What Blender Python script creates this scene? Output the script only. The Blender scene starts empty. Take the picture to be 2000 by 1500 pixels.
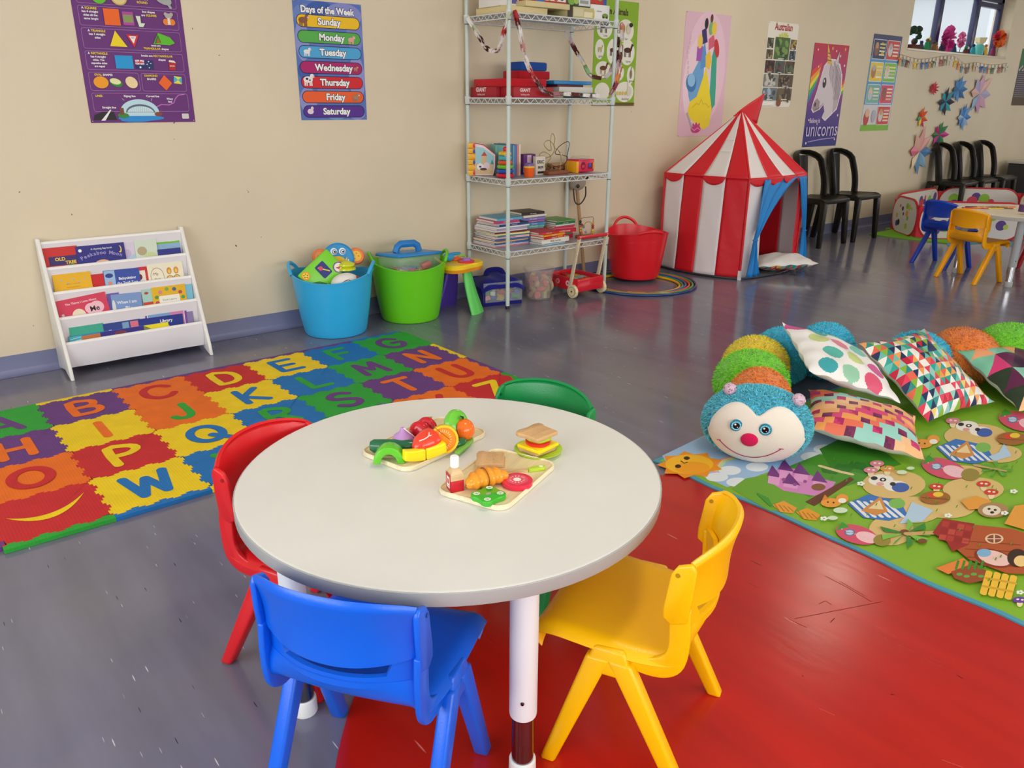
import bpy, math, random, numpy as np
from mathutils import Vector, Matrix, Euler
random.seed(7)
S = bpy.context.scene
COL = S.collection
# ------------------------------------------------------------------ camera (fitted to the floor tiles, wall lines and verticals)
CF, CT, CP, CR, CH = 1531.295, 0.68168, 0.34579, 0.00658, 1.23908
WY = 4.2278                                     # back wall plane
_d = np.array([math.sin(CT)*math.cos(CP), math.cos(CT)*math.cos(CP), -math.sin(CP)])
_r = np.array([math.cos(CT), -math.sin(CT), 0.0]); _u = np.cross(_r, _d)
CRt = math.cos(CR)*_r + math.sin(CR)*_u; CUp = -math.sin(CR)*_r + math.cos(CR)*_u
CO = np.array([0, 0, CH])
def ray(u, v): return _d + CRt*(u-1000)/CF - CUp*(v-750)/CF
def G(u, v, z=0.0):                             # photograph point -> point at height z
    d = ray(u, v); return CO + d*((z-CH)/d[2])
def Wl(u, v, y=WY):                             # photograph point -> point on a plane parallel to the back wall
    d = ray(u, v); return CO + d*(y/d[1])
cam = bpy.data.cameras.new('camera'); cam.sensor_width = 36; cam.lens = CF/2000*36; cam.clip_start = .02
co = bpy.data.objects.new('camera', cam); COL.objects.link(co); S.camera = co
co.matrix_world = Matrix(((CRt[0], CUp[0], -_d[0], 0), (CRt[1], CUp[1], -_d[1], 0), (CRt[2], CUp[2], -_d[2], CH), (0, 0, 0, 1)))
S.view_settings.view_transform = 'Standard'; S.view_settings.look = 'None'
S.view_settings.gamma = 1; S.view_settings.use_curve_mapping = False
S.view_settings.exposure = -0.80
# ------------------------------------------------------------------ world and lights
wd = bpy.data.worlds.new('World'); S.world = wd; wd.use_nodes = True
bg = wd.node_tree.nodes['Background']; bg.inputs[0].default_value = (.93, .965, 1, 1); bg.inputs[1].default_value = 4.2
def area(name, loc, rot, sx, sy, power, color):
    l = bpy.data.lights.new(name, 'AREA'); l.shape = 'RECTANGLE'; l.size = sx; l.size_y = sy; l.energy = power; l.color = color
    o = bpy.data.objects.new(name, l); o.location = loc; o.rotation_euler = rot; COL.objects.link(o); return o
R90 = math.pi/2
area('window_daylight', (1.2, -3.05, 1.55), (R90, 0, 0), 5.0, 1.5, 150, (1, .985, .96))          # windows behind the photographer
area('window_daylight', (7.6, -3.05, 1.55), (R90, 0, 0), 4.4, 1.5, 58, (1, .94, .85))
area('window_daylight', (-2.45, 1.0, 1.55), (R90, 0, -R90), 3.6, 1.5, 105, (.90, .95, 1))        # windows in the left wall
area('window_daylight', (13.3, 0.8, 1.55), (R90, 0, R90), 3.6, 1.5, 26, (1, .93, .84))
LAMPS = [(1.6, .9), (5.64, 2.70), (9.0, .9)]
for lx, ly in LAMPS:
    area('ceiling_lamp_light', (lx, ly, 2.655), (0, 0, 0), .60, .22, 20, (1, .90, .72))
# ------------------------------------------------------------------ colour and materials
def hx(h):
    if not isinstance(h, str): return tuple(h[:3])
    h = h.lstrip('#'); o = []
    for i in (0, 2, 4):
        c = int(h[i:i+2], 16)/255; o.append(c/12.92 if c <= .04045 else ((c+.055)/1.055)**2.4)
    return tuple(o)
MATS = {}
def mat(kind):
    if kind in MATS: return MATS[kind]
    m = bpy.data.materials.new(kind); m.use_nodes = True; nt = m.node_tree; b = nt.nodes['Principled BSDF']; L = nt.links
    def N(t, **k):
        n = nt.nodes.new(t)
        for a, v in k.items(): setattr(n, a, v)
        return n
    at = N('ShaderNodeAttribute', attribute_name='Col'); L.new(at.outputs['Color'], b.inputs['Base Color'])
    P = dict(plastic=(.32, .5), gloss=(.14, .5), matte=(.75, .3), paper=(.5, .4), print=(.45, .4), sheet=(.48, .3), fabric=(.9, .15), satin=(.45, .4), foam=(.7, .3),
             wood=(.45, .4), metal=(.16, .5), paintmetal=(.35, .5), fur=(.95, .1), clear=(.12, .5), glass=(.02, .5), darkplastic=(.38, .4), laminate=(.3, .45), lamp=(.5, .3))[kind]
    b.inputs['Roughness'].default_value = P[0]; b.inputs['Specular IOR Level'].default_value = P[1]
    tc = N('ShaderNodeTexCoord')
    def bump(scale, dist, strength=.5, ntype='ShaderNodeTexNoise', stretch=None):
        n = N(ntype); n.inputs['Scale'].default_value = scale
        if stretch:
            mp = N('ShaderNodeMapping'); mp.inputs['Scale'].default_value = stretch; L.new(tc.outputs['Object'], mp.inputs[0]); L.new(mp.outputs[0], n.inputs['Vector'])
        else: L.new(tc.outputs['Object'], n.inputs['Vector'])
        bp = N('ShaderNodeBump'); bp.inputs['Strength'].default_value = strength; bp.inputs['Distance'].default_value = dist
        L.new(n.outputs[0], bp.inputs['Height']); L.new(bp.outputs[0], b.inputs['Normal']); return n
    def vary(scale, lo, hi, stretch=(1, 1, 1)):
        mp = N('ShaderNodeMapping'); mp.inputs['Scale'].default_value = stretch; L.new(tc.outputs['Object'], mp.inputs[0])
        n = N('ShaderNodeTexNoise'); n.inputs['Scale'].default_value = scale; n.inputs['Detail'].default_value = 6; L.new(mp.outputs[0], n.inputs['Vector'])
        mr = N('ShaderNodeMapRange'); mr.inputs[1].default_value = .3; mr.inputs[2].default_value = .7; mr.inputs[3].default_value = lo; mr.inputs[4].default_value = hi
        L.new(n.outputs[0], mr.inputs[0])
        vm = N('ShaderNodeVectorMath', operation='SCALE'); L.new(at.outputs['Color'], vm.inputs[0]); L.new(mr.outputs[0], vm.inputs['Scale']); L.new(vm.outputs[0], b.inputs['Base Color'])
    if kind in ('plastic', 'darkplastic'): bump(260, .0006, .35)
    if kind == 'fabric': bump(420, .0008, .5); b.inputs['Sheen Weight'].default_value = .15
    if kind == 'satin': bump(14, .006, .5)
    if kind == 'sheet': bump(9, .004, .35)
    if kind == 'foam':
        n = bump(62, .001, .25, 'ShaderNodeTexWave'); n.inputs['Scale'].default_value = 34
        vary(14, .94, 1.05)
    if kind == 'wood': vary(9, .82, 1.08, (1, 9, 9))
    if kind == 'laminate': vary(5, .97, 1.02)
    if kind == 'metal': b.inputs['Metallic'].default_value = 1
    if kind == 'fur': bump(160, .01, 1); b.inputs['Sheen Weight'].default_value = .4
    if kind in ('clear', 'glass'):
        b.inputs['Alpha'].default_value = .22 if kind == 'clear' else .10
    MATS[kind] = m; return m
# ------------------------------------------------------------------ mesh builder: faces carry their own colour
class MB:
    def __init__(s): s.v = []; s.f = []; s.c = []; s.s = []
    def add(s, vs, fs, col, sm=False, M=None):
        o = len(s.v)
        if M is not None: vs = [tuple(M @ Vector(p)) for p in vs]
        s.v += [tuple(map(float, p)) for p in vs]; s.f += [tuple(i+o for i in f) for f in fs]
        if isinstance(col, list): s.c += [hx(c) for c in col]
        else: s.c += [hx(col)]*len(fs)
        s.s += [sm]*len(fs); return s
    def box(s, c, d, col, rz=0, M=None, taper=1):
        x, y, z = d[0]/2, d[1]/2, d[2]/2; t = taper
        vs = [(-x, -y, -z), (x, -y, -z), (x, y, -z), (-x, y, -z), (-x*t, -y*t, z), (x*t, -y*t, z), (x*t, y*t, z), (-x*t, y*t, z)]
        T = Matrix.Translation(c) @ Matrix.Rotation(rz, 4, 'Z')
        if M is not None: T = M @ T
        return s.add(vs, [(3, 2, 1, 0), (4, 5, 6, 7), (0, 1, 5, 4), (1, 2, 6, 5), (2, 3, 7, 6), (3, 0, 4, 7)], col, False, T)
    def lathe(s, prof, col, c=(0, 0, 0), n=28, M=None, sm=True, cap=True, rmod=None):
        vs = []; fs = []; m = len(prof)
        for r, z in prof:
            for k in range(n):
                a = 2*math.pi*k/n; q = r*(rmod(a) if rmod else 1); vs.append((q*math.cos(a), q*math.sin(a), z))
        cols = []; cl = isinstance(col, list)
        for i in range(m-1):
            for k in range(n):
                fs.append((i*n+k, i*n+(k+1) % n, (i+1)*n+(k+1) % n, (i+1)*n+k)); cols.append(col[i] if cl else col)
        T = Matrix.Translation(c)
        if M is not None: T = M @ T
        s.add(vs, fs, cols, sm, T)
        if cap:
            if prof[0][0] > 1e-5: s.add(vs[:n], [tuple(range(n-1, -1, -1))], cols[0], False, T)
            if prof[-1][0] > 1e-5: s.add(vs[-n:], [tuple(range(n))], cols[-1], False, T)
        return s
    def tube(s, path, r, col, n=8, closed=False, sq=None):
        P = [Vector(p) for p in path]; m = len(P); vs = []; fs = []
        t0 = (P[1]-P[0]).normalized(); up = Vector((0, 0, 1)) if abs(t0.z) < .9 else Vector((1, 0, 0))
        nrm = t0.cross(up).normalized()
        for i in range(m):
            if closed: t = (P[(i+1) % m]-P[i-1]).normalized()
            else: t = (P[min(i+1, m-1)]-P[max(i-1, 0)]).normalized()
            nrm = (nrm - t*nrm.dot(t)).normalized(); b = t.cross(nrm)
            rr = r[i] if isinstance(r, (list, tuple)) else r
            for k in range(n):
                a = 2*math.pi*(k+.5)/n
                x, y = rr*math.cos(a), rr*math.sin(a)
                if sq: y *= sq
                vs.append(P[i]+nrm*x+b*y)
        e = m if closed else m-1
        for i in range(e):
            j = (i+1) % m
            for k in range(n): fs.append((i*n+k, i*n+(k+1) % n, j*n+(k+1) % n, j*n+k))
        if not closed: fs += [tuple(range(n-1, -1, -1)), tuple(range((m-1)*n, m*n))]
        return s.add(vs, fs, col, n > 4)
    def grid(s, fn, nu, nv, col, sm=True, closeu=False):
        vs = [fn(i/nu, j/nv) for j in range(nv+1) for i in range(nu+1)]
        fs = []; cs = []
        for j in range(nv):
            for i in range(nu):
                a = j*(nu+1)+i; fs.append((a, a+1, a+nu+2, a+nu+1)); cs.append(col((i+.5)/nu, (j+.5)/nv) if callable(col) else col)
        return s.add(vs, fs, cs, sm)
    def slab(s, fn, nu, nv, th, col, sm=True):          # grid surface given thickness along its normals
        A = np.array([[fn(i/nu, j/nv) for i in range(nu+1)] for j in range(nv+1)], float)
        du = np.gradient(A, axis=1); dv = np.gradient(A, axis=0); nn = np.cross(du, dv); nn /= np.linalg.norm(nn, axis=2, keepdims=True)+1e-12
        B = A-nn*th; n = nu+1; vs = [tuple(p) for p in A.reshape(-1, 3)]+[tuple(p) for p in B.reshape(-1, 3)]; o = n*(nv+1); fs = []
        for j in range(nv):
            for i in range(nu):
                a = j*n+i; fs += [(a, a+1, a+n+1, a+n), (o+a+n, o+a+n+1, o+a+1, o+a)]
        for i in range(nu): fs += [(i+1, i, o+i, o+i+1), (nv*n+i, nv*n+i+1, o+nv*n+i+1, o+nv*n+i)]
        for j in range(nv): fs += [(j*n, (j+1)*n, o+(j+1)*n, o+j*n), ((j+1)*n+nu, j*n+nu, o+j*n+nu, o+(j+1)*n+nu)]
        return s.add(vs, fs, col, sm)
    def prism(s, poly, z0, z1, col, M=None, side=None, sm=False):
        n = len(poly)
        ar = sum(poly[i][0]*poly[(i+1) % n][1]-poly[(i+1) % n][0]*poly[i][1] for i in range(n))
        if ar < 0: poly = poly[::-1]
        vs = [(x, y, z0) for x, y in poly]+[(x, y, z1) for x, y in poly]
        fs = [tuple(range(n-1, -1, -1)), tuple(range(n, 2*n))]+[(i, (i+1) % n, n+(i+1) % n, n+i) for i in range(n)]
        return s.add(vs, fs, [col, col]+[side or col]*n, sm, M)
    def ball(s, c, r, col, n=20, m=12, M=None):
        if not isinstance(r, (tuple, list)): r = (r, r, r)
        prof = []; vs = [(0, 0, -1)]; fs = []
        for i in range(1, m):
            a = -R90+math.pi*i/m
            for k in range(n): b = 2*math.pi*k/n; vs.append((math.cos(a)*math.cos(b), math.cos(a)*math.sin(b), math.sin(a)))
        vs.append((0, 0, 1)); t = len(vs)-1
        for k in range(n): fs.append((0, 1+(k+1) % n, 1+k)); fs.append((t, 1+(m-2)*n+k, 1+(m-2)*n+(k+1) % n))
        for i in range(m-2):
            for k in range(n): a = 1+i*n; fs.append((a+k, a+(k+1) % n, a+n+(k+1) % n, a+n+k))
        T = Matrix.Translation(c)
        if M is not None: T = T @ M
        return s.add([(x*r[0], y*r[1], z*r[2]) for x, y, z in vs], fs, col, True, T)
    def beam(s, p0, s0, p1, s1, col):                   # loft between two rectangles lying in horizontal planes
        vs = []
        for p, q in ((p0, s0), (p1, s1)):
            for a, b in ((-1, -1), (1, -1), (1, 1), (-1, 1)): vs.append((p[0]+a*q[0]/2, p[1]+b*q[1]/2, p[2]))
        return s.add(vs, [(3, 2, 1, 0), (4, 5, 6, 7), (0, 1, 5, 4), (1, 2, 6, 5), (2, 3, 7, 6), (3, 0, 4, 7)], col)
    def data(s, name, material, ang=38):
        me = bpy.data.meshes.new(name); me.from_pydata(s.v, [], s.f)
        ca = me.color_attributes.new('Col', 'FLOAT_COLOR', 'CORNER')
        tot = np.array([len(f) for f in s.f]); arr = np.ones((tot.sum(), 4), np.float32); arr[:, :3] = np.repeat(np.array(s.c, np.float32), tot, axis=0)
        ca.data.foreach_set('color', arr.ravel())
        me.polygons.foreach_set('use_smooth', np.array(s.s, bool))
        me.materials.append(mat(material) if isinstance(material, str) else material)
        me.update()
        if any(s.s) and ang: me.set_sharp_from_angle(angle=math.radians(ang))
        return me
def tag(o, label=None, cat=None, group=None, kind=None):
    if label: o['label'] = label
    if cat: o['category'] = cat
    if group: o['group'] = group
    if kind: o['kind'] = kind
    return o
def link(name, me, parent=None, loc=(0, 0, 0), rot=(0, 0, 0)):
    o = bpy.data.objects.new(name, me); COL.objects.link(o); o.location = loc; o.rotation_euler = rot; o.parent = parent; return o
def obj(name, mb, material, parent=None, loc=(0, 0, 0), rot=(0, 0, 0), bevel=0, ang=38, solid=0):
    o = link(name, mb.data(name, material, ang), parent, loc, rot)
    if solid: md = o.modifiers.new('thickness', 'SOLIDIFY'); md.thickness = solid; md.offset = 0
    if bevel:
        md = o.modifiers.new('bevel', 'BEVEL'); md.width = bevel; md.segments = 2; md.limit_method = 'ANGLE'; md.angle_limit = math.radians(40)
        for p in o.data.polygons: p.use_smooth = True
    return o
def thing(name, label, cat, loc=(0, 0, 0), rz=0, group=None, rot=None):
    o = link(name, None, None, loc, rot or (0, 0, rz)); return tag(o, label, cat, group)
def dup(root, loc, rot, label, group=None):
    r = root.copy(); COL.objects.link(r); r.location = loc; r.rotation_euler = rot; tag(r, label, None, group)
    for ch in list(root.children):
        c = ch.copy(); COL.objects.link(c); c.parent = r
        for g in ch.children: d = g.copy(); COL.objects.link(d); d.parent = c
    return r
def struct(name, mb, material, parent=None, **k):
    o = obj(name, mb, material, parent, **k)
    if not parent: o['kind'] = 'structure'
    return o
# ------------------------------------------------------------------ flat print
_tc = {}
def textgeo(s, bold):
    k = (s, bold)
    if k not in _tc:
        cu = bpy.data.curves.new('lettering', 'FONT'); cu.body = s; cu.size = 1; cu.offset = bold; cu.resolution_u = 3; cu.fill_mode = 'FRONT'
        o = bpy.data.objects.new('lettering', cu); COL.objects.link(o)
        dg = bpy.context.evaluated_depsgraph_get(); me = bpy.data.meshes.new_from_object(o.evaluated_get(dg))
        vs = [tuple(v.co) for v in me.vertices]; fs = [tuple(p.vertices) for p in me.polygons]
        bpy.data.objects.remove(o); bpy.data.curves.remove(cu); bpy.data.meshes.remove(me); _tc[k] = (vs, fs)
    return _tc[k]
class Art(MB):
    """layered flat print in a local XY plane; tf maps the drawing coordinates to that plane"""
    def __init__(s, tf=None, z=.0006, step=6e-5): super().__init__(); s.tf = tf or (lambda x, y: (x, y)); s.z = z; s.step = step
    def poly(s, pts, col):
        P = [s.tf(*p) for p in pts]; ar = sum(P[i][0]*P[(i+1) % len(P)][1]-P[(i+1) % len(P)][0]*P[i][1] for i in range(len(P)))
        if ar < 0: P = P[::-1]
        s.add([(p[0], p[1], s.z) for p in P], [tuple(range(len(P)))], col); s.z += s.step; return s
    def rect(s, x0, y0, x1, y1, col, r=0):
        if not r: return s.poly([(x0, y0), (x1, y0), (x1, y1), (x0, y1)], col)
        p = []
        for cx, cy, a0 in ((x1-r, y0+r, -90), (x1-r, y1-r, 0), (x0+r, y1-r, 90), (x0+r, y0+r, 180)):
            for k in range(6): a = math.radians(a0+18*k); p.append((cx+r*math.cos(a), cy+r*math.sin(a)))
        return s.poly(p, col)
    def ell(s, x, y, rx, ry=None, col='ffffff', rot=0, n=22, a0=0, a1=360):
        ry = rx if ry is None else ry; p = []; c, q = math.cos(rot), math.sin(rot)
        full = a1-a0 >= 360
        for k in range(n if full else n+1):
            a = math.radians(a0+(a1-a0)*k/n); X, Y = rx*math.cos(a), ry*math.sin(a); p.append((x+X*c-Y*q, y+X*q+Y*c))
        return s.poly(p, col)
    def line(s, pts, w, col, closed=False, cap=True):
        P = [Vector(s.tf(*p)) for p in pts]; m = len(P); L = []; Rr = []
        for i in range(m):
            a = P[(i-1) % m] if (closed or i) else P[i]; b = P[(i+1) % m] if (closed or i < m-1) else P[i]
            t = (b-a); t = t.normalized() if t.length > 1e-9 else Vector((1, 0)); n = Vector((-t.y, t.x))*(w/2); L.append(P[i]+n); Rr.append(P[i]-n)
        vs = [(p.x, p.y, s.z) for p in L+Rr]; e = m if closed else m-1
        s.add(vs, [(m+i, m+(i+1) % m, (i+1) % m, i) for i in range(e)], col)
        if cap and not closed:
            for q in (P[0], P[-1]):
                s.add([(q.x+w/2*math.cos(k*math.pi/5), q.y+w/2*math.sin(k*math.pi/5), s.z+(1e-5 if q is P[0] else 1.7e-5)) for k in range(10)], [tuple(range(10))], col)
        s.z += s.step; return s
    def fat(s, pts, w, col):
        P = [Vector(s.tf(*p)) for p in pts]
        for a, b in zip(P, P[1:]):
            t = (b-a).normalized(); n = Vector((-t.y, t.x))*(w/2)
            s.add([(q.x, q.y, s.z) for q in (a-n, b-n, b+n, a+n)], [(0, 1, 2, 3)], col); s.z += 2e-5
        for q in P: s.add([(q.x+w/2*math.cos(k*math.pi/9), q.y+w/2*math.sin(k*math.pi/9), s.z) for k in range(18)], [tuple(range(18))], col); s.z += 2e-5
        return s
    def text(s, t, x, y, size, col, bold=0, al='c', rot=0, sx=1):
        if not t.strip(): return s
        vs, fs = textgeo(t, bold); xs = [v[0] for v in vs]; w = (max(xs)+min(xs)) if al == 'c' else (0 if al == 'l' else 2*max(xs))
        X, Y = s.tf(x, y); c, q = math.cos(rot), math.sin(rot); o = []
        for v in vs:
            a, b = (v[0]-w/2)*size*sx, v[1]*size; o.append((X+a*c-b*q, Y+a*q+b*c, s.z))
        s.add(o, fs, col); s.z += s.step; return s
def wtf(x0, z0): return lambda u, v: (Wl(u, v)[0]-x0, Wl(u, v)[2]-z0)
# ------------------------------------------------------------------ room shell
XL, XR, YF, HC = -2.6, 13.5, -3.2, 2.75
def nodemat(name, base, rough, kind):
    m = bpy.data.materials.new(name); m.use_nodes = True; nt = m.node_tree; b = nt.nodes['Principled BSDF']; L = nt.links; N = nt.nodes.new
    b.inputs['Roughness'].default_value = rough; tc = N('ShaderNodeTexCoord')
    def noise(scale, stretch, det=5):
        mp = N('ShaderNodeMapping'); mp.inputs['Scale'].default_value = stretch; L.new(tc.outputs['Object'], mp.inputs[0])
        n = N('ShaderNodeTexNoise'); n.inputs['Scale'].default_value = scale; n.inputs['Detail'].default_value = det; L.new(mp.outputs[0], n.inputs['Vector']); return n
    def mix(fac, a, c, clamp=True):
        x = N('ShaderNodeMix'); x.data_type = 'RGBA'
        if fac is not None: L.new(fac, x.inputs[0])
        for i, q in ((6, a), (7, c)):
            if isinstance(q, tuple): x.inputs[i].default_value = (*q, 1)
            else: L.new(q, x.inputs[i])
        return x.outputs[2]
    def rng(o, a, c, lo=0, hi=1):
        r = N('ShaderNodeMapRange'); L.new(o, r.inputs[0]); r.inputs[1].default_value = a; r.inputs[2].default_value = c; r.inputs[3].default_value = lo; r.inputs[4].default_value = hi; return r.outputs[0]
    B = hx(base)
    if kind == 'wall':
        n = noise(1.3, (1, 1, 1)); c = mix(rng(n.outputs[0], .35, .65), tuple(x*.96 for x in B), tuple(min(1, x*1.03) for x in B))
        n2 = noise(26, (1, 1, 1), 2); c = mix(rng(n2.outputs[0], .80, .84), c, hx('8a7a64')); L.new(c, b.inputs['Base Color'])
        bn = noise(180, (1, 1, 1), 3); bp = N('ShaderNodeBump'); bp.inputs['Strength'].default_value = .25; bp.inputs['Distance'].default_value = .002; L.new(bn.outputs[0], bp.inputs['Height']); L.new(bp.outputs[0], b.inputs['Normal'])
    if kind == 'vinyl':
        st = (1, .16, 1)
        c = mix(rng(noise(10, st).outputs[0], .3, .7), tuple(x*.86 for x in B), tuple(x*1.15 for x in B))
        c = mix(rng(noise(1.1, (1, 1, 1)).outputs[0], .35, .7), c, mix(None, c, c)) if False else c
        cl = noise(1.4, (1, 1, 1)); c2 = mix(rng(cl.outputs[0], .35, .65, 0, .35), c, hx('8b8680') if base != 'B81C10' else hx('b8232a')); c = c2
        def fleck(scale, thr, sel, colr, seed):
            nonlocal c
            mp = N('ShaderNodeMapping'); mp.inputs['Scale'].default_value = (1, .085, 1); mp.inputs['Location'].default_value = (seed, seed, 0); L.new(tc.outputs['Object'], mp.inputs[0])
            v = N('ShaderNodeTexVoronoi'); v.voronoi_dimensions = '2D'; v.inputs['Scale'].default_value = scale; L.new(mp.outputs[0], v.inputs['Vector'])
            a = rng(v.outputs['Distance'], thr, thr*.6); sp = N('ShaderNodeSeparateColor'); L.new(v.outputs['Color'], sp.inputs[0])
            g = rng(sp.outputs[0], sel, sel+.02); mu = N('ShaderNodeMath'); mu.operation = 'MULTIPLY'; L.new(a, mu.inputs[0]); L.new(g, mu.inputs[1]); c = mix(mu.outputs[0], c, colr)
        if base != 'B81C10':
            fleck(34, .045, .80, hx('cfcdd2'), 3.1); fleck(40, .035, .86, hx('c4c2c8'), 9.4); fleck(30, .035, .90, hx('26262c'), 7.7); fleck(60, .06, .92, hx('a8a6ae'), 1.7); fleck(44, .05, .95, hx('2e2e36'), 5.2)
        else: fleck(24, .05, .93, hx('d87a70'), 3.1); fleck(30, .06, .96, hx('3a1414'), 7.7)
        L.new(c, b.inputs['Base Color'])
        rn = noise(3, (1, .3, 1)); L.new(rng(rn.outputs[0], .3, .7, rough*.75, rough*1.3), b.inputs['Roughness'])
        bn = noise(40, (1, .3, 1), 3); bp = N('ShaderNodeBump'); bp.inputs['Strength'].default_value = .12; bp.inputs['Distance'].default_value = .002; L.new(bn.outputs[0], bp.inputs['Height']); L.new(bp.outputs[0], b.inputs['Normal'])
    if kind == 'plain': L.new(mix(rng(noise(2, (1, 1, 1)).outputs[0], .3, .7), tuple(x*.97 for x in B), B), b.inputs['Base Color'])
    return m
WALLM = nodemat('cream_wall_paint', 'E1D2B6', .6, 'wall')
FLOORM = nodemat('blue_grey_vinyl', '6C6C84', .15, 'vinyl')
REDM = nodemat('red_vinyl', 'B81C10', .22, 'vinyl')
SKIRTM = nodemat('coved_vinyl', '7C80A2', .35, 'plain')
CEILM = nodemat('white_ceiling_paint', 'EFECE4', .8, 'plain')
fl = struct('floor', MB().box(((XL+XR)/2, (YF+WY)/2, -.03), (XR-XL+.4, WY-YF+.4, .06), '6C6C80'), FLOORM)
cx, cy, cr = 1.526, .431, 1.261
p = [(cx+cr*math.cos(2*math.pi*k/160), cy+cr*math.sin(2*math.pi*k/160)) for k in range(160)]
obj('red_floor_circle', MB().prism(p, .0002, .0010, 'B81C10'), REDM, fl)
struct('ceiling', MB().box(((XL+XR)/2, (YF+WY)/2, HC+.03), (XR-XL+.4, WY-YF+.4, .06), 'EFECE4'), CEILM)
WX0, WX1, WZ0, WZ1 = 8.60, 11.06, 1.775, 2.42
w = MB()
for x0, x1, z0, z1 in ((XL, WX0, 0, HC), (WX1, XR, 0, HC), (WX0, WX1, 0, WZ0), (WX0, WX1, WZ1, HC)):
    w.box(((x0+x1)/2, WY+.11, (z0+z1)/2), (x1-x0, .22, z1-z0), 'E1D2B6')
struct('wall_back', w, WALLM)
def wall_open(name, axis, pos, a0, a1, holes, win):
    w = MB(); cuts = [a0]+[q for h in holes for q in h]+[a1]; t = .2
    def B(s0, s1, z0, z1):
        if axis == 'y': w.box(((s0+s1)/2, pos, (z0+z1)/2), (s1-s0, t, z1-z0), 'E1D2B6')
        else: w.box((pos, (s0+s1)/2, (z0+z1)/2), (t, s1-s0, z1-z0), 'E1D2B6')
    for i in range(len(cuts)-1):
        if i % 2 == 0: B(cuts[i], cuts[i+1], 0, HC)
        else: B(cuts[i], cuts[i+1], 0, .78); B(cuts[i], cuts[i+1], 2.32, HC)
    struct(name, w, WALLM)
    for k, (s0, s1) in enumerate(holes):
        f = MB(); n = 4
        def F(a, b, z0, z1):
            if axis == 'y': f.box(((a+b)/2, pos, (z0+z1)/2), (b-a, .06, z1-z0), '23284a')
            else: f.box((pos, (a+b)/2, (z0+z1)/2), (.06, b-a, z1-z0), '23284a')
        F(s0, s1, .78, .83); F(s0, s1, 2.27, 2.32)
        for i in range(n+1): q = s0+(s1-s0-.05)*i/n; F(q, q+.05, .83, 2.27)
        struct('window_%d' % (win+k), f, 'paintmetal')
wall_open('wall_front', 'y', YF-.1, XL, XR, [(-1.4, 3.8), (5.3, 9.9)], 2)
wall_open('wall_left', 'x', XL-.1, YF, WY, [(-.9, 2.9)], 4)
wall_open('wall_right', 'x', XR+.1, YF, WY, [(-1.1, 2.7)], 5)
for lx, ly in LAMPS:
    t = thing('ceiling_light', 'white fluorescent batten light on the ceiling at x %.0f metres along the room' % lx, 'ceiling light', (lx, ly, HC), group='ceiling lights')
    t['label'] = {1.6: 'white ceiling batten light above the alphabet mat', 5.64: 'white ceiling batten light above the tent side of the room', 9.0: 'white ceiling batten light before the high window'}[lx]
    obj('housing', MB().box((0, 0, -.03), (.66, .28, .06), 'f4f4f2'), 'paintmetal', t, bevel=.005)
# coved vinyl skirting along the back wall
sk = MB(); prof = [(-.0005, .0965), (-.006, .0965), (-.006, .03), (-.010, .014), (-.022, .003), (-.042, .0012)]
sk.grid(lambda u, v: (XL+.0+(XR-XL)*u, WY+prof[min(5, int(round(v*5)))][0], prof[min(5, int(round(v*5)))][1]), 1, 5, '7C80A2')
struct('baseboard_back', sk, SKIRTM)
# window_1: high window with dark blue frame, set back in its reveal
YW = WY+.15
f = MB()
for x0, x1, z0, z1 in ((WX0, WX1, WZ0, WZ0+.03), (WX0, WX1, WZ1-.05, WZ1), (WX0, WX0+.04, WZ0, WZ1), (WX1-.07, WX1, WZ0, WZ1)): f.box(((x0+x1)/2, YW, (z0+z1)/2), (x1-x0, .05, z1-z0), '1d2350')
wi = struct('window_1', f, 'paintmetal', bevel=.003)
xa, xb = Wl(1828, 50, YW)[0], Wl(1900, 50, YW)[0]
for q in (xa, xb): obj('mullion', MB().box((q, YW-.005, (WZ0+WZ1)/2), (.085, .06, WZ1-WZ0), '1d2350'), 'paintmetal', wi, bevel=.003)
obj('sash_rail', MB().box(((xb+WX1)/2, YW-.002, WZ1-.09), (WX1-xb, .045, .05), '1d2350'), 'paintmetal', wi)
for a, b in ((WX0, xa), (xa, xb), (xb, WX1)): obj('pane', MB().box(((a+b)/2, YW+.012, (WZ0+WZ1)/2), (b-a-.04, .004, WZ1-WZ0-.05), 'dfe8f0'), 'glass', wi)
obj('window_sill', MB().box(((WX0+WX1)/2, WY+.055, WZ0-.006), (WX1-WX0+.02, .135, .02), 'E9DFCB'), 'laminate', wi, bevel=.003)
# outside: pale tree and a neighbouring wall seen through the panes
t = thing('bare_tree', 'pale leafless tree outside the high window, behind its left pane', 'tree', (12.3, 8.5, 0))
tr = MB(); rnd = random.Random(3)
def br(mb, p, d, l, r, k):
    q = p+d*l; mb.tube([p, (p+q)/2+Vector((rnd.uniform(-.05, .05)*l,)*3), q], [r, r*.8, r*.6], 'a7b4bc', 6)
    if k:
        for _ in range(3): br(mb, q, (d+Vector((rnd.uniform(-.8, .8), rnd.uniform(-.8, .8), rnd.uniform(-.1, .7)))).normalized(), l*.68, r*.55, k-1)
tb = MB(); tb.tube([(0, 0, 0), (.05, 0, 1.0), (0, 0, 2.2)], [.16, .13, .11], '9aa6ae', 10); obj('trunk', tb, 'matte', t)
bb = MB(); br(bb, Vector((0, 0, 2.1)), Vector((.1, 0, 1)), 1.1, .1, 4); obj('branches', bb, 'matte', t)
t = thing('neighbour_building', 'grey flat-walled building outside the high window, behind its right pane', 'building', (17.5, 8.0, 0))
obj('wall', MB().box((0, 0, 1.6), (3.0, 3.0, 3.2), 'b8bec4'), 'matte', t); obj('roof', MB().box((0, 0, 3.28), (3.4, 3.4, .16), '7f93a3'), 'matte', t)
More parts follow.
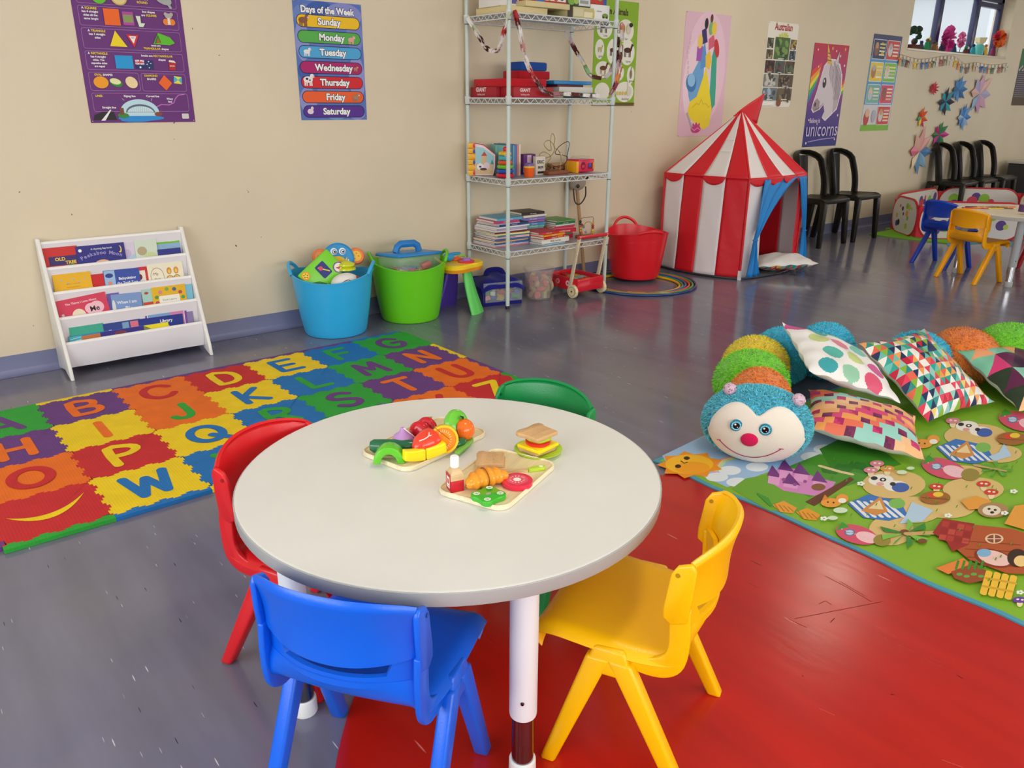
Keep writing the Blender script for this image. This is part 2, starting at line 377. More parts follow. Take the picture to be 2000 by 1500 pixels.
# ground outside
struct('floor_outside', MB().box((8, 12, -.25), (60, 15, .1), 'b9bdb4'), 'matte')
# ------------------------------------------------------------------ round tables
def table(name, label, x, y, legs, topc, edgec, legc, lowc, footc, low='metal', h=.5, R=.441):
    t = thing(name, label, 'table', (x, y, 0))
    obj('tabletop', MB().lathe([(R-.012, h-.026), (R-.004, h-.026), (R-.003, h-.0005), (R-.006, h)], topc, n=96), 'laminate', t, ang=30)
    obj('edge_band', MB().lathe([(R-.006, h-.027), (R-.001, h-.027), (R, h-.025), (R, h-.002), (R-.0012, h-.0012), (R-.006, h-.002)], edgec, n=96, cap=False), 'laminate', t, ang=50)
    obj('apron_frame', MB().box((0, 0, h-.05), (.50, .03, .03), legc, rz=.7).box((0, 0, h-.05), (.50, .03, .03), legc, rz=.7+R90), 'paintmetal', t, bevel=.003)
    for lx, ly in legs:
        g = obj('leg', MB().lathe([(.0255, .145), (.0265, .15), (.0265, h-.03)], legc, n=28), 'paintmetal', t, (lx-x, ly-y, 0))
        obj('lower_tube', MB().lathe([(.0215, .03), (.0215, .15)], lowc, n=28), low, g)
        obj('foot', MB().lathe([(.0255, 0), (.027, .003), (.026, .036), (.022, .038)], footc, n=24), 'plastic', g)
        d = Vector((x-lx, y-ly, 0)).normalized()
        p0 = Vector((0, 0, h-.16)); p1 = Vector((0, 0, h-.03))+d*.13
        obj('brace', MB().tube([p0, p1], .0045, legc, 8), 'paintmetal', g)
        obj('adjusting_screw', MB().lathe([(.004, 0), (.003, .003)], '6a6a6e', n=10, M=Matrix.Translation((-.018, -.019, .19)) @ Matrix.Rotation(R90, 4, Vector((1, -1, 0)))), 'metal', g)
    return t
TX, TY = .849, 1.249
l1 = Vector((.770-TX, .909-TY, 0)); legs = []
for k in range(4): v = Matrix.Rotation(k*R90, 3, 'Z') @ l1; legs.append((TX+v.x, TY+v.y))
table('round_table', 'large round cream-topped table with white legs in the foreground', TX, TY, legs, 'E0DFD9', 'ADADAB', 'ECEFF4', '8f8f94', 'F2F2F0')
T2X, T2Y = 6.648, 2.196
l1 = Vector((6.303-T2X, 2.08-T2Y, 0)); legs = []
for k in range(4): v = Matrix.Rotation(k*R90, 3, 'Z') @ l1; legs.append((T2X+v.x, T2Y+v.y))
table('round_table', 'distant round table with grey legs and pencils on it, at the right edge', T2X, T2Y, legs, 'EDE2CB', 'B9B6AE', 'A9ABB0', 'd8d8dc', 'b7b7b5')
# ------------------------------------------------------------------ moulded plastic children's chair (forward = +y)
def smooth(a, n=4):                              # Catmull-Rom through points
    P = [np.array(p, float) for p in a]; P = [2*P[0]-P[1]]+P+[2*P[-1]-P[-2]]; o = []
    for i in range(1, len(P)-2):
        for k in range(n):
            t = k/n; p0, p1, p2, p3 = P[i-1:i+3]
            o.append(.5*((2*p1)+(-p0+p2)*t+(2*p0-5*p1+4*p2-p3)*t*t+(-p0+3*p1-3*p2+p3)*t**3))
    o.append(P[-2]); return o
def kids_chair_parts(t, col):
    pr = smooth([(.163, .258), (.176, .276), (.170, .293), (.135, .300), (.05, .293), (-.04, .287), (-.085, .291), (-.112, .310), (-.124, .338), (-.128, .360)], 4)
    wd = smooth([(0, .148), (.1, .152), (.3, .160), (.5, .158), (.62, .148), (.78, .146), (1, .142)], 6)
    def width(v):
        for a, b in zip(wd, wd[1:]):
            if a[0] <= v <= b[0]+1e-9: return a[1]+(b[1]-a[1])*(v-a[0])/(b[0]-a[0]+1e-9)
        return wd[-1][1]
    nv = len(pr)-1
    def seat(u, v):
        k = min(nv, int(round(v*nv))); y, z = pr[k]; s = 2*u-1; w = width(v)
        e = max(0, abs(s)-.9)/.1
        rear = max(0, (v-.72)/.28)
        zz = z - e*.016*(1-rear) + .006*abs(s)**2*(1-rear)
        yy = y + rear*(-.010+.045*abs(s)**2.2)
        return (s*w, yy, zz)
    obj('seat', MB().slab(seat, 28, nv, .005, col), 'plastic', t, ang=50)
    # side rails sweeping from the seat up into the back
    for s in (-1, 1):
        out = smooth([(.075, .286), (.03, .266), (-.04, .252), (-.085, .260), (-.110, .29), (-.116, .35), (-.112, .41)], 4)
        inn = smooth([(-.074, .41), (-.078, .35), (-.076, .315), (-.060, .296), (-.03, .288), (.03, .292), (.075, .294)], 4)
        poly = [(p[0], p[1]) for p in out]+[(p[0], p[1]) for p in inn]
        M = Matrix(((0, 0, 1, 0), (1, 0, 0, 0), (0, 1, 0, 0), (0, 0, 0, 1)))
        obj('side_rail', MB().prism(poly, s*.1435-.006, s*.1435+.006, col, M), 'plastic', t, bevel=.003)
    # lower edge of the hand slot
    def low(u, v):
        s = 2*u-1; q = min(1, max(0, (abs(s)-.66)/.09)); q = q*q*(3-2*q); return (s*.1435, -.137+.045*abs(s)**2.2+.003*q*v, .345+(.022+.045*q)*v+.010*s*s*(1-q*.5))
    obj('slot_bar', MB().slab(low, 40, 6, .009, col), 'plastic', t, ang=50)
    def back(u, v):
        s = 2*u-1; zb = .393+.014*s*s; zt = .529-.018*s*s-.006*s**8
        z = zb+(zt-zb)*v; y = -.148-.020*v+.052*abs(s)**2.2+.006*math.sin(v*math.pi)
        if v > .93: y += (v-.93)/.07*.010
        return (s*.1455, y, z)
    b = obj('backrest', MB().slab(back, 28, 16, .007, col), 'plastic', t, ang=60)
    for s in (-1, 1):
        poly = [(-.108, .384), (-.080, .374), (-.064, .386), (-.064, .410), (-.073, .476), (-.084, .494), (-.108, .503), (-.116, .490), (-.114, .440)]
        M = Matrix(((0, 0, 1, 0), (1, 0, 0, 0), (0, 1, 0, 0), (0, 0, 0, 1)))
        f = obj('side_flange', MB().prism(poly, s*.1465-.0055, s*.1465+.0055, col, M), 'plastic', b, bevel=.0035)
        dk = tuple(c*.45 for c in hx(col))
        obj('plug_hole', MB().lathe([(.0042, 0), (.0042, .014)], dk, n=14, M=Matrix.Translation((s*.1465-.007, -.085, .478)) @ Matrix.Rotation(R90, 4, 'Y')), 'plastic', b)
    for s in (-1, 1):
        obj('shoulder', MB().beam((s*.154, .026, .238), (.028, .098, 0), (s*.151, .026, .294), (.022, .060, 0), col), 'plastic', t, bevel=.006)
        for f0, f1, y0 in ((.137, .163, .046), (-.134, .158, .006)):
            m = MB().beam((s*f1, f0, 0), (.030, .030, 0), (s*.153, y0, .272), (.028, .046, 0), col)
            obj('leg', m, 'plastic', t, bevel=.006)
    return t
def kids_chair(label, x, y, phi, col, group=None):
    t = thing('childs_chair', label, 'chair', (x, y, 0), phi-R90, group)
    return kids_chair_parts(t, col)
BLUE, YEL, RED, GRN = '0262E4', 'FFC400', 'DE1B22', '0B8A45'
kids_chair('blue plastic child chair at the front left of the foreground table, back to the camera', .539, 1.062, .581, BLUE)
kids_chair('yellow plastic child chair standing on the red floor right of the foreground table', 1.045, .858, 2.037, YEL)
kids_chair('red plastic child chair beside the alphabet mat, left of the foreground table', .639, 1.535, -1.133, RED)
kids_chair('green plastic child chair tucked behind the foreground table', 1.202, 1.438, -2.918, GRN)
kids_chair('yellow plastic child chair at the distant table, seen from behind', 6.335, 2.375, -.27, 'F7A800')
kids_chair('blue plastic child chair in front of the dotted play pit', 6.74, 2.755, -.30, '1440B8')
kids_chair('green plastic child chair mostly cut off by the right edge, under the distant table', 6.62, 1.83, 1.45, '0B7A3E')
kids_chair('red plastic child chair mostly cut off by the right edge, beyond the green one', 7.22, 2.12, 2.9, 'C81B22')
# ------------------------------------------------------------------ black monobloc chairs along the wall (forward = -y)
BLK = '15130f'
def black_chair(label, x, y, rz=0):
    t = thing('stacking_chair', label, 'chair', (x, y, 0), rz, 'black plastic chairs along the wall')
    def seat(u, v):
        s = 2*u-1; y_ = -.20+.40*v; w = .215-.02*v
        return (s*w, y_, .425-.018*v+.014*(abs(s)**3)-.012*(1-s*s)*math.sin(v*math.pi)-(.03*max(0, .1-v)/.1))
    obj('seat', MB().slab(seat, 16, 14, .012, BLK), 'darkplastic', t)
    obj('seat_skirt', MB().box((0, -.195, .405), (.41, .012, .035), BLK).box((-.205, -.01, .400), (.012, .37, .04), BLK).box((.205, -.01, .400), (.012, .37, .04), BLK), 'darkplastic', t, bevel=.004)
    def at(u, z):                                # back surface: curved in plan, leaning back
        k = (z-.40)/.42; return (u, .150+.080*k-2.2*u*u+.012, z)
    arch = []
    for a in range(0, 25):
        q = a/24
        if q < .3: u, z = -.205-.012*math.sin(q/.3*math.pi), .40+(.70-.40)*q/.3
        elif q > .7: u, z = .205+.012*math.sin((1-q)/.3*math.pi), .40+(.70-.40)*(1-q)/.3
        else: b = math.pi*(1-(q-.3)/.4); u, z = .205*math.copysign(abs(math.cos(b))**.75, math.cos(b)), .70+.115*math.sin(b)**.8
        arch.append(at(u, z))
    obj('back_frame', MB().tube(arch, .034, BLK, 10, sq=.42), 'darkplastic', t)
    obj('back_splat', MB().slab(lambda u, v: at((u-.5)*(.15+.04*v), .40+.385*v), 8, 10, .010, BLK), 'darkplastic', t)
    for s in (-1, 1):
        obj('leg', MB().beam((s*.215, -.195, 0), (.045, .035, 0), (s*.185, -.175, .41), (.055, .05, 0), BLK), 'darkplastic', t, bevel=.006)
        obj('leg', MB().beam((s*.215, .215, 0), (.045, .045, 0), (s*.180, .165, .41), (.05, .075, 0), BLK), 'darkplastic', t, bevel=.006)
    return t
c0 = black_chair('black plastic chair half hidden behind the striped tent', 6.87, 3.985)
for x, y, rz, lb in ((7.42, 3.97, .03, 'black plastic chair beside the tent, the second along the wall, nothing in front of it'),
                     (9.62, 3.96, .05, 'black plastic chair behind the play pit, leftmost of the three there'),
                     (10.14, 3.96, .04, 'black plastic chair behind the play pit, middle of the three there'),
                     (10.72, 3.96, .04, 'black plastic chair behind the play pit, rightmost of the three there')):
    dup(c0, (x, y, 0), (0, 0, rz), lb, 'black plastic chairs along the wall')
t = thing('side_table', 'small grey-topped table by the wall at the far right edge', 'table', (11.75, 3.9, 0))
obj('tabletop', MB().box((0, 0, .55), (.5, .45, .03), 'c9c3b8'), 'laminate', t, bevel=.004); obj('cabinet_body', MB().box((0, 0, .27), (.46, .41, .53), '3b3a3a'), 'matte', t, bevel=.004)
# ------------------------------------------------------------------ sling book rack
def yl(z): return 3.975+.36*z                     # slope of the front rails
t = thing('book_rack', 'white sling book rack full of picture books leaning by the wall', 'bookcase', (.90, 3.97, 0))
BX, BY = .90, 3.97
def side(s):
    poly = [(0, 0), (.250, 0), (.250, .03), (.252, .625), (.218, .625), (.055, .10)] if False else [(-.012, 0), (.10, .028), (.250, 0), (.252, .630), (.212, .630), (.0, .055)]
    M = Matrix(((0, 0, 1, 0), (1, 0, 0, 0), (0, 1, 0, 0), (0, 0, 0, 1)))
    return MB().prism(poly, s-.008, s+.008, 'F1EFE9', M)
for s in (-.322, .322): obj('side_panel', side(s), 'laminate', t, bevel=.003)
RZ = [.605, .492, .383, .270, .158]
for i, z in enumerate(RZ):
    y = yl(z)-BY
    obj('rail', MB().tube([(-.314, y, z), (.314, y, z)], .0105, 'F6F4F1', 14), 'fabric', t)
    zb = z-.13
    if i == 4: zb = .045
    def sl(u, v, z=z, y=y, zb=zb, i=i):
        sag = .008*math.sin(v*math.pi)+.003*math.sin(u*17+i)*v
        yy = y-.010+(.022*v if i == 4 else .0)+(.010+.36*0)*0
        return ((u-.5)*.626, y-.0105+ (z-(z-(z-zb)*v))*(-.36)*0 + (.016*v if i < 4 else .008*v)+(0 if i < 4 else -sag), z-(z-zb)*v)
    obj('fabric_pocket', MB().slab(sl, 24, 8, .002, 'E6E3E8'), 'fabric', t)
def bk(u, v): z = .60-.55*v; return ((u-.5)*.626, yl(z)-BY+.045, z)
# picture books: pocket index, px left, px right, px top, tilt, cover colour, label, painter
def cover_book(k, u0, u1, vt, tilt, col, label, paint=None, dy=0, depth=.007, hh=None):
    rz = RZ[k+1]; yf = yl(rz)+.017+dy*.45
    A = Wl(u0, vt, yf+.006); B = Wl(u1, vt, yf+.006); zt = (A[2]+B[2])/2
    x0, x1 = A[0], B[0]; zb = rz-.045; h = hh or (zt-zb); w = x1-x0
    lean = .06
    o = MB().box((w/2, h/2, -depth/2), (w, h, depth*.6), 'efeade').box((w/2, h/2, -depth*.1), (w+.002, h+.002, depth*.22), col).box((w/2, h/2, -depth*.9), (w+.002, h+.002, depth*.22), col)
    b = obj('picture_book', o, 'print', None, (x0, yf-.0, zt-h*math.cos(lean)), (R90-lean, 0, 0))
    if tilt: b.rotation_euler = (R90-lean, tilt, 0)
    tag(b, label, 'book', 'picture books in the white rack')
    if paint:
        a = Art(z=.0004); paint(a, w, h); obj('cover_print', a, 'print', b)
    return b
RKG = 0
def p_old(a, w, h):
    a.rect(w*.12, h*.40, w, h*.70, '3c2a6e'); a.text('OLD', w*.45, h*.55, .021, 'f6d21c', .03); a.text('TREE', w*.75, h*.42, .021, 'f6d21c', .03); a.ell(w*.75, h*.2, w*.3, h*.2, '2f9e44')
def p_moon(a, w, h):
    a.text('A rhyming flap book', w*.52, h*.84, .0115, 'f2f2f4', .01); 
    for i, ch in enumerate('Peekaboo Moon'):
        q = (i-6)/6.5; a.text(ch, w*(.5+.42*q), h*(.66-.16*q*q), .024, '9f97cf', .025, rot=-.5*q)
    a.ell(w*.5, h*.02, w*.26, h*.45, 'f2b98c'); a.ell(w*.90, h*.78, w*.035, h*.13, 'f6d84a'); a.ell(w*.885, h*.80, w*.028, h*.1, '2b2a84'); a.ell(w*.08, h*.85, w*.035, w*.035, 'ffffff')
def p_pale(c1, c2, txt=None, tc='4b5568'):
    def f(a, w, h):
        a.ell(w*.3, h*.6, w*.22, h*.16, c1); a.ell(w*.65, h*.35, w*.3, h*.2, c2); a.ell(w*.3, h*.2, w*.2, h*.1, c1)
        if txt: a.text(txt, w*.5, h*.8, .012, tc, .01)
    return f
def p_green(a, w, h):
    a.rect(0, h*.72, w, h, '6fbe2c'); a.rect(0, 0, w, h*.72, '8fb4d6'); a.rect(w*.72, h*.78, w*.95, h*.95, 'e8f2d8', .004); a.text('Adventures', w*.5, h*.45, .017, '3f5f9c', .0)
def p_yellow(a, w, h):
    for i in range(5): a.ell(w*(.2+.16*i), h*(.72+.06*(-1)**i), .004, .004, '9fb6c6')
    a.text('what is it like to', w*.5, h*.6, .009, 'c97a1e'); a.text('count and learn', w*.5, h*.48, .009, 'c97a1e')
    for i, (c, s) in enumerate((('d8453a', '123'), ('58a04c', 'ABC'), ('c05a48', 'shapes'))): a.rect(w*(.10+.29*i), 0, w*(.36+.29*i), h*.34, 'f6efe0'); a.text(s, w*(.23+.29*i), h*.12, .012, c, .01)
def p_baby(a, w, h):
    a.rect(0, 0, w*.3, h, '9cc2e4'); a.ell(w*.14, h*.80, w*.11, h*.09, '2d3f8f'); a.ell(w*.14, h*.5, w*.06, h*.08, 'e58a80'); a.text('Babysitting', w*.64, h*.60, .018, 'f4f6fb', .02); a.text('the Troll Tots', w*.63, h*.42, .0165, 'f4f6fb', .02); a.rect(w*.45, h*.22, w*.88, h*.32, '9fd0ea', .003)
def p_redfr(a, w, h): a.rect(w*.15, 0, w*.82, h*.86, 'efe7d6'); a.ell(w*.35, h*.6, w*.2, h*.12, '7c1f1f')
def p_my(a, w, h):
    a.ell(w*.25, h*.5, w*.19, h*.36, '6b6052'); a.ell(w*.25, h*.5, w*.18, h*.34, 'f3ecd2'); a.text('My', w*.22, h*.56, .02, '3a342c'); a.text('first', w*.25, h*.36, .018, '3a342c')
    for q in (.6, .8): a.ell(w*q, h*.3, w*.12, h*.2, '6e4a22'); a.ell(w*q, h*.32, w*.10, h*.16, 'f0c46a'); a.ell(w*q, h*.68, w*.07, h*.14, 'd6982c'); a.ell(w*q, h*.66, w*.04, h*.08, 'f0c46a')
def p_me(a, w, h):
    a.text('The Things I Love About', w*.48, h*.78, .0135, 'f7dbe0', .02); a.ell(w*.76, h*.50, w*.15, h*.24, 'f6c3cf'); a.ell(w*.64, h*.50, w*.12, h*.2, 'f6c3cf'); a.poly([(w*.53, h*.45), (w*.91, h*.45), (w*.73, h*.1)], 'f6c3cf'); a.text('Me', w*.72, h*.38, .034, '23141c', .02)
    a.ell(w*.38, h*.3, w*.14, h*.28, 'f0e2c6'); a.ell(w*.2, h*.15, w*.2, h*.2, 'f0e2c6'); a.ell(w*.07, h*.45, w*.03, h*.05, 'f6c3cf')
def p_big(a, w, h): a.text('When I am', w*.5, h*.62, .020, 'eef3fb', .02); a.text('Big', w*.55, h*.34, .027, 'eef3fb', .03); a.ell(w*.06, h*.5, w*.06, h*.3, 'dfe6e6')
def p_teal(a, w, h): a.rect(0, 0, w, h*.5, 'd0482c'); a.rect(w*.1, h*.2, w*.9, h*.35, '2c1a14'); a.ell(w*.4, h*.85, w*.2, h*.05, 'c5403a')
def p_duck(a, w, h):
    for i in range(11):
        q = 2*math.pi*i/11; a.ell(w*(.5+.40*math.cos(q)), h*(.52+.38*math.sin(q)), w*.06, h*.07, ['5f9e46', 'c24a58', '4a5f9e', '7fae4c', 'd98aa0'][i % 5])
    a.rect(w*.18, h*.14, w*.80, h*.66, 'f4f1e4', .006); a.text('Duck Learns', w*.49, h*.46, .0135, '59564c'); a.text('to Swim', w*.49, h*.24, .0135, '59564c')
def p_long(a, w, h):
    a.rect(0, 0, w*.12, h, '4fb3c4'); 
    for i in range(5): a.line([(w*.01, h*(.1+.18*i)), (w*.11, h*(.25+.16*i))], .002, 'd5eef2')
    a.rect(w*.12, 0, w*.30, h*.95, 'c8763c'); a.rect(w*.30, 0, w*.74, h, '2f8fd0'); a.rect(w*.30, h*.7, w*.74, h, '3a2c88'); a.ell(w*.50, h*.78, w*.06, h*.14, '7c3c4a'); a.text('The', w*.46, h*.52, .012, 'f2f2f4'); a.text('World', w*.50, h*.32, .02, 'f2f2f4', .02)
    a.rect(w*.74, 0, w, h, 'f2e01c'); a.poly([(w*.74, h), (w*.74, 0), (w*.92, 0), (w*.84, h*.6)], '7f8b4a')
def p_lib(a, w, h): a.text('Library', w*.62, h*.72, .021, 'f4f4f6', .02); a.ell(w*.62, h*.28, w*.06, h*.2, 'd8382c'); a.ell(w*.62, h*.50, w*.05, h*.1, 'f6f6f6')
def p_frame(a, w, h): a.rect(w*.04, h*.04, w*.95, h*.94, 'f2e6ee'); a.rect(w*.06, h*.06, w*.93, h*.9, '7fa9d8'); a.rect(w*.6, h*.06, w*.93, h*.9, 'd787b4')
def p_the(a, w, h): a.text('The', w*.2, h*.6, .016, 'e8ecf6', .02); a.rect(w*.5, h*.3, w*.68, h*.95, '7ea6c8'); a.rect(w*.72, h*.3, w*.98, h*.95, 'e0788c')
cover_book(0, 268, 349, 461, 0, '8fb4d6', 'picture book with green top band, in the top right of the white rack', p_green, .022)
cover_book(0, 236, 268, 474, 0, 'd9cfe2', 'pale lilac picture book between navy and pale green ones, top pocket', p_pale('c9b8d8', 'b7cfe6', None), .014)
cover_book(0, 261, 304, 468, 0, 'd4e2cf', 'pale green picture book with a hut drawing, top pocket', p_pale('b8a884', 'cdd8a0', None), .006)
cover_book(0, 307, 352, 486, 0, '2d2f86', 'short navy picture book at the right end of the top pocket', None, 0)
cover_book(0, 82, 150, 483, 0, 'cf2b26', 'red picture book with yellow words OLD TREE', p_old, .008)
cover_book(0, 146, 242, 478, 0, '2b2a84', 'navy board book reading Peekaboo Moon', p_moon, 0)
cover_book(1, 168, 206, 536, 0, 'cf2226', 'plain red picture book behind the yellow one, second pocket', None, .012)
cover_book(1, 101, 176, 534, 0, 'efb81c', 'yellow counting book with three small pictures, second pocket', p_yellow, 0)
cover_book(1, 262, 286, 522, 0, 'd12b35', 'red-framed narrow book beside the troll book, second pocket', p_redfr, .012)
cover_book(1, 200, 270, 526, .02, '3550a8', 'blue picture book reading Babysitting the Troll Tots', p_baby, 0)
cover_book(1, 286, 355, 514, 0, 'f2ecd0', 'cream picture book with two acorn-headed figures', p_my, .004)
cover_book(2, 208, 232, 573, 0, '6d5bb0', 'purple book edge behind When I am Big', None, .014)
cover_book(2, 112, 212, 583, -.09, 'd9405e', 'pink tilted picture book reading The Things I Love About Me', p_me, 0)
cover_book(2, 214, 273, 573, .03, '7e9dd0', 'light blue picture book reading When I am Big', p_big, .004)
cover_book(2, 276, 297, 565, 0, 'a9d5cc', 'narrow teal and orange book in the third pocket', p_teal, .008)
cover_book(2, 352, 374, 556, 0, '7cc3dc', 'pale blue book at the right end of the third pocket', None, .010)
cover_book(2, 295, 361, 559, 0, 'e9b91e', 'yellow flowery picture book reading Duck Learns to Swim', p_duck, 0)
cover_book(3, 345, 376, 608, 0, '8f7fae', 'grey-purple book at the right end of the bottom pocket', None, .024)
cover_book(3, 280, 362, 604, .03, '7c4aa6', 'purple and pink framed book sticking up in the bottom pocket', p_frame, .020)
cover_book(3, 134, 202, 636, 0, '3fae92', 'teal green thin book at the left of the bottom pocket', None, .016)
cover_book(3, 200, 274, 628, 0, '2f4694', 'dark blue book reading The in the bottom pocket', p_the, .012)
cover_book(3, 268, 356, 618, .015, '22368e', 'dark blue book reading Library in the bottom pocket', p_lib, .007)
cover_book(3, 131, 330, 643, 0, '2f8fd0', 'long bright blue and yellow book lying across the bottom pocket', p_long, 0, hh=.07)
# ------------------------------------------------------------------ alphabet foam mat: tiles, letters, edge strips
MX, MY, MA, TS = .0836, 3.6663, .01395, .30
F = {'g': '2FA63A', 'p': '6B3F86', 'o': 'F0731F', 'r': 'CB2B30', 'y': 'F4D21E', 'b': '1F74BE'}
rows = [('ABCDEFG', 'gporybg', 'porybgp'), ('HIJKLMN', 'pyoybgp', 'oogbgpo'), ('OPQRSTU', 'orybgpo', 'rybgpor'), ('VWX  YZ', 'rybgpor', 'ybgpory')]
rows[2] = ('OPQRSTU', 'orybgpo', 'rybgpor')
def tooth(a, b, seed, amp=.0082, n=7):            # shared jigsaw line between two mat corners
    a = Vector(a); b = Vector(b); d = (b-a); L = d.length; d /= L; nn = Vector((-d.y, d.x)); o = [a]
    for k in range(n):
        s0 = (k+.5)/n*L; h = L/n*.24; w = L/n*.33; sg = 1 if (k+seed) % 2 == 0 else -1
        for ds, dn in ((-h, 0), (-w, amp), (w, amp), (h, 0)): o.append(a+d*(s0+ds)+nn*(dn*sg))
    o.append(b); return o
def edge_h(c, r):                                # along x at grid row line r, col c
    return tooth((c*TS, -r*TS), ((c+1)*TS, -r*TS), c+r)
def edge_v(c, r): return tooth((c*TS, -r*TS), (c*TS, -(r+1)*TS), c+r+1)
mt = thing('alphabet_mat', 'colourful interlocking foam alphabet mat spread on the floor before the book rack', 'play mat', (MX, MY, 0), MA)
def stroke_letter(ch, col, parent, loc):
    Ld = {'A': [[(-.8, -1), (0, 1), (.8, -1)], [(-.45, -.35), (.45, -.35)]], 'B': [[(-.6, -1), (-.6, 1), (.2, 1), (.6, .75), (.55, .25), (.1, .05), (-.5, .05)], [(.1, .05), (.65, -.2), (.7, -.7), (.3, -1), (-.6, -1)]],
     'C': [[(.75, .6), (.4, .95), (-.2, 1), (-.7, .55), (-.8, 0), (-.7, -.55), (-.2, -1), (.4, -.95), (.75, -.6)]], 'D': [[(-.6, -1), (-.6, 1), (.1, 1), (.6, .65), (.75, 0), (.6, -.65), (.1, -1), (-.6, -1)]],
     'E': [[(.65, 1), (-.6, 1), (-.6, -1), (.7, -1)], [(-.6, 0), (.5, 0)]], 'F': [[(.65, 1), (-.6, 1), (-.6, -1)], [(-.6, .05), (.45, .05)]],
     'G': [[(.7, .65), (.3, .98), (-.2, 1), (-.7, .55), (-.8, 0), (-.7, -.55), (-.2, -1), (.4, -.95), (.75, -.5), (.75, -.05), (.15, -.05)]], 'H': [[(-.65, 1), (-.65, -1)], [(.65, 1), (.65, -1)], [(-.65, 0), (.65, 0)]],
     'I': [[(0, 1), (0, -1)]], 'J': [[(.4, 1), (.4, -.5), (.1, -.95), (-.35, -.9), (-.55, -.6)]], 'K': [[(-.55, 1), (-.55, -1)], [(.65, 1), (-.45, 0), (.7, -1)]], 'L': [[(-.5, 1), (-.5, -1), (.65, -1)]],
     'M': [[(-.8, -1), (-.6, 1), (0, -.3), (.6, 1), (.8, -1)]], 'N': [[(-.65, -1), (-.65, 1), (.65, -1), (.65, 1)]], 'O': [[(.8*math.cos(k*math.pi/10), .95*math.sin(k*math.pi/10)) for k in range(21)]],
     'P': [[(-.55, -1), (-.55, 1), (.2, 1), (.65, .7), (.65, .3), (.2, 0), (-.5, 0)]], 'Q': [[(.8*math.cos(k*math.pi/10), .95*math.sin(k*math.pi/10)) for k in range(21)], [(.2, -.3), (.8, -1)]],
     'R': [[(-.55, -1), (-.55, 1), (.2, 1), (.65, .7), (.65, .35), (.2, .05), (-.5, .05)], [(0, .05), (.7, -1)]], 'S': [[(.65, .7), (.3, .98), (-.2, 1), (-.6, .7), (-.55, .3), (0, .05), (.55, -.25), (.65, -.65), (.3, -.98), (-.25, -1), (-.68, -.7)]],
     'T': [[(-.75, 1), (.75, 1)], [(0, 1), (0, -1)]], 'U': [[(-.65, 1), (-.65, -.4), (-.4, -.9), (0, -1), (.4, -.9), (.65, -.4), (.65, 1)]], 'W': [[(-.9, 1), (-.5, -1), (0, .6), (.5, -1), (.9, 1)]],
     'X': [[(-.65, 1), (.65, -1)], [(.65, 1), (-.65, -1)]], 'Y': [[(-.65, 1), (0, 0), (.65, 1)], [(0, 0), (0, -1)]], 'Z': [[(-.7, 1), (.7, 1), (-.7, -1), (.75, -1)]], 'V': [[]]}
    a = Art(z=.0149, step=4e-5); sx, sy = .072, .083
    if ch == 'V':
        top = []; bot = []
        for k in range(17):
            q = -1+k/8; x = q*.115; y = -.035+.085*q*q+.02*q; th = .017*(1-q*q)
            top.append((x, y+th)); bot.append((x, y-th))
        a.poly(bot+top[::-1], col)
    else:
        for st in Ld[ch]:
            P = [Vector((x*sx, y*sy)) for x, y in st]
            a.fat([tuple(p) for p in smooth([tuple(p) for p in P], 2)] if ch in 'CGOSUQJDBPR' and len(P) > 3 else [tuple(p) for p in P], .034, col)
    obj('foam_letter', a, 'foam', parent, loc)
for r, (chs, cols, lcs) in enumerate(rows):
    for c in range(7):
        top = edge_h(c, r); bot = edge_h(c, r+1); lf = edge_v(c, r); rt = edge_v(c+1, r)
        poly = [(v.x, v.y) for v in top[:-1]+rt[:-1]+bot[::-1][:-1]+lf[::-1][:-1]]
        cx_, cy_ = (c+.5)*TS, -(r+.5)*TS
        ins = .0006; poly = [(x+(cx_-x)*ins*4, y+(cy_-y)*ins*4) for x, y in poly]
        q = obj('foam_tile', MB().prism(poly, .001, .014+.0002*((r*3+c) % 3), F[cols[c]]), 'foam', mt)
        ch = chs[c]
        if ch != ' ': stroke_letter(ch, F[lcs[c]], q, (cx_, cy_, 0))
def strip(line, off, col, m):
    a, b = line[0], line[-1]; poly = [(v.x, v.y) for v in line]+[(b.x+off[0], b.y+off[1]), (a.x+off[0], a.y+off[1])]
    obj('edge_strip', MB().prism(poly, .001, .0138, F[col]), 'foam', mt)
for c in range(7):
    strip(edge_h(c, 0), (0, .026), 'gyppppb'[c] if c else 'g', 0); strip(edge_h(c, 4), (0, -.026), 'gbygpor'[c], 1)
for r in range(4):
    strip(edge_v(0, r), (-.026, 0), 'gpop'[r], 2); strip(edge_v(7, r), (.026, 0), 'gypg'[r], 3)
# ------------------------------------------------------------------ printed play mat
P0 = G(1276, 888); PX0, PX1, PY0, PY1 = 2.045, 4.03, -.35, 1.70
pm = thing('printed_play_mat', 'printed picnic play mat of animals, houses and a castle, under the cushions', 'play mat', ((PX0+PX1)/2, (PY0+PY1)/2, 0))
PMX, PMY = (PX0+PX1)/2, (PY0+PY1)/2
bd = []
for k in range(41): y = PY1-(PY1-PY0)*k/40; bd.append((PX0-PMX+.006*math.sin(k*.9)+.012*math.exp(-((y-1.1)/.12)**2), y-PMY))
bd += [(PX1-PMX, PY0-PMY), (PX1-PMX, PY1-PMY)]
obj('mat_base', MB().prism(bd, .0012, .006, '4E9BB5'), 'sheet', pm)
a = Art(lambda u, v: (G(u, v)[0]-PMX, G(u, v)[1]-PMY), z=.0064, step=3e-5)
raw = Art(z=.0061)
ib = [((x*(1-.018)), y*(1-.016)) for x, y in bd]; raw.poly(ib, '84B62E'); obj('printed_ground', raw, 'sheet', pm)
E_ = a.ell; Pg = a.poly
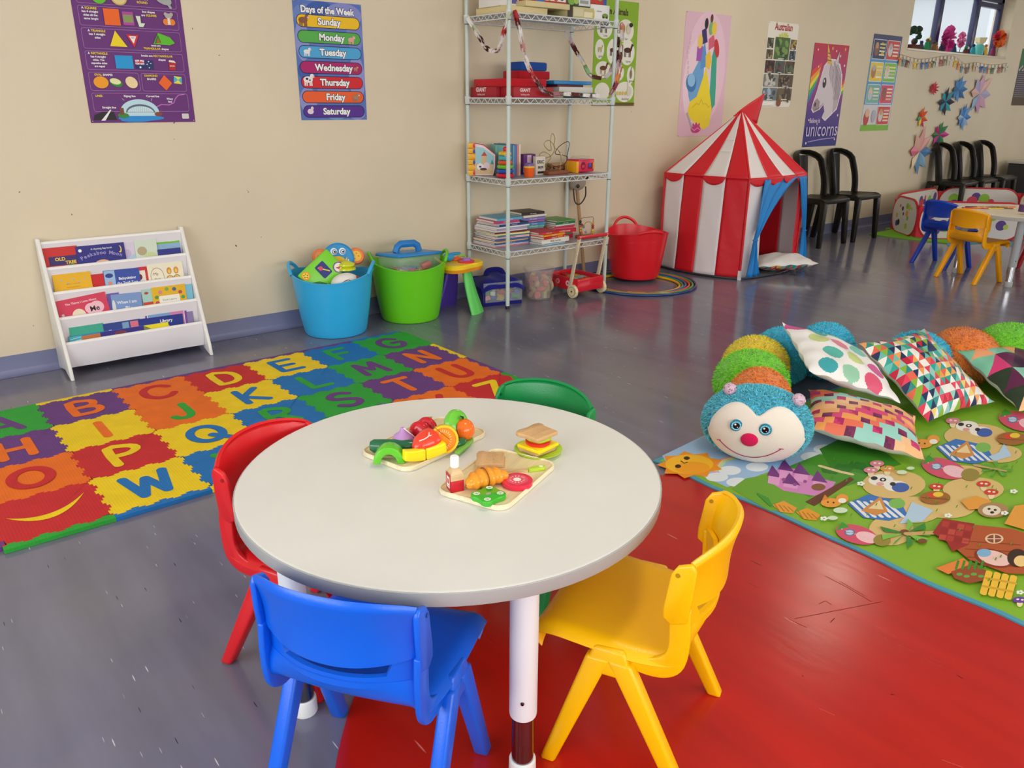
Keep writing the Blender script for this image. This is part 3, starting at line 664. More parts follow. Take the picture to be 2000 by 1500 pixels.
def quad(u0, v0, pts, col, sc=1): Pg([(u0+x*sc, v0+y*sc) for x, y in pts], col)
Pg([(1293, 893), (1390, 846), (1610, 800), (1660, 860), (1600, 905), (1500, 925), (1420, 955), (1360, 928), (1300, 905)], '9FC3E8')      # sky
for u, v in ((1400, 935), (1425, 922), (1478, 915), (1440, 945), (1610, 880), (1585, 895)): E_(u, v, 22, 9, 'E4EEF6')
Pg([(1428, 958), (1455, 938), (1500, 930), (1560, 938), (1590, 975), (1560, 1005), (1500, 1000)], '6DAA2E')
Pg([(1500, 930), (1600, 890), (1700, 905), (1720, 930), (1660, 950), (1580, 975)], '4E9A2A')
Pg([(1600, 880), (1660, 850), (1720, 880), (1760, 910), (1690, 930), (1620, 915)], '3F8A26')
# rainbow
for i, c in enumerate(('e9a2b0', 'f0d28a', 'b6dca8')): a.line([(1395+3*i, 925-2*i), (1410+3*i, 900+2*i), (1440, 892+3*i)], .012, c)
# sun
sp = []
for k in range(18): an = 2*math.pi*k/18; rr = 1 if k % 2 else .76; sp.append((1348+66*rr*math.cos(an), 911+27*rr*math.sin(an)))
Pg(sp, 'F2961E'); E_(1346, 910, 47, 19, 'F9BE28'); E_(1352, 917, 34, 12, 'F6A51F'); E_(1324, 914, 6, 3.6, '3a1a08'); E_(1341, 898, 6, 3.4, '3a1a08'); a.line([(1330, 904), (1336, 908), (1342, 906)], .006, '3a1a08')
# castle
Pg([(1508, 948), (1520, 915), (1560, 920), (1590, 935), (1632, 945), (1620, 962), (1590, 972), (1530, 962)], 'D98AC8')
for u, v, w_, h_ in ((1512, 930, 11, 22), (1535, 918, 12, 24), (1565, 925, 13, 22), (1600, 940, 12, 20), (1545, 945, 14, 14)):
    Pg([(u-w_, v), (u+w_, v+5), (u+w_-2, v+h_), (u-w_-2, v+h_-5)], 'E7A3D6'); Pg([(u-w_-4, v+2), (u-4, v-18), (u+w_+4, v+7)], '7A3B86')
E_(1598, 955, 14, 7, '8A5A3A'); Pg([(1572, 984), (1660, 935), (1668, 940), (1590, 992)], '6b3a22')
for u, v in ((1530, 940), (1552, 950), (1572, 944)): E_(u, v, 4, 3, '9c4f94')
# trees
for i in range(9): E_(1612+9*i, 920+3*(i % 3)-1.5*i, 8, 7, '2f7a28'); 
a.line([(1602, 914), (1640, 925), (1662, 930)], .02, 'E4D49A')
# pineapples
for u, v in ((1530, 998), (1576, 1012)): Pg([(u-22, v-8), (u, v-16), (u+26, v-2), (u+18, v+9), (u-6, v+6)], 'E8A02C'); [a.line([(u-18+9*k, v-10+2*k), (u-8+9*k, v+5)], .004, 'b8701c') for k in range(4)]
for k in range(4): a.line([(1505, 992), (1480+6*k, 968+3*k)], .010, '3f9a34')
# sandy patches
for u, v, rx, ry in ((1745, 950, 62, 28), (1785, 1000, 55, 26), (1740, 1040, 44, 30), (1905, 855, 62, 24), (1950, 890, 45, 18), (1900, 960, 60, 24), (1850, 995, 55, 22), (1880, 925, 40, 12)): E_(u, v, rx, ry, 'DFC07C')
def cow(u, v, s=1):
    E_(u, v, 26*s, 12*s, 'F4F0EA'); E_(u+30*s, v+12*s, 24*s, 11*s, 'F4F0EA'); E_(u+40*s, v+15*s, 18*s, 10*s, '3F62B4')
    E_(u+4*s, v-1*s, 7*s, 4*s, '23252c'); E_(u-14*s, v-4*s, 7*s, 4*s, '23252c'); E_(u+24*s, v+8*s, 6*s, 4*s, '23252c'); E_(u+4*s, v-1*s, 3*s, 2*s, 'F4F0EA'); E_(u-2*s, v+8*s, 8*s, 4*s, 'E8A6A0')
cow(1720, 942, .95); cow(1888, 836, .85)
def tent_(u, v, s=1):
    Pg([(u-60*s, v-2*s), (u-20*s, v-20*s), (u+42*s, v-6*s), (u+58*s, v+22*s), (u+20*s, v+32*s), (u-30*s, v+26*s)], '3A78C4')
    for k in range(6): a.line([(u-52*s+13*k*s, v-4*s-(k % 2)*2), (u-22*s+14*k*s, v+24*s)], .014*s, 'E8EEF6')
    Pg([(u-34*s, v+12*s), (u+4*s, v-16*s), (u+18*s, v+14*s), (u-6*s, v+22*s)], 'D8924A'); Pg([(u-20*s, v+8*s), (u+2*s, v-8*s), (u+10*s, v+10*s)], 'F0D9A4'); E_(u+36*s, v-2*s, 16*s, 10*s, '7FBE5A')
tent_(1715, 990); tent_(1885, 880, .95)
for u, v in ((1745, 900), (1890, 1095)): pass
Pg([(1780, 985), (1822, 1002), (1800, 1024), (1755, 1028), (1768, 1012)], 'B7D4EC'); Pg([(1960, 870), (1975, 895), (1940, 905), (1930, 896), (1950, 888)], 'B7D4EC')
def mushroom(u, v, c='D8412E', s=1): E_(u, v+5*s, 6*s, 7*s, 'F2DDB0'); E_(u, v-2*s, 14*s, 6*s, c); E_(u-4*s, v-3*s, 3*s, 1.6*s, 'F6EEDC'); E_(u+5*s, v-2*s, 3*s, 1.6*s, 'F6EEDC')
for u, v, c in ((1828, 957, 'D8412E'), (1920, 952, 'D8412E'), (1935, 968, 'D8412E'), (1712, 912, 'E58AA0'), (1732, 922, 'E9A24A'), (1700, 925, 'E58AA0'), (1860, 828, 'E58AA0'), (1990, 1180, '6B3FA0')): mushroom(u, v, c)
def berry(u, v, s=1, fl=1):
    E_(u, v, 44*s, 19*s, 'D8506E', rot=.25); E_(u+22*s, v+6*s, 24*s, 11*s, 'F4C6CE', rot=.25); E_(u-14*s, v-4*s, 11*s, 7*s, '5A78A8'); E_(u-14*s, v-4*s, 8*s, 5*s, 'BFD6EA'); a.line([(u-22*s, v-4*s), (u-6*s, v-4*s)], .003, '5A78A8')
    E_(u+52*s, v+12*s, 18*s, 12*s, '9A8A3C'); Pg([(u-42*s, v-8*s), (u-30*s, v-26*s), (u-14*s, v-16*s)], '3F9A34')
    for k in range(8): E_(u-30*s+9*k*s, v-11*s+3.4*k*s, 1.6*s, 1*s, 'F2B8C2')
berry(1842, 920); berry(1672, 1050, .95); berry(1990, 828, .95)
# fox, basket, palm
def fox(u, v): E_(u, v, 20, 9, 'F0A23C'); E_(u+22, v-8, 12, 9, 'F0A23C'); E_(u+22, v-4, 8, 5, 'F8F2E4'); Pg([(u-18, v-4), (u-12, v-16), (u-4, v-7)], 'E08A28'); E_(u-6, v-1, 2, 1.5, '2a1a10'); E_(u+5, v, 2, 1.5, '2a1a10')
fox(1622, 988); fox(1800, 872)
for u, v in ((1825, 978), (1975, 862)): E_(u, v, 30, 13, 'A5682C'); E_(u-6, v-4, 10, 5, 'D8412E'); E_(u+6, v-6, 10, 5, 'F2CC3A'); a.line([(u-26, v), (u+26, v+4)], .006, '7a4718')
for k in range(9): an = k*.7; Pg([(1768, 1048), (1768+52*math.cos(an)+6*math.sin(an), 1048+24*math.sin(an)-5), (1768+46*math.cos(an)-6*math.sin(an), 1048+24*math.sin(an)+6)], ['4DA03A', '7EC24A', '3A8A3A'][k % 3])
for u, v in ((1765, 1046), (1800, 1064)): E_(u, v, 9, 5, '7a4a20')
a.line([(1770, 1050), (1830, 1047)], .02, 'cda86a')
a.line([(1905, 915), (1960, 925)], .02, 'cda86a'); [Pg([(1945, 922), (1945+34*math.cos(k*.9), 922+15*math.sin(k*.9)), (1945+28*math.cos(k*.9+.3), 922+15*math.sin(k*.9+.3))], '5aa83c') for k in range(7)]
# pumpkin carriage with dog
Pg([(1875, 985), (1905, 975), (1935, 985), (1925, 1000), (1890, 1002)], 'E8A03C'); Pg([(1980, 995), (2010, 990), (2040, 1010), (2010, 1045), (1960, 1030)], 'E8A03C'); E_(1938, 1003, 30, 15, 'B08A5A'); E_(1935, 1004, 18, 10, 'E9DCC4'); E_(1942, 1003, 3, 2, '241c18'); E_(1930, 1001, 3, 2, '241c18'); E_(1936, 1008, 4, 2.4, '241c18')
# big house
Pg([(1845, 1062), (1880, 1030), (1975, 1040), (2040, 1062), (2030, 1130), (1965, 1128), (1890, 1100)], 'B4552A'); Pg([(1820, 1048), (1840, 1020), (1902, 1030), (1890, 1072), (1858, 1085), (1848, 1066)], 'A02A26')
for i in range(3):
    for j in range(4): Pg([(1840+15*j-3*i, 1025+2.5*j+13*i), (1853+15*j-3*i, 1027+2.5*j+13*i), (1850+15*j-3*i, 1037+2.5*j+13*i), (1837+15*j-3*i, 1035+2.5*j+13*i)], ['B83A32', '98241f', 'c24a3c'][(i+j) % 3])
for k in range(4): a.line([(1880+4*k, 1064+16*k), (1990, 1072+14*k)], .004, '8c3a1a')
E_(1940, 1060, 18, 10, 'E8C9A0'); E_(1940, 1060, 14, 8, '8a4a38'); a.line([(1926, 1060), (1954, 1060)], .004, 'E8C9A0'); a.line([(1940, 1051), (1940, 1069)], .004, 'E8C9A0')
E_(1938, 1098, 38, 17, '8a3418', rot=.25); E_(1940, 1098, 33, 14, 'F0C8C0', rot=.25); E_(1920, 1088, 14, 8, '7FB4D8')
E_(1985, 1098, 20, 18, '3a2418'); E_(1992, 1104, 14, 11, 'F2D08A')
Pg([(1826, 1118), (1880, 1098), (1895, 1112), (1850, 1130)], 'E8843A'); Pg([(1855, 1125), (1890, 1112), (1924, 1122), (1920, 1142), (1890, 1148), (1862, 1138)], '9A4A26'); [E_(1872+14*k, 1130+4*(k % 2), 6, 3, '5FA84A') for k in range(4)]; [a.line([(1865+12*k, 1120), (1870+12*k, 1104)], .006, '3f8a2c') for k in range(5)]
for k in range(4): a.line([(1930+16*k, 1126+3*k), (1918+16*k, 1168+3*k)], .016, 'F0C03A')
a.line([(1925, 1138), (1980, 1148)], .012, 'D8A52C'); a.line([(1920, 1154), (1972, 1164)], .012, 'D8A52C')
for u, v in ((1978, 967), (1990, 1166), (1960, 1010), (1680, 952), (1608, 1021), (1850, 1015), (1700, 880)):
    for k in range(5): E_(u+5*math.cos(k*1.257), v+2.6*math.sin(k*1.257), 3, 1.8, 'F4F8F0')
for u, v, rx in ((1760, 930, 10), (1777, 922, 8), (1640, 1005, 14), (1625, 1020, 10)): E_(u, v, rx, rx*.4, 'D8ECD0')
for k in range(60):
    u, v = random.uniform(1600, 1990), random.uniform(880, 1160)
    if v > 1000+(u-1600)*.48-10: continue
    a.line([(u, v), (u+3, v-5)], .003, '4f9a22', cap=False)
obj('printed_picture', a, 'sheet', pm)
# ------------------------------------------------------------------ wire rack
RX, RY, RW, RD = 3.031, 3.785, .861, .405; SZ = [.357, .792, 1.257, 1.712]
rk = thing('wire_rack', 'tall pale metal wire shelving rack loaded with books and toys', 'shelf', (RX, RY, 0))
PC = 'CBD6CF'
for x in (0, RW):
    for y in (0, RD):
        g = obj('post', MB().lathe([(.0125, .02), (.0125, 2.05)], PC, n=18), 'paintmetal', rk, (x, y, 0))
        obj('levelling_foot', MB().lathe([(.014, 0), (.014, .02)], '1c1c1e', n=16), 'plastic', g)
        for z in SZ: obj('clip_ring', MB().lathe([(.0125, z-.036), (.0165, z-.030), (.0185, z+.012), (.0125, z+.014)], 'D6DEDA', n=16).lathe([(.0135, z-.040), (.0135, z-.036)], '26282a', n=16), 'paintmetal', g)
for z in SZ:
    s = thing('shelf', None, None, (0, 0, 0)); s.parent = rk
    fr = MB()
    for zz, rr in ((z, .0038), (z-.030, .0034)):
        fr.tube([(0, 0, zz), (RW, 0, zz)], rr, 'DDE2E2', 6); fr.tube([(0, RD, zz), (RW, RD, zz)], rr, 'DDE2E2', 6)
        fr.tube([(0, 0, zz), (0, RD, zz)], rr, 'DDE2E2', 6); fr.tube([(RW, 0, zz), (RW, RD, zz)], rr, 'DDE2E2', 6)
    COLs = 'DDE2E2'
    def zig(p, q, n):
        p = Vector(p); q = Vector(q); P = [p+(q-p)*(i/n)+Vector((0, 0, 0 if i % 2 == 0 else -.030)) for i in range(n+1)]
        for a_, b_ in zip(P, P[1:]): fr.tube([a_, b_], .0022, COLs, 4)
    zig((0, 0, z), (RW, 0, z), 26); zig((0, RD, z), (RW, RD, z), 26); zig((0, 0, z), (0, RD, z), 14); zig((RW, 0, z), (RW, RD, z), 14)
    bpy.data.objects.remove(s)
    s = obj('shelf', fr, 'paintmetal', rk)
    wi_ = MB()
    for i in range(1, 36): x = RW*i/36; wi_.tube([(x, 0, z+.002), (x, RD, z+.002)], .0018, 'DDE2E2', 4)
    for y in (.13, .27): wi_.tube([(0, y, z-.001), (RW, y, z-.001)], .003, 'DDE2E2', 4)
    obj('shelf_wires', wi_, 'paintmetal', s, )['kind'] = 'stuff'
    obj('shelf_liner', MB().box((RW/2, RD/2, z+.0045), (RW-.02, RD-.012, .0012), 'A9A9B4'), 'plastic', s)
TOP = [z+.0055 for z in SZ]
ORD = ['lowest', 'second from the bottom', 'third from the bottom', 'fourth from the bottom', 'fifth from the bottom', 'sixth from the bottom', 'seventh from the bottom', 'eighth from the bottom', 'ninth from the bottom', 'tenth from the bottom', 'eleventh from the bottom', 'twelfth from the bottom', 'thirteenth from the bottom', 'fourteenth from the bottom', 'fifteenth from the bottom', 'sixteenth from the bottom', 'seventeenth from the bottom', 'eighteenth from the bottom']
def flat_book(w, d, t, col, txt=None, page='E9E2D6', band=None):
    m = MB().box((-.002*0, .001, t/2), (w-.006, d-.004, t*.72), page)
    e = min(.0016, t*.14)
    m.box((0, 0, e/2), (w, d, e), col).box((0, 0, t-e/2), (w, d, e), col).box((0, -d/2+.0012, t/2), (w, .0024, t), col)
    if band: m.box((w*.3, -d/2+.0005, t/2), (w*.25, .0024, t*.9), band)
    return m
def pile(cx_, cy_, z, rz, spec, where):
    for i, sp_ in enumerate(spec):
        w, d, t, col, cn = sp_[:5]; r = rz+random.uniform(-.09, .09); ox, oy = random.uniform(-.010, .012), random.uniform(-.012, .006)
        b = obj('picture_book', flat_book(w, d, t, col, band=sp_[5] if len(sp_) > 5 else None), 'print', None, (cx_+ox+w/2, cy_+oy+d/2, z), (0, 0, r))
        tag(b, '%s book, %s of the %s' % (cn, ORD[i] if i < len(spec)-1 else 'topmost', where), 'book', 'books piled on the lowest rack shelf')
        if t > .011:
            a = Art(z=.0002); a.text('little stories' if i % 2 else 'my first words', 0, -t*.22, t*.62, 'f4f2ee' if cn not in ('white', 'cream', 'pale pink') else '8a5a5a', .01); obj('spine_lettering', a, 'print', b, (0, -d/2-.0008, t/2), (R90, 0, 0))
        z += t+.0004
    return z
random.seed(11)
pile(3.055, 3.935, TOP[0], .0, [(.27, .25, .009, 'e08a96', 'pink'), (.27, .25, .008, 'c8d4e2', 'pale blue'), (.28, .24, .012, '2f62b0', 'blue'), (.27, .24, .009, 'e9b36a', 'orange-edged'), (.29, .24, .010, '3f6fb4', 'mid blue'), (.27, .24, .016, 'f2c9c8', 'pale pink'), (.27, .25, .008, '4a86a8', 'teal blue'), (.27, .24, .012, 'ece69a', 'pale yellow'), (.25, .24, .008, '7d2f30', 'maroon'), (.26, .23, .010, 'f0eeea', 'white'), (.25, .24, .013, 'b7a6d2', 'lilac'), (.27, .22, .010, 'eef0f2', 'silvery white'), (.26, .22, .014, '1f4a7c', 'navy'), (.19, .2, .007, 'c3b4dc', 'mauve'), (.20, .2, .014, 'de3a6a', 'hot pink'), (.20, .2, .016, '5fb0d2', 'sky blue')], 'left pile on the rack')
pile(3.335, 3.83, TOP[0], .05, [(.20, .19, .008, '9fd0e2', 'light blue'), (.24, .19, .030, 'efe9da', 'cream'), (.20, .2, .014, 'cf2a30', 'red', 'f08a2c'), (.20, .19, .014, 'f09a1e', 'orange'), (.17, .19, .013, 'd23038', 'dark red')], 'front middle pile on the rack')
pile(3.34, 4.01, TOP[0], .0, [(.2, .18, .05, 'b8cfd8', 'grey-blue boxed'), (.19, .18, .036, '8ab6c4', 'teal boxed'), (.18, .18, .018, '57b6a8', 'sea green'), (.18, .18, .016, '4a8fd0', 'bright blue'), (.19, .17, .012, 'b76aa8', 'orchid'), (.20, .18, .020, '8a7cc8', 'violet'), (.21, .18, .016, 'f0ecdc', 'ivory'), (.19, .17, .017, '3a2c28', 'black')], 'back middle pile on the rack')
pile(3.575, 3.955, TOP[0], -.05, [(.18, .22, .026, 'cf2848', 'crimson'), (.17, .2, .014, 'd84a6a', 'rose', '3f9a4a'), (.19, .22, .024, 'd8203a', 'scarlet'), (.17, .21, .010, 'e05a7a', 'coral pink'), (.18, .21, .010, 'd43a50', 'raspberry'), (.17, .2, .012, 'e9ece6', 'off-white'), (.18, .2, .014, '2f7a50', 'bottle green'), (.17, .19, .010, '6fa85a', 'leaf green')], 'right pile on the rack')
def boxy(name, label, cat, c, d, col, rz=0, m='print', group=None, paint=None, bevel=.0015, side='y'):
    """box standing on c (bottom centre) with print on its front"""
    o = obj(name, MB().box((0, 0, d[2]/2), d, col), m, None, c, (0, 0, rz), bevel=bevel); tag(o, label, cat, group)
    if paint:
        a = Art(lambda x, y: (x*d[0], y*d[2]), z=.0006); paint(a, d); obj('printed_front', a, 'print', o, (-d[0]/2, -d[1]/2, 0), (R90, 0, 0))
    return o
# top shelf: boxed puzzles and games
z = TOP[3]
boxy('puzzle_tray', 'wide pale yellow puzzle box lying at the left of the top rack shelf', 'box', (3.20, 3.97, z), (.30, .30, .035), 'E4D29C')
boxy('puzzle_tray', 'pale yellow flat box behind the front post on the top rack shelf', 'box', (3.33, 3.90, z+.036), (.34, .22, .030), 'DCC996')
boxy('game_box', 'white box with a small purple picture, top left of the rack', 'box', (3.12, 3.98, z+.036), (.16, .2, .08), 'ECEAE6', paint=lambda a, d: (a.rect(.55, .2, .8, .7, '6a6ab0')))
boxy('puzzle_box', 'red and blue picture puzzle box on the pale yellow box, top rack shelf', 'box', (3.33, 3.90, z+.067), (.30, .2, .09), 'B8322E', paint=lambda a, d: (a.rect(.02, .1, .18, .9, 'd8432c'), a.rect(.2, 0, .42, .9, '3a6fc0'), a.rect(.44, .1, .98, .95, 'e9e2d2'), a.ell(.55, .4, .08, .3, '7fae5c'), a.ell(.72, .4, .08, .3, 'c05a48'), a.ell(.88, .4, .06, .25, '3f6a9c')))
boxy('puzzle_box', 'green farm puzzle box in the middle of the top rack shelf', 'box', (3.60, 3.90, z), (.22, .2, .06), 'C9BE86', paint=lambda a, d: (a.rect(.0, 0, .2, 1, '3a342c'), a.rect(.24, .15, .6, .85, 'd8cfa8'), a.rect(.62, .1, .95, .6, 'e9e0b8')))
boxy('puzzle_box', 'black and white pattern puzzle box with a green cover, on the farm box', 'box', (3.58, 3.90, z+.061), (.20, .2, .06), '3d4a34', paint=lambda a, d: (a.ell(.2, .5, .15, .4, '7fae3c'), a.ell(.4, .5, .1, .3, '9fc05a'), a.rect(.5, .1, .98, .9, 'd8dcd8'), a.rect(.55, .3, .9, .6, '9a9aa0')))
boxy('puzzle_box', 'white vehicle puzzle box at the right of the top rack shelf', 'box', (3.76, 3.91, z), (.19, .2, .085), 'F0EFEC', paint=lambda a, d: (a.rect(.02, .1, .32, .6, 'f0d23a'), a.text('puzzles', .17, .16, .017, '2a2a2a', .01), a.text('vehicles', .52, .52, .014, '3a3a3a'), a.ell(.8, .3, .14, .16, '7a9a3c'), a.ell(.72, .2, .05, .08, '3a3a30'), a.ell(.88, .2, .05, .08, '3a3a30')))
boxy('puzzle_box', 'red puzzle box lying on the white vehicle box', 'box', (3.72, 3.91, z+.086), (.21, .2, .09), 'C83A2C', paint=lambda a, d: (a.ell(.5, .6, .12, .3, 'efc44a'), a.ell(.72, .5, .1, .3, '6fae5c'), a.rect(.86, 0, 1, 1, '2f56a8')))
# second shelf down: giant flash card boxes, cases, folders
z = TOP[2]
def pg(a, d): a.text('GIANT', .28, .55, .026, 'F2DCDC', .03); a.text('building cards', .28, .20, .012, 'F2DCDC', .01); a.ell(.93, .3, .03, .1, 'F0C0C0')
boxy('card_box', 'dark red box reading GIANT, at the back left of the upper rack shelf', 'box', (3.165, 4.055, z), (.23, .25, .058), 'A8202E')
b = bpy.data.objects['card_box']; a = Art(z=.0006); a.text('GIANT', -.02, .032, .034, 'F2DCDC', .03); a.text('building cards', -.02, .012, .014, 'F2DCDC', .01); obj('printed_side', a, 'print', b, (-.115, 0, 0), (R90, 0, -R90))
boxy('card_box', 'dark red box reading GIANT just right of the front post, upper rack shelf', 'box', (3.235, 3.86, z), (.31, .125, .058), 'B0222E', paint=pg)
boxy('zip_case', 'long red case lying across the two GIANT boxes', 'case', (3.205, 3.99, z+.059), (.30, .34, .045), 'C81F2C', m='fabric', bevel=.008)
boxy('zip_case', 'small dark red case under the blue one on the upper rack shelf', 'case', (3.345, 4.0, z+.105), (.25, .16, .048), 'B01C28', m='fabric', bevel=.008)
boxy('zip_case', 'blue case on top of the red cases, upper rack shelf', 'case', (3.345, 4.0, z+.154), (.21, .15, .050), '1F4C9C', m='fabric', bevel=.010)
boxy('pencil_tin', 'patterned brown tin beside the red case, upper rack shelf', 'tin', (3.44, 3.84, z), (.08, .07, .035), 'b5a58c')
boxy('document_folder', 'dark green folder at the bottom right of the upper rack shelf', 'folder', (3.63, 3.98, z), (.34, .28, .030), '1f4a38', rz=.06)
boxy('document_folder', 'white ring folder between the green and blue ones, upper rack shelf', 'folder', (3.64, 3.98, z+.031), (.28, .25, .034), 'DAD8D0', rz=-.04)
boxy('document_folder', 'maroon folder under the blue one, upper rack shelf', 'folder', (3.60, 3.99, z+.066), (.24, .22, .012), '6a2030', rz=.08)
boxy('document_folder', 'bright blue folder topmost of the folders on the upper rack shelf', 'folder', (3.62, 4.0, z+.079), (.34, .25, .022), '1a7fc0', rz=.05, m='plastic')
# third shelf: toys
z = TOP[1]
tb_ = thing('toy_book_house', 'toy book with yellow brick spine and castle picture, on the middle rack shelf', 'toy', (3.075, 4.09, z), -.64)
pts = [(-.055, 0), (.065, 0), (.078, .05), (.080, .13), (.0, .188), (-.055, .198)]
obj('page_block', MB().prism(pts, -.012, .012, 'C8324A', Matrix.Rotation(R90, 4, 'X')), 'plastic', tb_, bevel=.004)
a = Art(z=.0125); a.poly([(x*.93, y*.96+.003) for x, y in pts], 'F0D9DC'); a.poly([(x*.85, y*.86+.006) for x, y in pts], '9FD0DA'); a.rect(-.045, .008, .060, .075, 'D9B98A'); a.rect(-.012, .07, .022, .12, 'D9BC92'); a.poly([(-.014, .12), (.024, .12), (.006, .148)], 'C8443C'); a.ell(-.02, .055, .022, .02, 'F2ECEA'); a.ell(.02, .06, .02, .022, 'EBD3DC'); a.ell(-.02, .055, .008, .006, '3a3a44'); a.ell(0, .04, .022, .008, '5a2c2a'); a.poly([(.045, .07), (.066, .07), (.055, .1)], '3F9A8A')
obj('picture_page', a, 'print', tb_, rot=(R90, 0, 0))
for k in range(6): obj('spine_brick', MB().box((-.075, 0, .017+.033*k), (.042, .034, .031), 'F5B62A').box((-.058, -.0175, .017+.033*k), (.014, .004, .022), ['D8304A', 'F5B62A', '2A4FA0', 'F5B62A', '2A4FA0', 'D8304A'][k]), 'plastic', tb_, bevel=.002)
rs = thing('stacking_rings', 'rainbow ring stacking toy behind the front post, middle rack shelf', 'toy', (3.10, 3.90, z))
for k, (c, r) in enumerate((('D8203C', .056), ('2458B8', .053), ('7CC234', .050), ('E4582A', .046), ('4FB8C4', .042))):
    obj('ring', MB().lathe([(r*.55+(r-r*.55)*0+.0+.5*(r*.45)*(1-math.cos(q*math.pi/5)) if False else r-.012+.012*math.cos(q*math.pi/4), .014+.0255*k+.0125*math.sin(q*math.pi/4)) for q in range(9)], c, n=30, cap=False), 'gloss', rs)
obj('star_ring', MB().lathe([(.018, .133), (.036, .137), (.036, .150), (.018, .156)], 'F4C61E', n=40, rmod=lambda a: 1+.14*math.cos(5*a)), 'gloss', rs)
obj('knob', MB().ball((0, 0, .168), .016, 'D8203C').lathe([(.012, 0), (.010, .155)], 'E8E8E8', n=12), 'gloss', rs)
for k, (x, w, h, c, n) in enumerate(((3.215, .012, .185, '7FBFB8', 'teal'), (3.245, .010, .190, '3F7C9C', 'dark teal'), (3.262, .012, .186, '6FA6C0', 'grey blue'), (3.279, .012, .190, '5A7FC0', 'mid blue'), (3.296, .012, .186, 'D88A8A', 'dusty pink'), (3.312, .012, .190, 'E8DCC4', 'cream'))):
    boxy('picture_book', '%s upright book behind the ring stacker, %s along the row' % (n, ['first', 'second', 'third', 'fourth', 'fifth', 'last'][k]), 'book', (x-.045, 4.05, z), (w+.002, .20, h), c, rz=-.1, group='upright books on the middle rack shelf')
b = boxy('picture_book', 'teal flat-faced book standing behind the toy book house', 'book', (3.22, 4.06, z), (.13, .012, .178), '7FBFB8', rz=-.2, group='upright books on the middle rack shelf', paint=lambda a, d: (a.ell(.3, .3, .25, .2, 'EAF2EE'), a.ell(.5, .7, .3, .12, '9AD0C8'), a.ell(.2, .55, .1, .08, '3a4a58')))
cup = thing('beaker', 'orange toy cup with a wavy purple and yellow lid, middle rack shelf', 'cup', (3.25, 3.85, z))
obj('cup_body', MB().lathe([(.027, 0), (.030, .004), (.034, .055), (.034, .060)], 'F0641E', n=30, rmod=lambda a: 1+.02*math.cos(8*a)), 'gloss', cup)
obj('yellow_rim', MB().lathe([(.035, .056), (.036, .060), (.033, .066)], 'F2C83A', n=30, rmod=lambda a: 1+.03*math.cos(8*a)), 'gloss', cup)
obj('lid', MB().lathe([(.032, .064), (.028, .078), (.016, .085), (0, .087)], '7A62B0', n=30), 'gloss', cup)
boxy('game_box', 'purple and pink boxed game behind the orange cup', 'box', (3.375, 4.02, z), (.10, .05, .125), '6A2F7E', paint=lambda a, d: (a.rect(.3, .45, .65, .95, 'E8C8E0'), a.rect(0, .1, 1, .4, 'D8D4E8')))
boxy('card_box', 'cream box with heavy black lettering beside the orange cup', 'box', (3.40, 3.93, z), (.08, .03, .115), 'DCD0C2', paint=lambda a, d: (a.text('ERIC', .5, .62, .028, '1c1a1a', .03), a.text('says', .5, .36, .028, '1c1a1a', .03), a.rect(.2, .08, .9, .2, '2a2622')))
bm = thing('bead_maze', 'wooden bead maze with curly olive and dark red wires', 'toy', (3.51, 3.92, z))
obj('wooden_base', MB().box((0, 0, .012), (.17, .12, .024), '8A4A2C'), 'wood', bm, bevel=.004)
obj('wire', MB().tube(smooth([(-.07, 0, .02), (-.05, .0, .07), (-.02, .0, .11), (-.07, .01, .14), (-.10, .02, .12), (-.06, .02, .10), (0, .01, .12), (.01, 0, .17), (-.04, 0, .21), (-.08, .0, .19), (-.05, .0, .155), (.0, .02, .15), (.0, .03, .20), (.015, .03, .25), (.03, .02, .22), (.015, .01, .17), (.05, 0, .14), (.07, 0, .09), (.06, 0, .02)], 6), .0025, '9A8A3C', 6), 'gloss', bm)
obj('wire', MB().tube(smooth([(-.06, -.03, .02), (-.05, -.03, .06), (.0, -.03, .05), (.07, -.03, .06), (.10, -.03, .10), (.05, -.03, .12), (-.01, -.03, .13), (.02, -.03, .17), (.09, -.03, .20), (.11, -.03, .18), (.09, -.03, .09), (.085, -.03, .02)], 6), .0025, '5A2A24', 6), 'gloss', bm)
for x, y, zz, c in ((-.065, -.03, .062, '3a4a24'), (-.045, -.03, .058, '8a4a2a'), (.04, -.03, .125, 'c8b49a'), (-.02, 0, .045, '7a2c20'), (.01, 0, .04, '2c3a2c'), (.05, .0, .045, '9a5a2c'), (-.08, .02, .04, '6a3420')): obj('bead', MB().ball((x, y, zz), .0095, c, 12, 8), 'gloss', bm)
for k in range(3): boxy('wooden_plank', 'thin wooden slat lying behind the bead maze, %s of three' % ['lowest', 'middle', 'topmost'][k], 'board', (3.66, 4.05, z+.019*k), (.20, .10, .017), ['6a4026', 'A87A4C', 'BC9468'][k], rz=.03*k)
ss = thing('shape_sorter', 'pink and yellow shape sorter box at the right of the middle rack shelf', 'toy', (3.765, 3.93, z), .08)
obj('sorter_body', MB().box((0, 0, .045), (.155, .11, .080), 'E0234E'), 'plastic', ss, bevel=.006)
obj('yellow_end', MB().box((-.085, 0, .038), (.022, .11, .075), 'F2A81E'), 'plastic', ss, bevel=.004)
a = Art(z=.0005); a.ell(-.035, .045, .024, .026, '8a1232'); a.poly([(.012, .022), (.055, .022), (.055, .06), (.012, .06)], '8a1232'); obj('shape_holes', a, 'print', ss, (0, -.0552, 0), (R90, 0, 0))
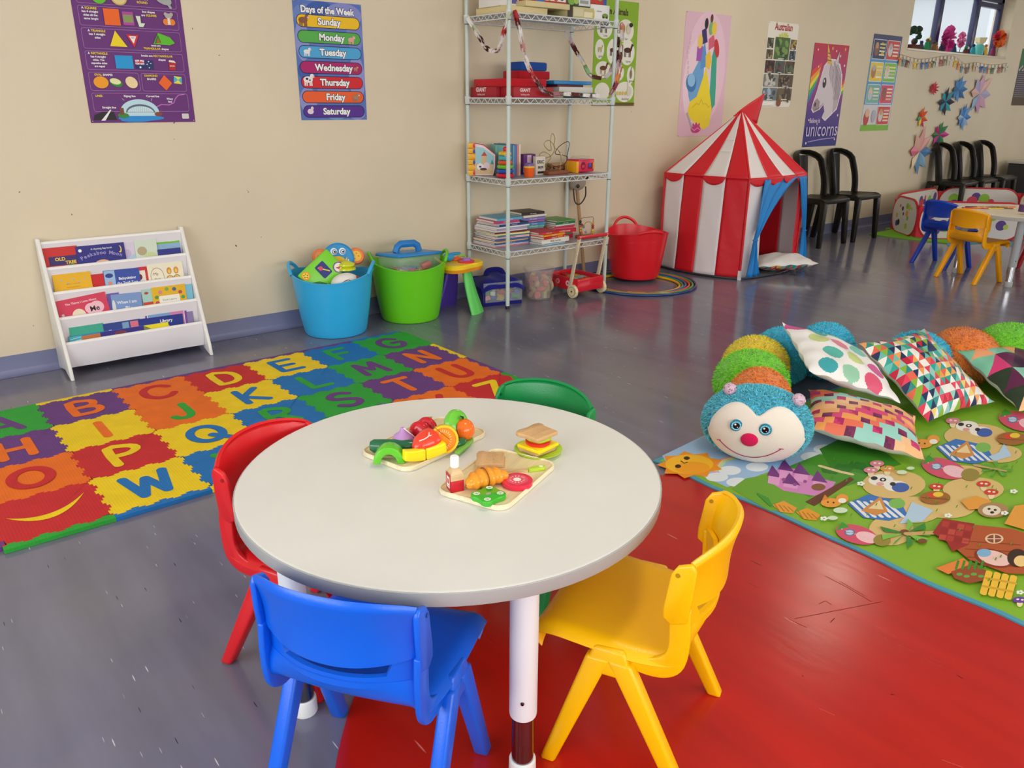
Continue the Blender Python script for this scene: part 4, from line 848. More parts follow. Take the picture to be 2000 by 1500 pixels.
obj('block', MB().box((-.035, -.054, .040), (.026, .012, .020), 'D8304A'), 'plastic', ss, bevel=.002); obj('block', MB().box((.030, -.054, .045), (.022, .012, .026), '2A56C0'), 'plastic', ss, bevel=.002); obj('block', MB().box((.068, -.054, .042), (.010, .012, .045), 'F0A828'), 'plastic', ss, bevel=.002)
obj('clear_lid', MB().lathe([(.075, .086), (.06, .102), (0, .108)], 'D8D0CC', n=24, rmod=lambda a: 1), 'clear', ss)
# lowest shelf right: roller-coaster toy
rc = thing('bead_roller_toy', 'small wire bead toy with wooden base, right end of the lowest rack shelf', 'toy', (3.80, 3.88, TOP[0]))
obj('wooden_base', MB().box((0, 0, .009), (.14, .09, .018), 'A8643C'), 'wood', rc, bevel=.003)
obj('wire', MB().tube([(-.062, 0, .015), (-.066, 0, .12), (-.052, 0, .137), (.05, 0, .138), (.058, 0, .13), (.056, 0, .015)], .0016, '2c2c3c', 6), 'gloss', rc)
obj('wire', MB().tube(smooth([(-.055, .015, .015), (-.06, .015, .08), (-.02, .015, .07), (.0, .015, .10), (.045, .015, .10), (.055, .015, .07), (.052, .015, .015)], 4), .0016, 'a85a30', 6), 'gloss', rc)
for x, zz, c in ((-.064, .115, '24281c'), (-.064, .100, '3a4030'), (-.062, .07, 'd89a24'), (-.06, .052, 'd88a24'), (-.05, .035, 'c8582c'), (-.045, .09, 'b83a2c'), (-.03, .075, '6a86a8'), (-.01, .04, '8a8f98'), (.056, .095, 'c8a83a'), (.056, .078, 'b8301e'), (.056, .064, 'a82c24'), (.056, .045, 'd8c02c'), (.056, .03, 'd8a82c')): obj('bead', MB().ball((x, 0, zz), .009, c, 12, 8), 'gloss', rc)
# paper chains
def chain(label, pts, cols, hang=.052, cat='decoration'):
    P = [Vector(p) for p in smooth([tuple(p) for p in pts], 8)]; L = [0]
    for a_, b_ in zip(P, P[1:]): L.append(L[-1]+(b_-a_).length)
    n = int(L[-1]/(hang*.78)); t = thing('paper_chain', label, cat, tuple(P[0]))
    for i in range(n):
        s = L[-1]*(i+.5)/n; k = max(j for j in range(len(L)) if L[j] <= s); k = min(k, len(P)-2); f = (s-L[k])/(L[k+1]-L[k]+1e-9)
        p = P[k].lerp(P[k+1], f)-P[0]; d = (P[k+1]-P[k]).normalized()
        q = d.to_track_quat('X', 'Z'); tw = (i % 2)*R90+random.uniform(-.3, .3)
        path = [(hang*.62*math.cos(a_*math.pi/6), .010*math.sin(a_*math.pi/6)) for a_ in range(12)]
        m = MB(); vs = [(x, y, zz) for x, y in path for zz in (-.011, .011)]; m.add(vs, [(2*j, (2*j+2) % 24, (2*j+3) % 24, 2*j+1) for j in range(12)], cols[i % len(cols)])
        o = obj('paper_link', m, 'paper', t, tuple(p)); o.rotation_euler = (q @ Euler((tw, 0, 0)).to_quaternion()).to_euler()
WH, BRN, RDD = 'EDE6E2', '5a2420', 'B8202C'
c1 = (RX-.02, RY+RD-.02, 1.70); fz = RY-.03
chain('paper chain sagging between the left back and front posts at the top of the rack', [(RX-.02, RY+.36, 1.70), (RX+.0, RY+.28, 1.60), (RX+.0, RY+.2, 1.53), (RX, RY+.1, 1.52), (RX-.0, RY+.05, 1.60), (RX-.01, RY-.02, 1.70)], [WH, 'cfd8b8', WH, BRN, WH, BRN, WH, 'b88a9a', WH, WH, RDD])
chain('long paper chain hanging from the front post down to the red case', [(RX+.02, fz, 1.71), (RX+.06, fz, 1.60), (RX+.09, fz, 1.50), (RX+.13, fz, 1.42), (RX+.18, fz, 1.36), (RX+.27, fz, 1.29), (RX+.40, fz, 1.285), (RX+.55, fz, 1.28), (RX+.70, fz, 1.275)], [RDD, BRN, WH, WH, 'c88a84', WH, WH, WH, RDD, WH, BRN, 'dccfd8', BRN, WH, 'a86a78', '3f6a50', WH])
chain('paper chain hanging down by the farm poster at the right end of the rack', [(RX+RW-.12, RY+RD-.08, 1.66), (RX+RW-.10, RY+.26, 1.56), (RX+RW-.08, RY+.2, 1.48), (RX+RW-.04, RY+.16, 1.40), (RX+RW+.04, RY+.10, 1.40), (RX+RW+.06, RY+.05, 1.5), (RX+RW+.03, RY+.0, 1.62), (RX+RW+.02, RY, 1.70)], [WH, 'd8b8c4', BRN, BRN, WH, BRN, '8ab87a', WH, BRN, 'd8b0b0'])
chain('paper chain draped down the right front post of the rack', [(RX+RW+.02, RY-.03, 1.70), (RX+RW+.04, RY-.02, 1.58), (RX+RW+.02, RY-.02, 1.45), (RX+RW+.0, RY-.03, 1.36), (RX+RW-.05, RY-.03, 1.29)], ['d8847c', WH, 'cfa8b8', WH, BRN, 'e0b8c4', WH, 'e88a4a', '8a2c4a'])
# hobby horse leaning behind the rack
P0, P1 = Vector((4.075, 4.17, .01)), Vector((3.965, 4.165, .66))
hh = thing('hobby_horse', 'grey fabric hobby horse on a wooden stick leaning upside down behind the rack', 'toy', tuple(P0))
obj('stick', MB().tube([(0, 0, 0), tuple(P1-P0)], .0125, 'B89468', 12), 'wood', hh)
e = P1-P0
obj('horse_head', MB().ball((e.x-.0, e.y-.005, e.z+.04), (.075, .035, .055), 'A89A8C').ball((e.x+.03, e.y-.005, e.z+.10), (.035, .03, .05), 'A89A8C'), 'fabric', hh)
obj('ear', MB().ball((e.x+.085, e.y-.02, e.z+.09), (.014, .01, .04), '3a2a24', M=Matrix.Rotation(.5, 4, 'Y')), 'fabric', hh)
obj('eye', MB().ball((e.x-.03, e.y-.042, e.z+.02), (.014, .006, .014), '2a2420'), 'gloss', hh)
obj('rein', MB().tube(smooth([(e.x-.05, -.02, e.z), (e.x-.03, -.02, e.z-.09), (e.x+.02, -.02, e.z-.11), (e.x+.07, -.02, e.z-.06), (e.x+.07, -.02, e.z+.01)], 5), .005, '4a3a30', 6), 'fabric', hh)
# ------------------------------------------------------------------ flexible tubs
def tub(label, x, y, col, rz=0, rb=.172, rt=.222, h=.33, z=0, squash=1, hand=(0, math.pi)):
    t = thing('flexible_tub', label, 'tub', (x, y, z), rz)
    pr = [(0, .004), (rb-.02, .004), (rb-.006, .002), (rb, .012)]
    n = 46
    for i in range(n+1):
        q = i/n; r = rb+(rt-rb)*(q**.85)+(.0009 if i % 2 else 0)*(1 if q < .82 else 0); pr.append((r, .014+(h-.014)*q))
    pr += [(rt+.006, h+.001), (rt+.006, h+.007), (rt-.002, h+.007), (rt-.005, h-.01), (rb-.004, .02), (rb-.02, .010), (0, .010)]
    m = MB().lathe(pr, col, n=72, cap=False)
    m.v = [(a_, b_*squash, c_+.016*math.cos(2*math.atan2(b_, a_)-2*(hand[0] if not isinstance(hand[0], tuple) else hand[0][0]))*max(0, c_/h-.5)*2) for a_, b_, c_ in m.v]
    obj('tub_body', m, 'plastic', t, ang=50)
    for an in hand:
        hgt = .045
        if isinstance(an, tuple): an, hgt = an
        c, s = math.cos(an), math.sin(an); P = []
        for k in range(13):
            q = k/12; w = (q-.5)*.20; hh_ = hgt*math.sin(math.pi*q)**.7; r = rt+.004+hh_*.12; b_ = an+(q-.5)*.86
            P.append((r*math.cos(b_), r*math.sin(b_)*squash, h+.002+.016*math.cos(2*b_-2*(hand[0] if not isinstance(hand[0], tuple) else hand[0][0]))+hh_))
        obj('handle', MB().tube(P, .0085, col, 10, sq=1.3), 'plastic', t)
    return t
tub('sky blue flexible tub full of toys, nearest the book rack', 1.938, 3.985, '34B4EE', .0, hand=(2.55, 2.55-math.pi))
tub('lime green flexible tub with a clear lidded box inside', 2.437, 3.99, '6CD21C', .0, hand=(2.7, 2.7-math.pi), h=.335)
tub('bright red flexible tub standing on the hoops', 4.35, 3.915, 'E01826', 0, z=.021, hand=((1.2, .055), (-1.94, .012)))
# hoops under the red tub, lying flat one around the other
for r, dx, dy, c, lb in ((.415, .0, .0, '2A3E7C', 'navy blue hoop, outermost on the floor round the red tub'), (.393, -.004, .0, '2BA84A', 'green hoop just inside the navy one'), (.371, -.006, .0, 'E8582C', 'orange-red hoop third from the outside'), (.349, -.012, .0, '1F6FB4', 'blue hoop fourth from the outside'), (.327, -.035, -.02, '2FA070', 'sea green hoop fifth from the outside'), (.305, -.045, -.03, 'F2C01E', 'yellow hoop, innermost under the red tub')):
    tag(obj('hoop', MB().tube([(r*math.cos(k*math.pi/40), r*math.sin(k*math.pi/40), 0) for k in range(80)], .0088, c, 10, closed=True), 'gloss', None, (4.245+dx, 3.79+dy, .0095)), lb, 'hoop', 'hoops under the red tub')
# toys in the blue tub
t = thing('activity_board', 'green activity board with clock and sliders sticking out of the blue tub', 'toy', (1.862, 3.955, .352), rot=(math.radians(-24), math.radians(50), math.radians(-32)))
obj('board', MB().box((0, 0, 0), (.15, .026, .22), '7CD82C'), 'plastic', t, bevel=.008)
a = Art(z=.0005); a.ell(.04, .085, .030, .030, '7a4a9a'); a.ell(.04, .085, .024, .024, 'F2E8E0'); a.poly([(.03, .07), (.045, .10), (.05, .08)], 'c83a2c'); a.rect(-.045, -.015, .035, .045, '1f2f7c', .008); a.line([(-.03, .0), (.02, .035)], .006, 'F2D23A'); a.ell(-.02, .008, .012, .012, 'D84a6a'); a.ell(-.045, -.08, .024, .024, 'F0A020'); a.ell(-.045, -.08, .017, .017, 'F4D83A')
for k in range(5): a.ell(-.045+.010*math.cos(k*1.257), -.08+.010*math.sin(k*1.257), .0035, .0035, 'a83a1c')
a.line([(.0, -.10), (.03, -.05), (.06, -.03)], .012, '2c7a1c'); a.line([(.03, -.10), (.06, -.07)], .012, 'c8d82c')
obj('dials', a, 'print', t, (0, -.0145, 0), (R90, 0, 0))
t = thing('bird_drum_toy', 'round blue bird-faced toy with orange ears and a yellow beak in the blue tub', 'toy', (2.005, 4.03, .400), rot=(math.radians(-12), 0, math.radians(-28)))
obj('face_disc', MB().lathe([(0, -.02), (.078, -.02), (.088, -.012), (.088, .012), (.078, .02), (0, .02)], '1E8FD0', n=40, M=Matrix.Rotation(R90, 4, 'X')), 'plastic', t)
for s in (-1, 1):
    e_ = obj('ear', MB().lathe([(0, -.012), (.042, -.012), (.047, 0), (.042, .012), (0, .012)], 'F0782C', n=28, M=Matrix.Translation((s*.098, .01, .012)) @ Matrix.Rotation(R90, 4, 'X')), 'plastic', t)
    a = Art(z=.0005); a.ell(0, 0, .03, .03, 'F5C03A' if s > 0 else 'F0A060'); [a.ell(.014*math.cos(k*1.4), .016*math.sin(k*1.4), .004, .004, 'D8702c') for k in range(4)]; obj('ear_print', a, 'print', e_, (s*.098, -.0025, .012), (R90, 0, 0))
a = Art(z=.0005)
for x in (-.022, .024): a.ell(x, .040, .019, .019, 'F4F8FA'); a.ell(x+.003, .038, .014, .014, '1E6FB0'); a.ell(x+.003, .038, .010, .010, 'F4F8FA'); a.ell(x+.005, .038, .006, .006, '14304a')
a.ell(-.005, -.008, .040, .022, 'F2C62C'); a.poly([(.02, -.03), (.05, .01), (.045, -.03)], 'F2C62C'); a.ell(-.055, .0, .006, .010, 'E8F4FA'); a.ell(.055, -.01, .004, .006, 'E8F4FA')
obj('painted_face', a, 'print', t, (0, -.0205, 0), (R90, 0, 0))
t = thing('spinning_top_toy', 'yellow-green ringed toy below the bird face in the blue tub', 'toy', (2.0, 3.93, .345))
obj('rings', MB().lathe([(.02, 0), (.052, .012), (.05, .02), (.035, .026), (.048, .036), (.046, .044), (.02, .056), (0, .058)], 'D8DE1E', n=30), 'gloss', t)
t = thing('plush_ball', 'white printed cloth ball at the front of the blue tub', 'toy', (1.96, 3.87, .29))
obj('ball', MB().ball((0, 0, 0), (.085, .07, .06), 'F2EEE8', 28, 18), 'fabric', t)
obj('stitched_lines', MB().tube(smooth([(-.05, -.052, .02), (-.02, -.063, .036), (.01, -.066, .02), (-.01, -.069, .005)], 4), .0016, '5a4a5a', 5).tube(smooth([(-.06, -.045, -.005), (-.03, -.064, .015), (-.02, -.067, -.005)], 4), .0016, '5a4a5a', 5), 'matte', t)
obj('red_patch', MB().ball((.055, -.030, .012), (.026, .034, .03), 'A83040', 14, 10), 'fabric', t)
t = thing('wooden_drum', 'small wooden toy part lying deep in the blue tub', 'toy', (1.90, 4.08, .2)); obj('drum', MB().lathe([(.06, 0), (.065, .01), (.065, .09), (.06, .1)], 'b88a5a', n=20), 'wood', t)
# clear box with blue lid in the green tub
t = thing('storage_box', 'clear plastic box with a blue lid and handle, tilted inside the green tub', 'box', (2.445, 3.985, .318), rot=(math.radians(-4), math.radians(3), math.radians(8)))
obj('clear_body', MB().box((0, 0, 0), (.30, .19, .12), 'E4E9EA', taper=1.08), 'clear', t, bevel=.012)
obj('lid', MB().box((0, 0, .070), (.345, .225, .018), '1F86D0', taper=.96), 'plastic', t, bevel=.006)
P = [(-.09, .02, .078), (-.075, .02, .110), (-.05, .02, .126), (.05, .02, .126), (.08, .02, .110), (.09, .02, .078)]
obj('handle', MB().tube(P, .014, '1F7CC6', 8, sq=1.6), 'plastic', t)
for k, (x, y, zz, c, s) in enumerate(((-.09, -.03, -.03, 'E8B0A0', .04), (-.03, -.05, -.03, 'C84048', .035), (.03, -.04, -.035, 'F0D04A', .035), (.07, -.06, .0, 'E0483C', .045), (.10, -.03, -.02, '58B04A', .035), (0, .03, -.03, 'B0C8D8', .04), (-.06, .05, -.03, 'D88A3C', .04), (.06, .04, -.03, '4A86C8', .04))):
    tag(obj('toy_block', MB().box((0, 0, 0), (s*1.3, s, s*.8), c), 'plastic', None, tuple(Matrix.Translation((2.445, 3.985, .318)) @ Euler((math.radians(-4), math.radians(3), math.radians(8))).to_matrix().to_4x4() @ Vector((x, y, zz))), (0, .3, k), bevel=.003), '%s block in the clear box inside the green tub' % ['peach', 'dark red', 'yellow', 'orange-red', 'green', 'pale blue', 'tan', 'blue'][k], 'toy', 'blocks in the blue-lidded box')
# toddler activity table
t = thing('activity_table', 'toddler activity table with yellow top, green and purple legs', 'toy table', (2.765, 3.95, 0))
top = lambda a: 1+.16*math.cos(3*a+.9)
obj('table_top', MB().lathe([(.125, .275), (.14, .283), (.14, .30), (.132, .308), (0, .311)], 'FFD61E', n=60, rmod=top), 'plastic', t)
obj('orange_underside', MB().lathe([(.10, .258), (.134, .262), (.139, .283), (.12, .285)], 'F59A1C', n=60, rmod=top), 'plastic', t)
def bow(an, col):
    c, s = math.cos(an), math.sin(an); m = MB()
    def f(u, v):
        k = u*2*math.pi; r = .065+.075*v**1.3; w = .040+.030*v; th = .022
        x, y = th*math.cos(k), w*math.sin(k); return (c*(r+x)-s*y, s*(r+x)+c*y, .265*(1-v)+.0)
    m.grid(f, 20, 14, col); m.add([f(i/20, 1) for i in range(20)], [tuple(range(19, -1, -1))], col); return m
for an, col in ((-1.15, '5CD058'), (2.6, '5A3FB0'), (1.5, '5A3FB0')): obj('leg', bow(an, col), 'plastic', t, ang=60)
obj('red_dial', MB().lathe([(.050, .308), (.052, .318), (.04, .322), (0, .322)], 'E23A4A', n=26, M=Matrix.Translation((.03, -.05, 0))), 'gloss', t)
obj('purple_button', MB().lathe([(.030, .322), (.026, .334), (0, .336)], 'A46AC8', n=22, M=Matrix.Translation((.03, -.05, 0))), 'gloss', t)
obj('blue_animal', MB().ball((-.045, .03, .335), (.036, .03, .026), '2E9CD8').ball((-.075, .015, .34), .020, '3AA8E0').ball((.02, .06, .345), (.05, .014, .010), '2E9CD8'), 'plastic', t)
obj('orange_piece', MB().ball((.01, .02, .318), (.035, .02, .016), 'F0642C'), 'plastic', t); obj('green_loop', MB().tube([(.06+.028*math.cos(k*.6), .035+.02*math.sin(k*.6), .322+.008*math.sin(k*.6)) for k in range(10)], .006, '8CD04A', 8, closed=True), 'plastic', t)
obj('side_rail', MB().tube(smooth([(-.12, -.03, .31), (-.13, .03, .33), (-.10, .09, .33), (-.03, .12, .31)], 4), .008, 'F5E23A', 8), 'plastic', t)
# navy toy bag-box of plastic bricks
t = thing('brick_box', 'navy fabric-lidded see-through box of plastic bricks at the foot of the rack', 'box', (3.10, 4.00, 0), -.25)
obj('navy_base', MB().box((0, 0, .012), (.27, .25, .024), '1E1E78').box((0, .118, .08), (.27, .012, .14), '20207C').box((-.128, 0, .06), (.012, .25, .10), '20207C'), 'fabric', t, bevel=.004)
obj('clear_side', MB().box((0, -.122, .085), (.27, .003, .13), 'C8D0D4').box((.134, 0, .085), (.003, .25, .13), 'C8D0D4'), 'clear', t)
obj('navy_cover', MB().slab(lambda u, v: ((u-.5)*.30, (v-.5)*.28, .150+.032*math.sin(u*math.pi)*math.sin(v*math.pi)+.012*math.sin(u*9)*math.sin(v*7)-.035*abs(2*v-1)**6-.03*abs(2*u-1)**5), 22, 18, .004, '20207E'), 'fabric', t)
obj('cover_handle', MB().tube(smooth([(-.07, .0, .172), (-.05, 0, .205), (.03, 0, .205), (.06, 0, .170)], 5), .010, '1B1B70', 8, sq=1.8), 'fabric', t)
random.seed(5); CC = [('red', 'D8202C'), ('yellow', 'F4C81E'), ('green', '2FA83A'), ('orange', 'F0641E'), ('blue', '2450C0'), ('violet', '5A2FA0'), ('white', 'F0EDE8')]
def brick(c, loc, rot, label, group, s=.045):
    m = MB().box((0, 0, 0), (s, s*.7, s*.55), c)
    for dx in (-.25, .25): m.lathe([(s*.16, s*.27), (s*.15, s*.38)], c, (dx*s, 0, 0), 10)
    tag(obj('plastic_brick', m, 'gloss', None, loc, rot), label, 'toy', group)
k = 0
M0 = Matrix.Translation((3.10, 4.0, 0)) @ Matrix.Rotation(-.25, 4, 'Z')
for lay in range(3):
    for ix in range(5):
        for iy in range(2):
            c = CC[(k*5+lay+ix) % 7]; p = M0 @ Vector((-.105+.052*ix+random.uniform(-.006, .006), -.092+.06*iy, .045+.036*lay))
            brick(c[1], tuple(p), (random.uniform(-.5, .5), random.uniform(-.5, .5), random.uniform(0, 3)), '%s brick in the navy box, %s layer, %s %s' % (c[0], ['bottom', 'middle', 'top'][lay], ['far left', 'left', 'centre', 'right', 'far right'][ix], ['front', 'second row'][iy]), 'bricks in the navy box'); k += 1
# clear bucket of wooden shapes
BXc, BYc = 3.375, 3.885
t = thing('clear_bucket', 'clear round plastic bucket of wooden shapes under the rack', 'bucket', (BXc, BYc, 0))
obj('bucket_wall', MB().lathe([(.078, .002), (.082, .01), (.098, .185), (.103, .19), (.103, .196), (.094, .196), (.079, .012), (.0, .006)], 'D9C8C4', n=40, cap=False), 'clear', t)
obj('lid_ring', MB().lathe([(.100, .196), (.106, .197), (.106, .206), (.094, .206)], 'D8CCC8', n=40, cap=False), 'clear', t)
k = 0
for lay, (rr, n) in enumerate(((.045, 5), (.05, 5), (.05, 5), (.052, 4))):
    for i in range(n):
        a_ = i*2*math.pi/n+lay*.6; c, cn = [('E8C45A', 'straw yellow'), ('D88A80', 'dusty pink'), ('C8A878', 'plain wood'), ('D8584A', 'red'), ('B8C878', 'pale green')][k % 5]
        p = (BXc+rr*math.cos(a_), BYc+rr*math.sin(a_), .032+.038*lay)
        m = MB().box((0, 0, 0), (.05, .026, .026), c) if k % 3 else MB().lathe([(.022, -.012), (.022, .012)], c, n=18)
        tag(obj('wooden_shape', m, 'wood', None, p, (k*.7, .4*k, k*1.1), bevel=.002 if k % 3 else 0), '%s wooden shape in the clear bucket, %s layer' % (cn, ['bottom', 'second', 'third', 'top'][lay]), 'toy', 'wooden shapes in the clear bucket'); k += 1
# push-along wagon
WX, WY_ = 3.69, 3.90
t = thing('push_wagon', 'red wooden push-along wagon with pale handles, in front of the rack', 'toy', (WX, WY_-.03, 0))
body = MB()
for c_, d_ in (((0, -.155, .085), (.225, .014, .085)), ((0, .155, .085), (.225, .014, .085)), ((-.112, 0, .085), (.014, .32, .085)), ((.112, 0, .085), (.014, .32, .085)), ((0, 0, .05), (.22, .31, .012))): body.box(c_, d_, 'D81E30')
obj('wagon_body', body, 'gloss', t, bevel=.004)
for y, c in ((-.06, 'F0C8CC'), (.04, 'E88A92'), (.12, 'F0D0A8')): obj('side_dot', MB().lathe([(.019, 0), (.019, .002)], c, n=20, M=Matrix.Translation((-.1195, y, .088)) @ Matrix.Rotation(-R90, 4, 'Y')).lathe([(.008, 0), (.008, .003)], 'D84858', n=14, M=Matrix.Translation((-.1195, y, .088)) @ Matrix.Rotation(-R90, 4, 'Y')), 'print', t)
for x in (-.133, .133):
    for y in (-.125, .12):
        w_ = obj('wheel', MB().lathe([(0, -.011), (.042, -.011), (.045, -.008), (.045, .008), (.042, .011), (0, .011)], 'EFDDAE', n=30, M=Matrix.Translation((x, y, .0455)) @ Matrix.Rotation(R90, 4, 'Y')), 'wood', t)
        obj('hub', MB().lathe([(.032, .0112), (.032, .0117), (.030, .0117)], '2c2620', n=26, M=Matrix.Translation((x, y, .0455)) @ Matrix.Rotation(-R90 if x < 0 else R90, 4, 'Y'), cap=False).lathe([(.007, .011), (.006, .014)], '4a443c', n=12, M=Matrix.Translation((x, y, .0455)) @ Matrix.Rotation(-R90 if x < 0 else R90, 4, 'Y')), 'plastic', w_)
for x in (-.124, .124):
    obj('handle_bar', MB().beam((x, -.085, .055), (.012, .030, 0), (x, -.165, .415), (.012, .026, 0), 'E2CFAE'), 'wood', t, bevel=.004)
obj('push_rod', MB().tube([(-.135, -.165, .407), (.135, -.165, .407)], .0115, 'D82A3A', 14), 'gloss', t)
k = 0
for x in (-.075, -.025, .025, .075):
    for y in (-.105, -.05, .005, .06, .115):
        c, cn = [('5FA8B8', 'teal'), ('E8682C', 'orange'), ('A8CFD8', 'pale blue'), ('D8C23A', 'mustard'), ('C83A3A', 'red'), ('D8B890', 'natural wood')][(k*7+k//5) % 6]
        tag(obj('wooden_block', MB().box((0, 0, 0), (.044, .048, .036), c), 'wood', None, (WX+x, WY_-.03+y, .077+random.uniform(0, .012)), (random.uniform(-.15, .15), random.uniform(-.15, .15), random.uniform(-.1, .1)), bevel=.002), '%s wooden block in the red wagon, row %s from the front, %s column' % (cn, ['five', 'four', 'three', 'two', 'one'][4-int((y+.105)/.054)] if False else ['one', 'two', 'three', 'four', 'five'][int(round((y+.105)/.055))], ['leftmost', 'second', 'third', 'rightmost'][int(round((x+.075)/.05))]), 'toy', 'wooden blocks in the red wagon'); k += 1
# ------------------------------------------------------------------ circus tent
CRN = {'F': Vector((4.935, 3.41)), 'L': Vector((4.84, 4.10)), 'B': Vector((5.60, 4.14)), 'R': Vector((5.685, 3.43))}
CEN = Vector((5.265, 3.77)); EZ, AZ = .728, 1.17
tn = thing('play_tent', 'red and white striped circus play tent with blue door curtains', 'tent', (CEN.x, CEN.y, 0))
def rim(a, b, t, bulge):
    p = CRN[a].lerp(CRN[b], t); d = (CRN[b]-CRN[a]); n = Vector((d.y, -d.x)).normalized()
    if (p+n-CEN).length < (p-n-CEN).length: n = -n
    return p+n*bulge*4*t*(1-t)-CEN
RDC, WHC, BLC = 'D81C2A', 'E9E1E1', '1A82CC'
def wallpt(a, b, u, v): p = rim(a, b, u, .075-.045*v); w = .006*math.sin(u*40)*math.sin(v*9)*v*(1-v)*4*0+.003*math.sin(u*31+v*11); k = 1+w; return (p.x*k, p.y*k, .012+v*(EZ-.012))
def roofpt(a, b, u, v):
    p = rim(a, b, u, .03*(1-v)); k = (1-v)**1.0*1.012+.035*v; sag = 1-.10*math.sin(v*math.pi)*(1-abs(2*u-1)**2)*.5; return (p.x*k*sag, p.y*k*sag, EZ+(AZ-EZ)*v+.004)
FAC = [('L', 'F'), ('F', 'R'), ('R', 'B'), ('B', 'L')]
for a_, b_ in FAC:
    for i in range(4):
        col = WHC if i % 2 == 0 else RDC
        u0, u1 = i/4, (i+1)/4
        door = (a_, b_) == ('F', 'R')
        if not door or i in (0, 3):
            uu1 = u1-.04 if (door and i == 0) else u1; uu0 = .86 if (door and i == 3) else u0
            c2 = WHC if (door and i == 3 and False) else col
            obj('wall_panel', MB().grid(lambda u, v: wallpt(a_, b_, uu0+(uu1-uu0)*u, v), 8, 24, c2), 'satin', tn, solid=.0016)
        obj('roof_panel', MB().grid(lambda u, v: roofpt(a_, b_, u0+(u1-u0)*u, v), 6, 18, col), 'satin', tn, solid=.0016)
        # scalloped valance under the eave, over the white stripes (all along above the door)
        if i % 2 == 0 or door:
            def sc(u, v):
                p = rim(a_, b_, u0+(u1-u0)*u, .036); d = .012+.050*math.sin(u*math.pi)**.6; return (p.x*1.022, p.y*1.022, EZ+.006-d*v)
            obj('valance_scallop', MB().grid(sc, 12, 4, RDC), 'satin', tn, solid=.0014)
    P = [tuple(Vector((*(rim(a_, b_, k/16, .03)*1.016), EZ+.003))) for k in range(17)]
    obj('eave_binding', MB().tube(P, .0045, RDC, 6), 'satin', tn)
    P = [tuple(Vector((*(rim(a_, b_, k/16, .078)), .012))) for k in range(17)]
    obj('base_ring', MB().tube(P, .006, '3a3c40', 6), 'plastic', tn)
for kx in 'FLBR':
    p = CRN[kx]-CEN
    obj('corner_pole_sleeve', MB().tube([(p.x*1.01, p.y*1.01, .01), (p.x*1.012, p.y*1.012, EZ)], .0085, RDC, 8), 'satin', tn)
    obj('roof_pole_sleeve', MB().tube([(p.x*1.02, p.y*1.02, EZ), (p.x*.55, p.y*.55, EZ+(AZ-EZ)*.47), (0, 0, AZ+.01)], .007, RDC, 8), 'satin', tn)
    obj('corner_tab', MB().box((p.x*1.012, p.y*1.012, .035), (.020, .02, .07), 'EFECEC'), 'satin', tn)
for i, v0 in enumerate((.38, .56)):
    obj('white_tape', MB().tube([tuple(Vector(roofpt('L', 'F', .52+.21*k/6, v0))*1.0+Vector((-.004, -.004, .004))) for k in range(7)], .0035, 'F6F2F0', 6), 'satin', tn)
obj('roof_cap', MB().lathe([(.055, AZ-.045), (.02, AZ), (.004, AZ+.02)], RDC, n=8), 'satin', tn)
# flag, a flat pennant of cloth leaning to the right
a3, b3, c3, d3 = [Vector(q)-Vector((CEN.x, CEN.y, 0)) for q in (Wl(1434, 226, 3.77), Wl(1491, 181, 3.75), Wl(1480, 242, 3.74), Wl(1462, 222, 3.77))]
a3, b3, c3 = a3, b3, c3
fm = MB(); e3 = Vector((.02, .03, 0))
def flagpt(u, v):
    top_ = a3.lerp(b3, u); bot = a3.lerp(c3, u); p = top_.lerp(bot, v); p.y += .012*math.sin(u*5+v*2); return tuple(p)
obj('flag', fm.grid(flagpt, 12, 8, 'CE1A28'), 'satin', tn, solid=.002)
obj('tent_floor', MB().prism([tuple(rim(a_, b_, k/10, .07)) for a_, b_ in FAC for k in range(10)], .004, .010, '6a6e74'), 'satin', tn)
def curtain(uT0, uT1, tie, foot, name='curtain'):
    m = MB()
    def f(u, v):
        T0 = rim('F', 'R', uT0, .035); T1 = rim('F', 'R', uT1, .035); top_ = T0.lerp(T1, u)
        if v < .72: q = v/.72; e = q**.75; cpt = Vector((tie.x-CEN.x, tie.y-CEN.y)); x = top_*(1-e)+(cpt+(T1-T0).normalized()*(.022*(u-.5)))*e; z_ = EZ-.01-(EZ-.01-.30)*q
        else:
            q = (v-.72)/.28; cpt = Vector((tie.x-CEN.x, tie.y-CEN.y)); w = .030+.14*q; x = cpt+(T1-T0).normalized()*(w*(u-.5)+foot*q); z_ = .30-(.27)*q
        fold = .010*math.sin(u*16+v*3)*(.4+v)
        return (x.x, x.y-fold-.012, z_)
    m.grid(f, 24, 34, BLC); return m
tieL = Vector((4.975, 3.345)); tieR = Vector((5.70, 3.40))
obj('door_curtain', curtain(.20, .80, tieL, .02), 'satin', tn, solid=.002)
obj('door_curtain', curtain(.99, .80, tieR, -.06), 'satin', tn, solid=.002)
for p in (tieL, tieR): obj('curtain_tie', MB().tube([(p.x-CEN.x+.018*math.cos(k*.785), p.y-CEN.y-.012+.014*math.sin(k*.785), .30) for k in range(8)], .006, BLC, 6, closed=True), 'satin', tn)
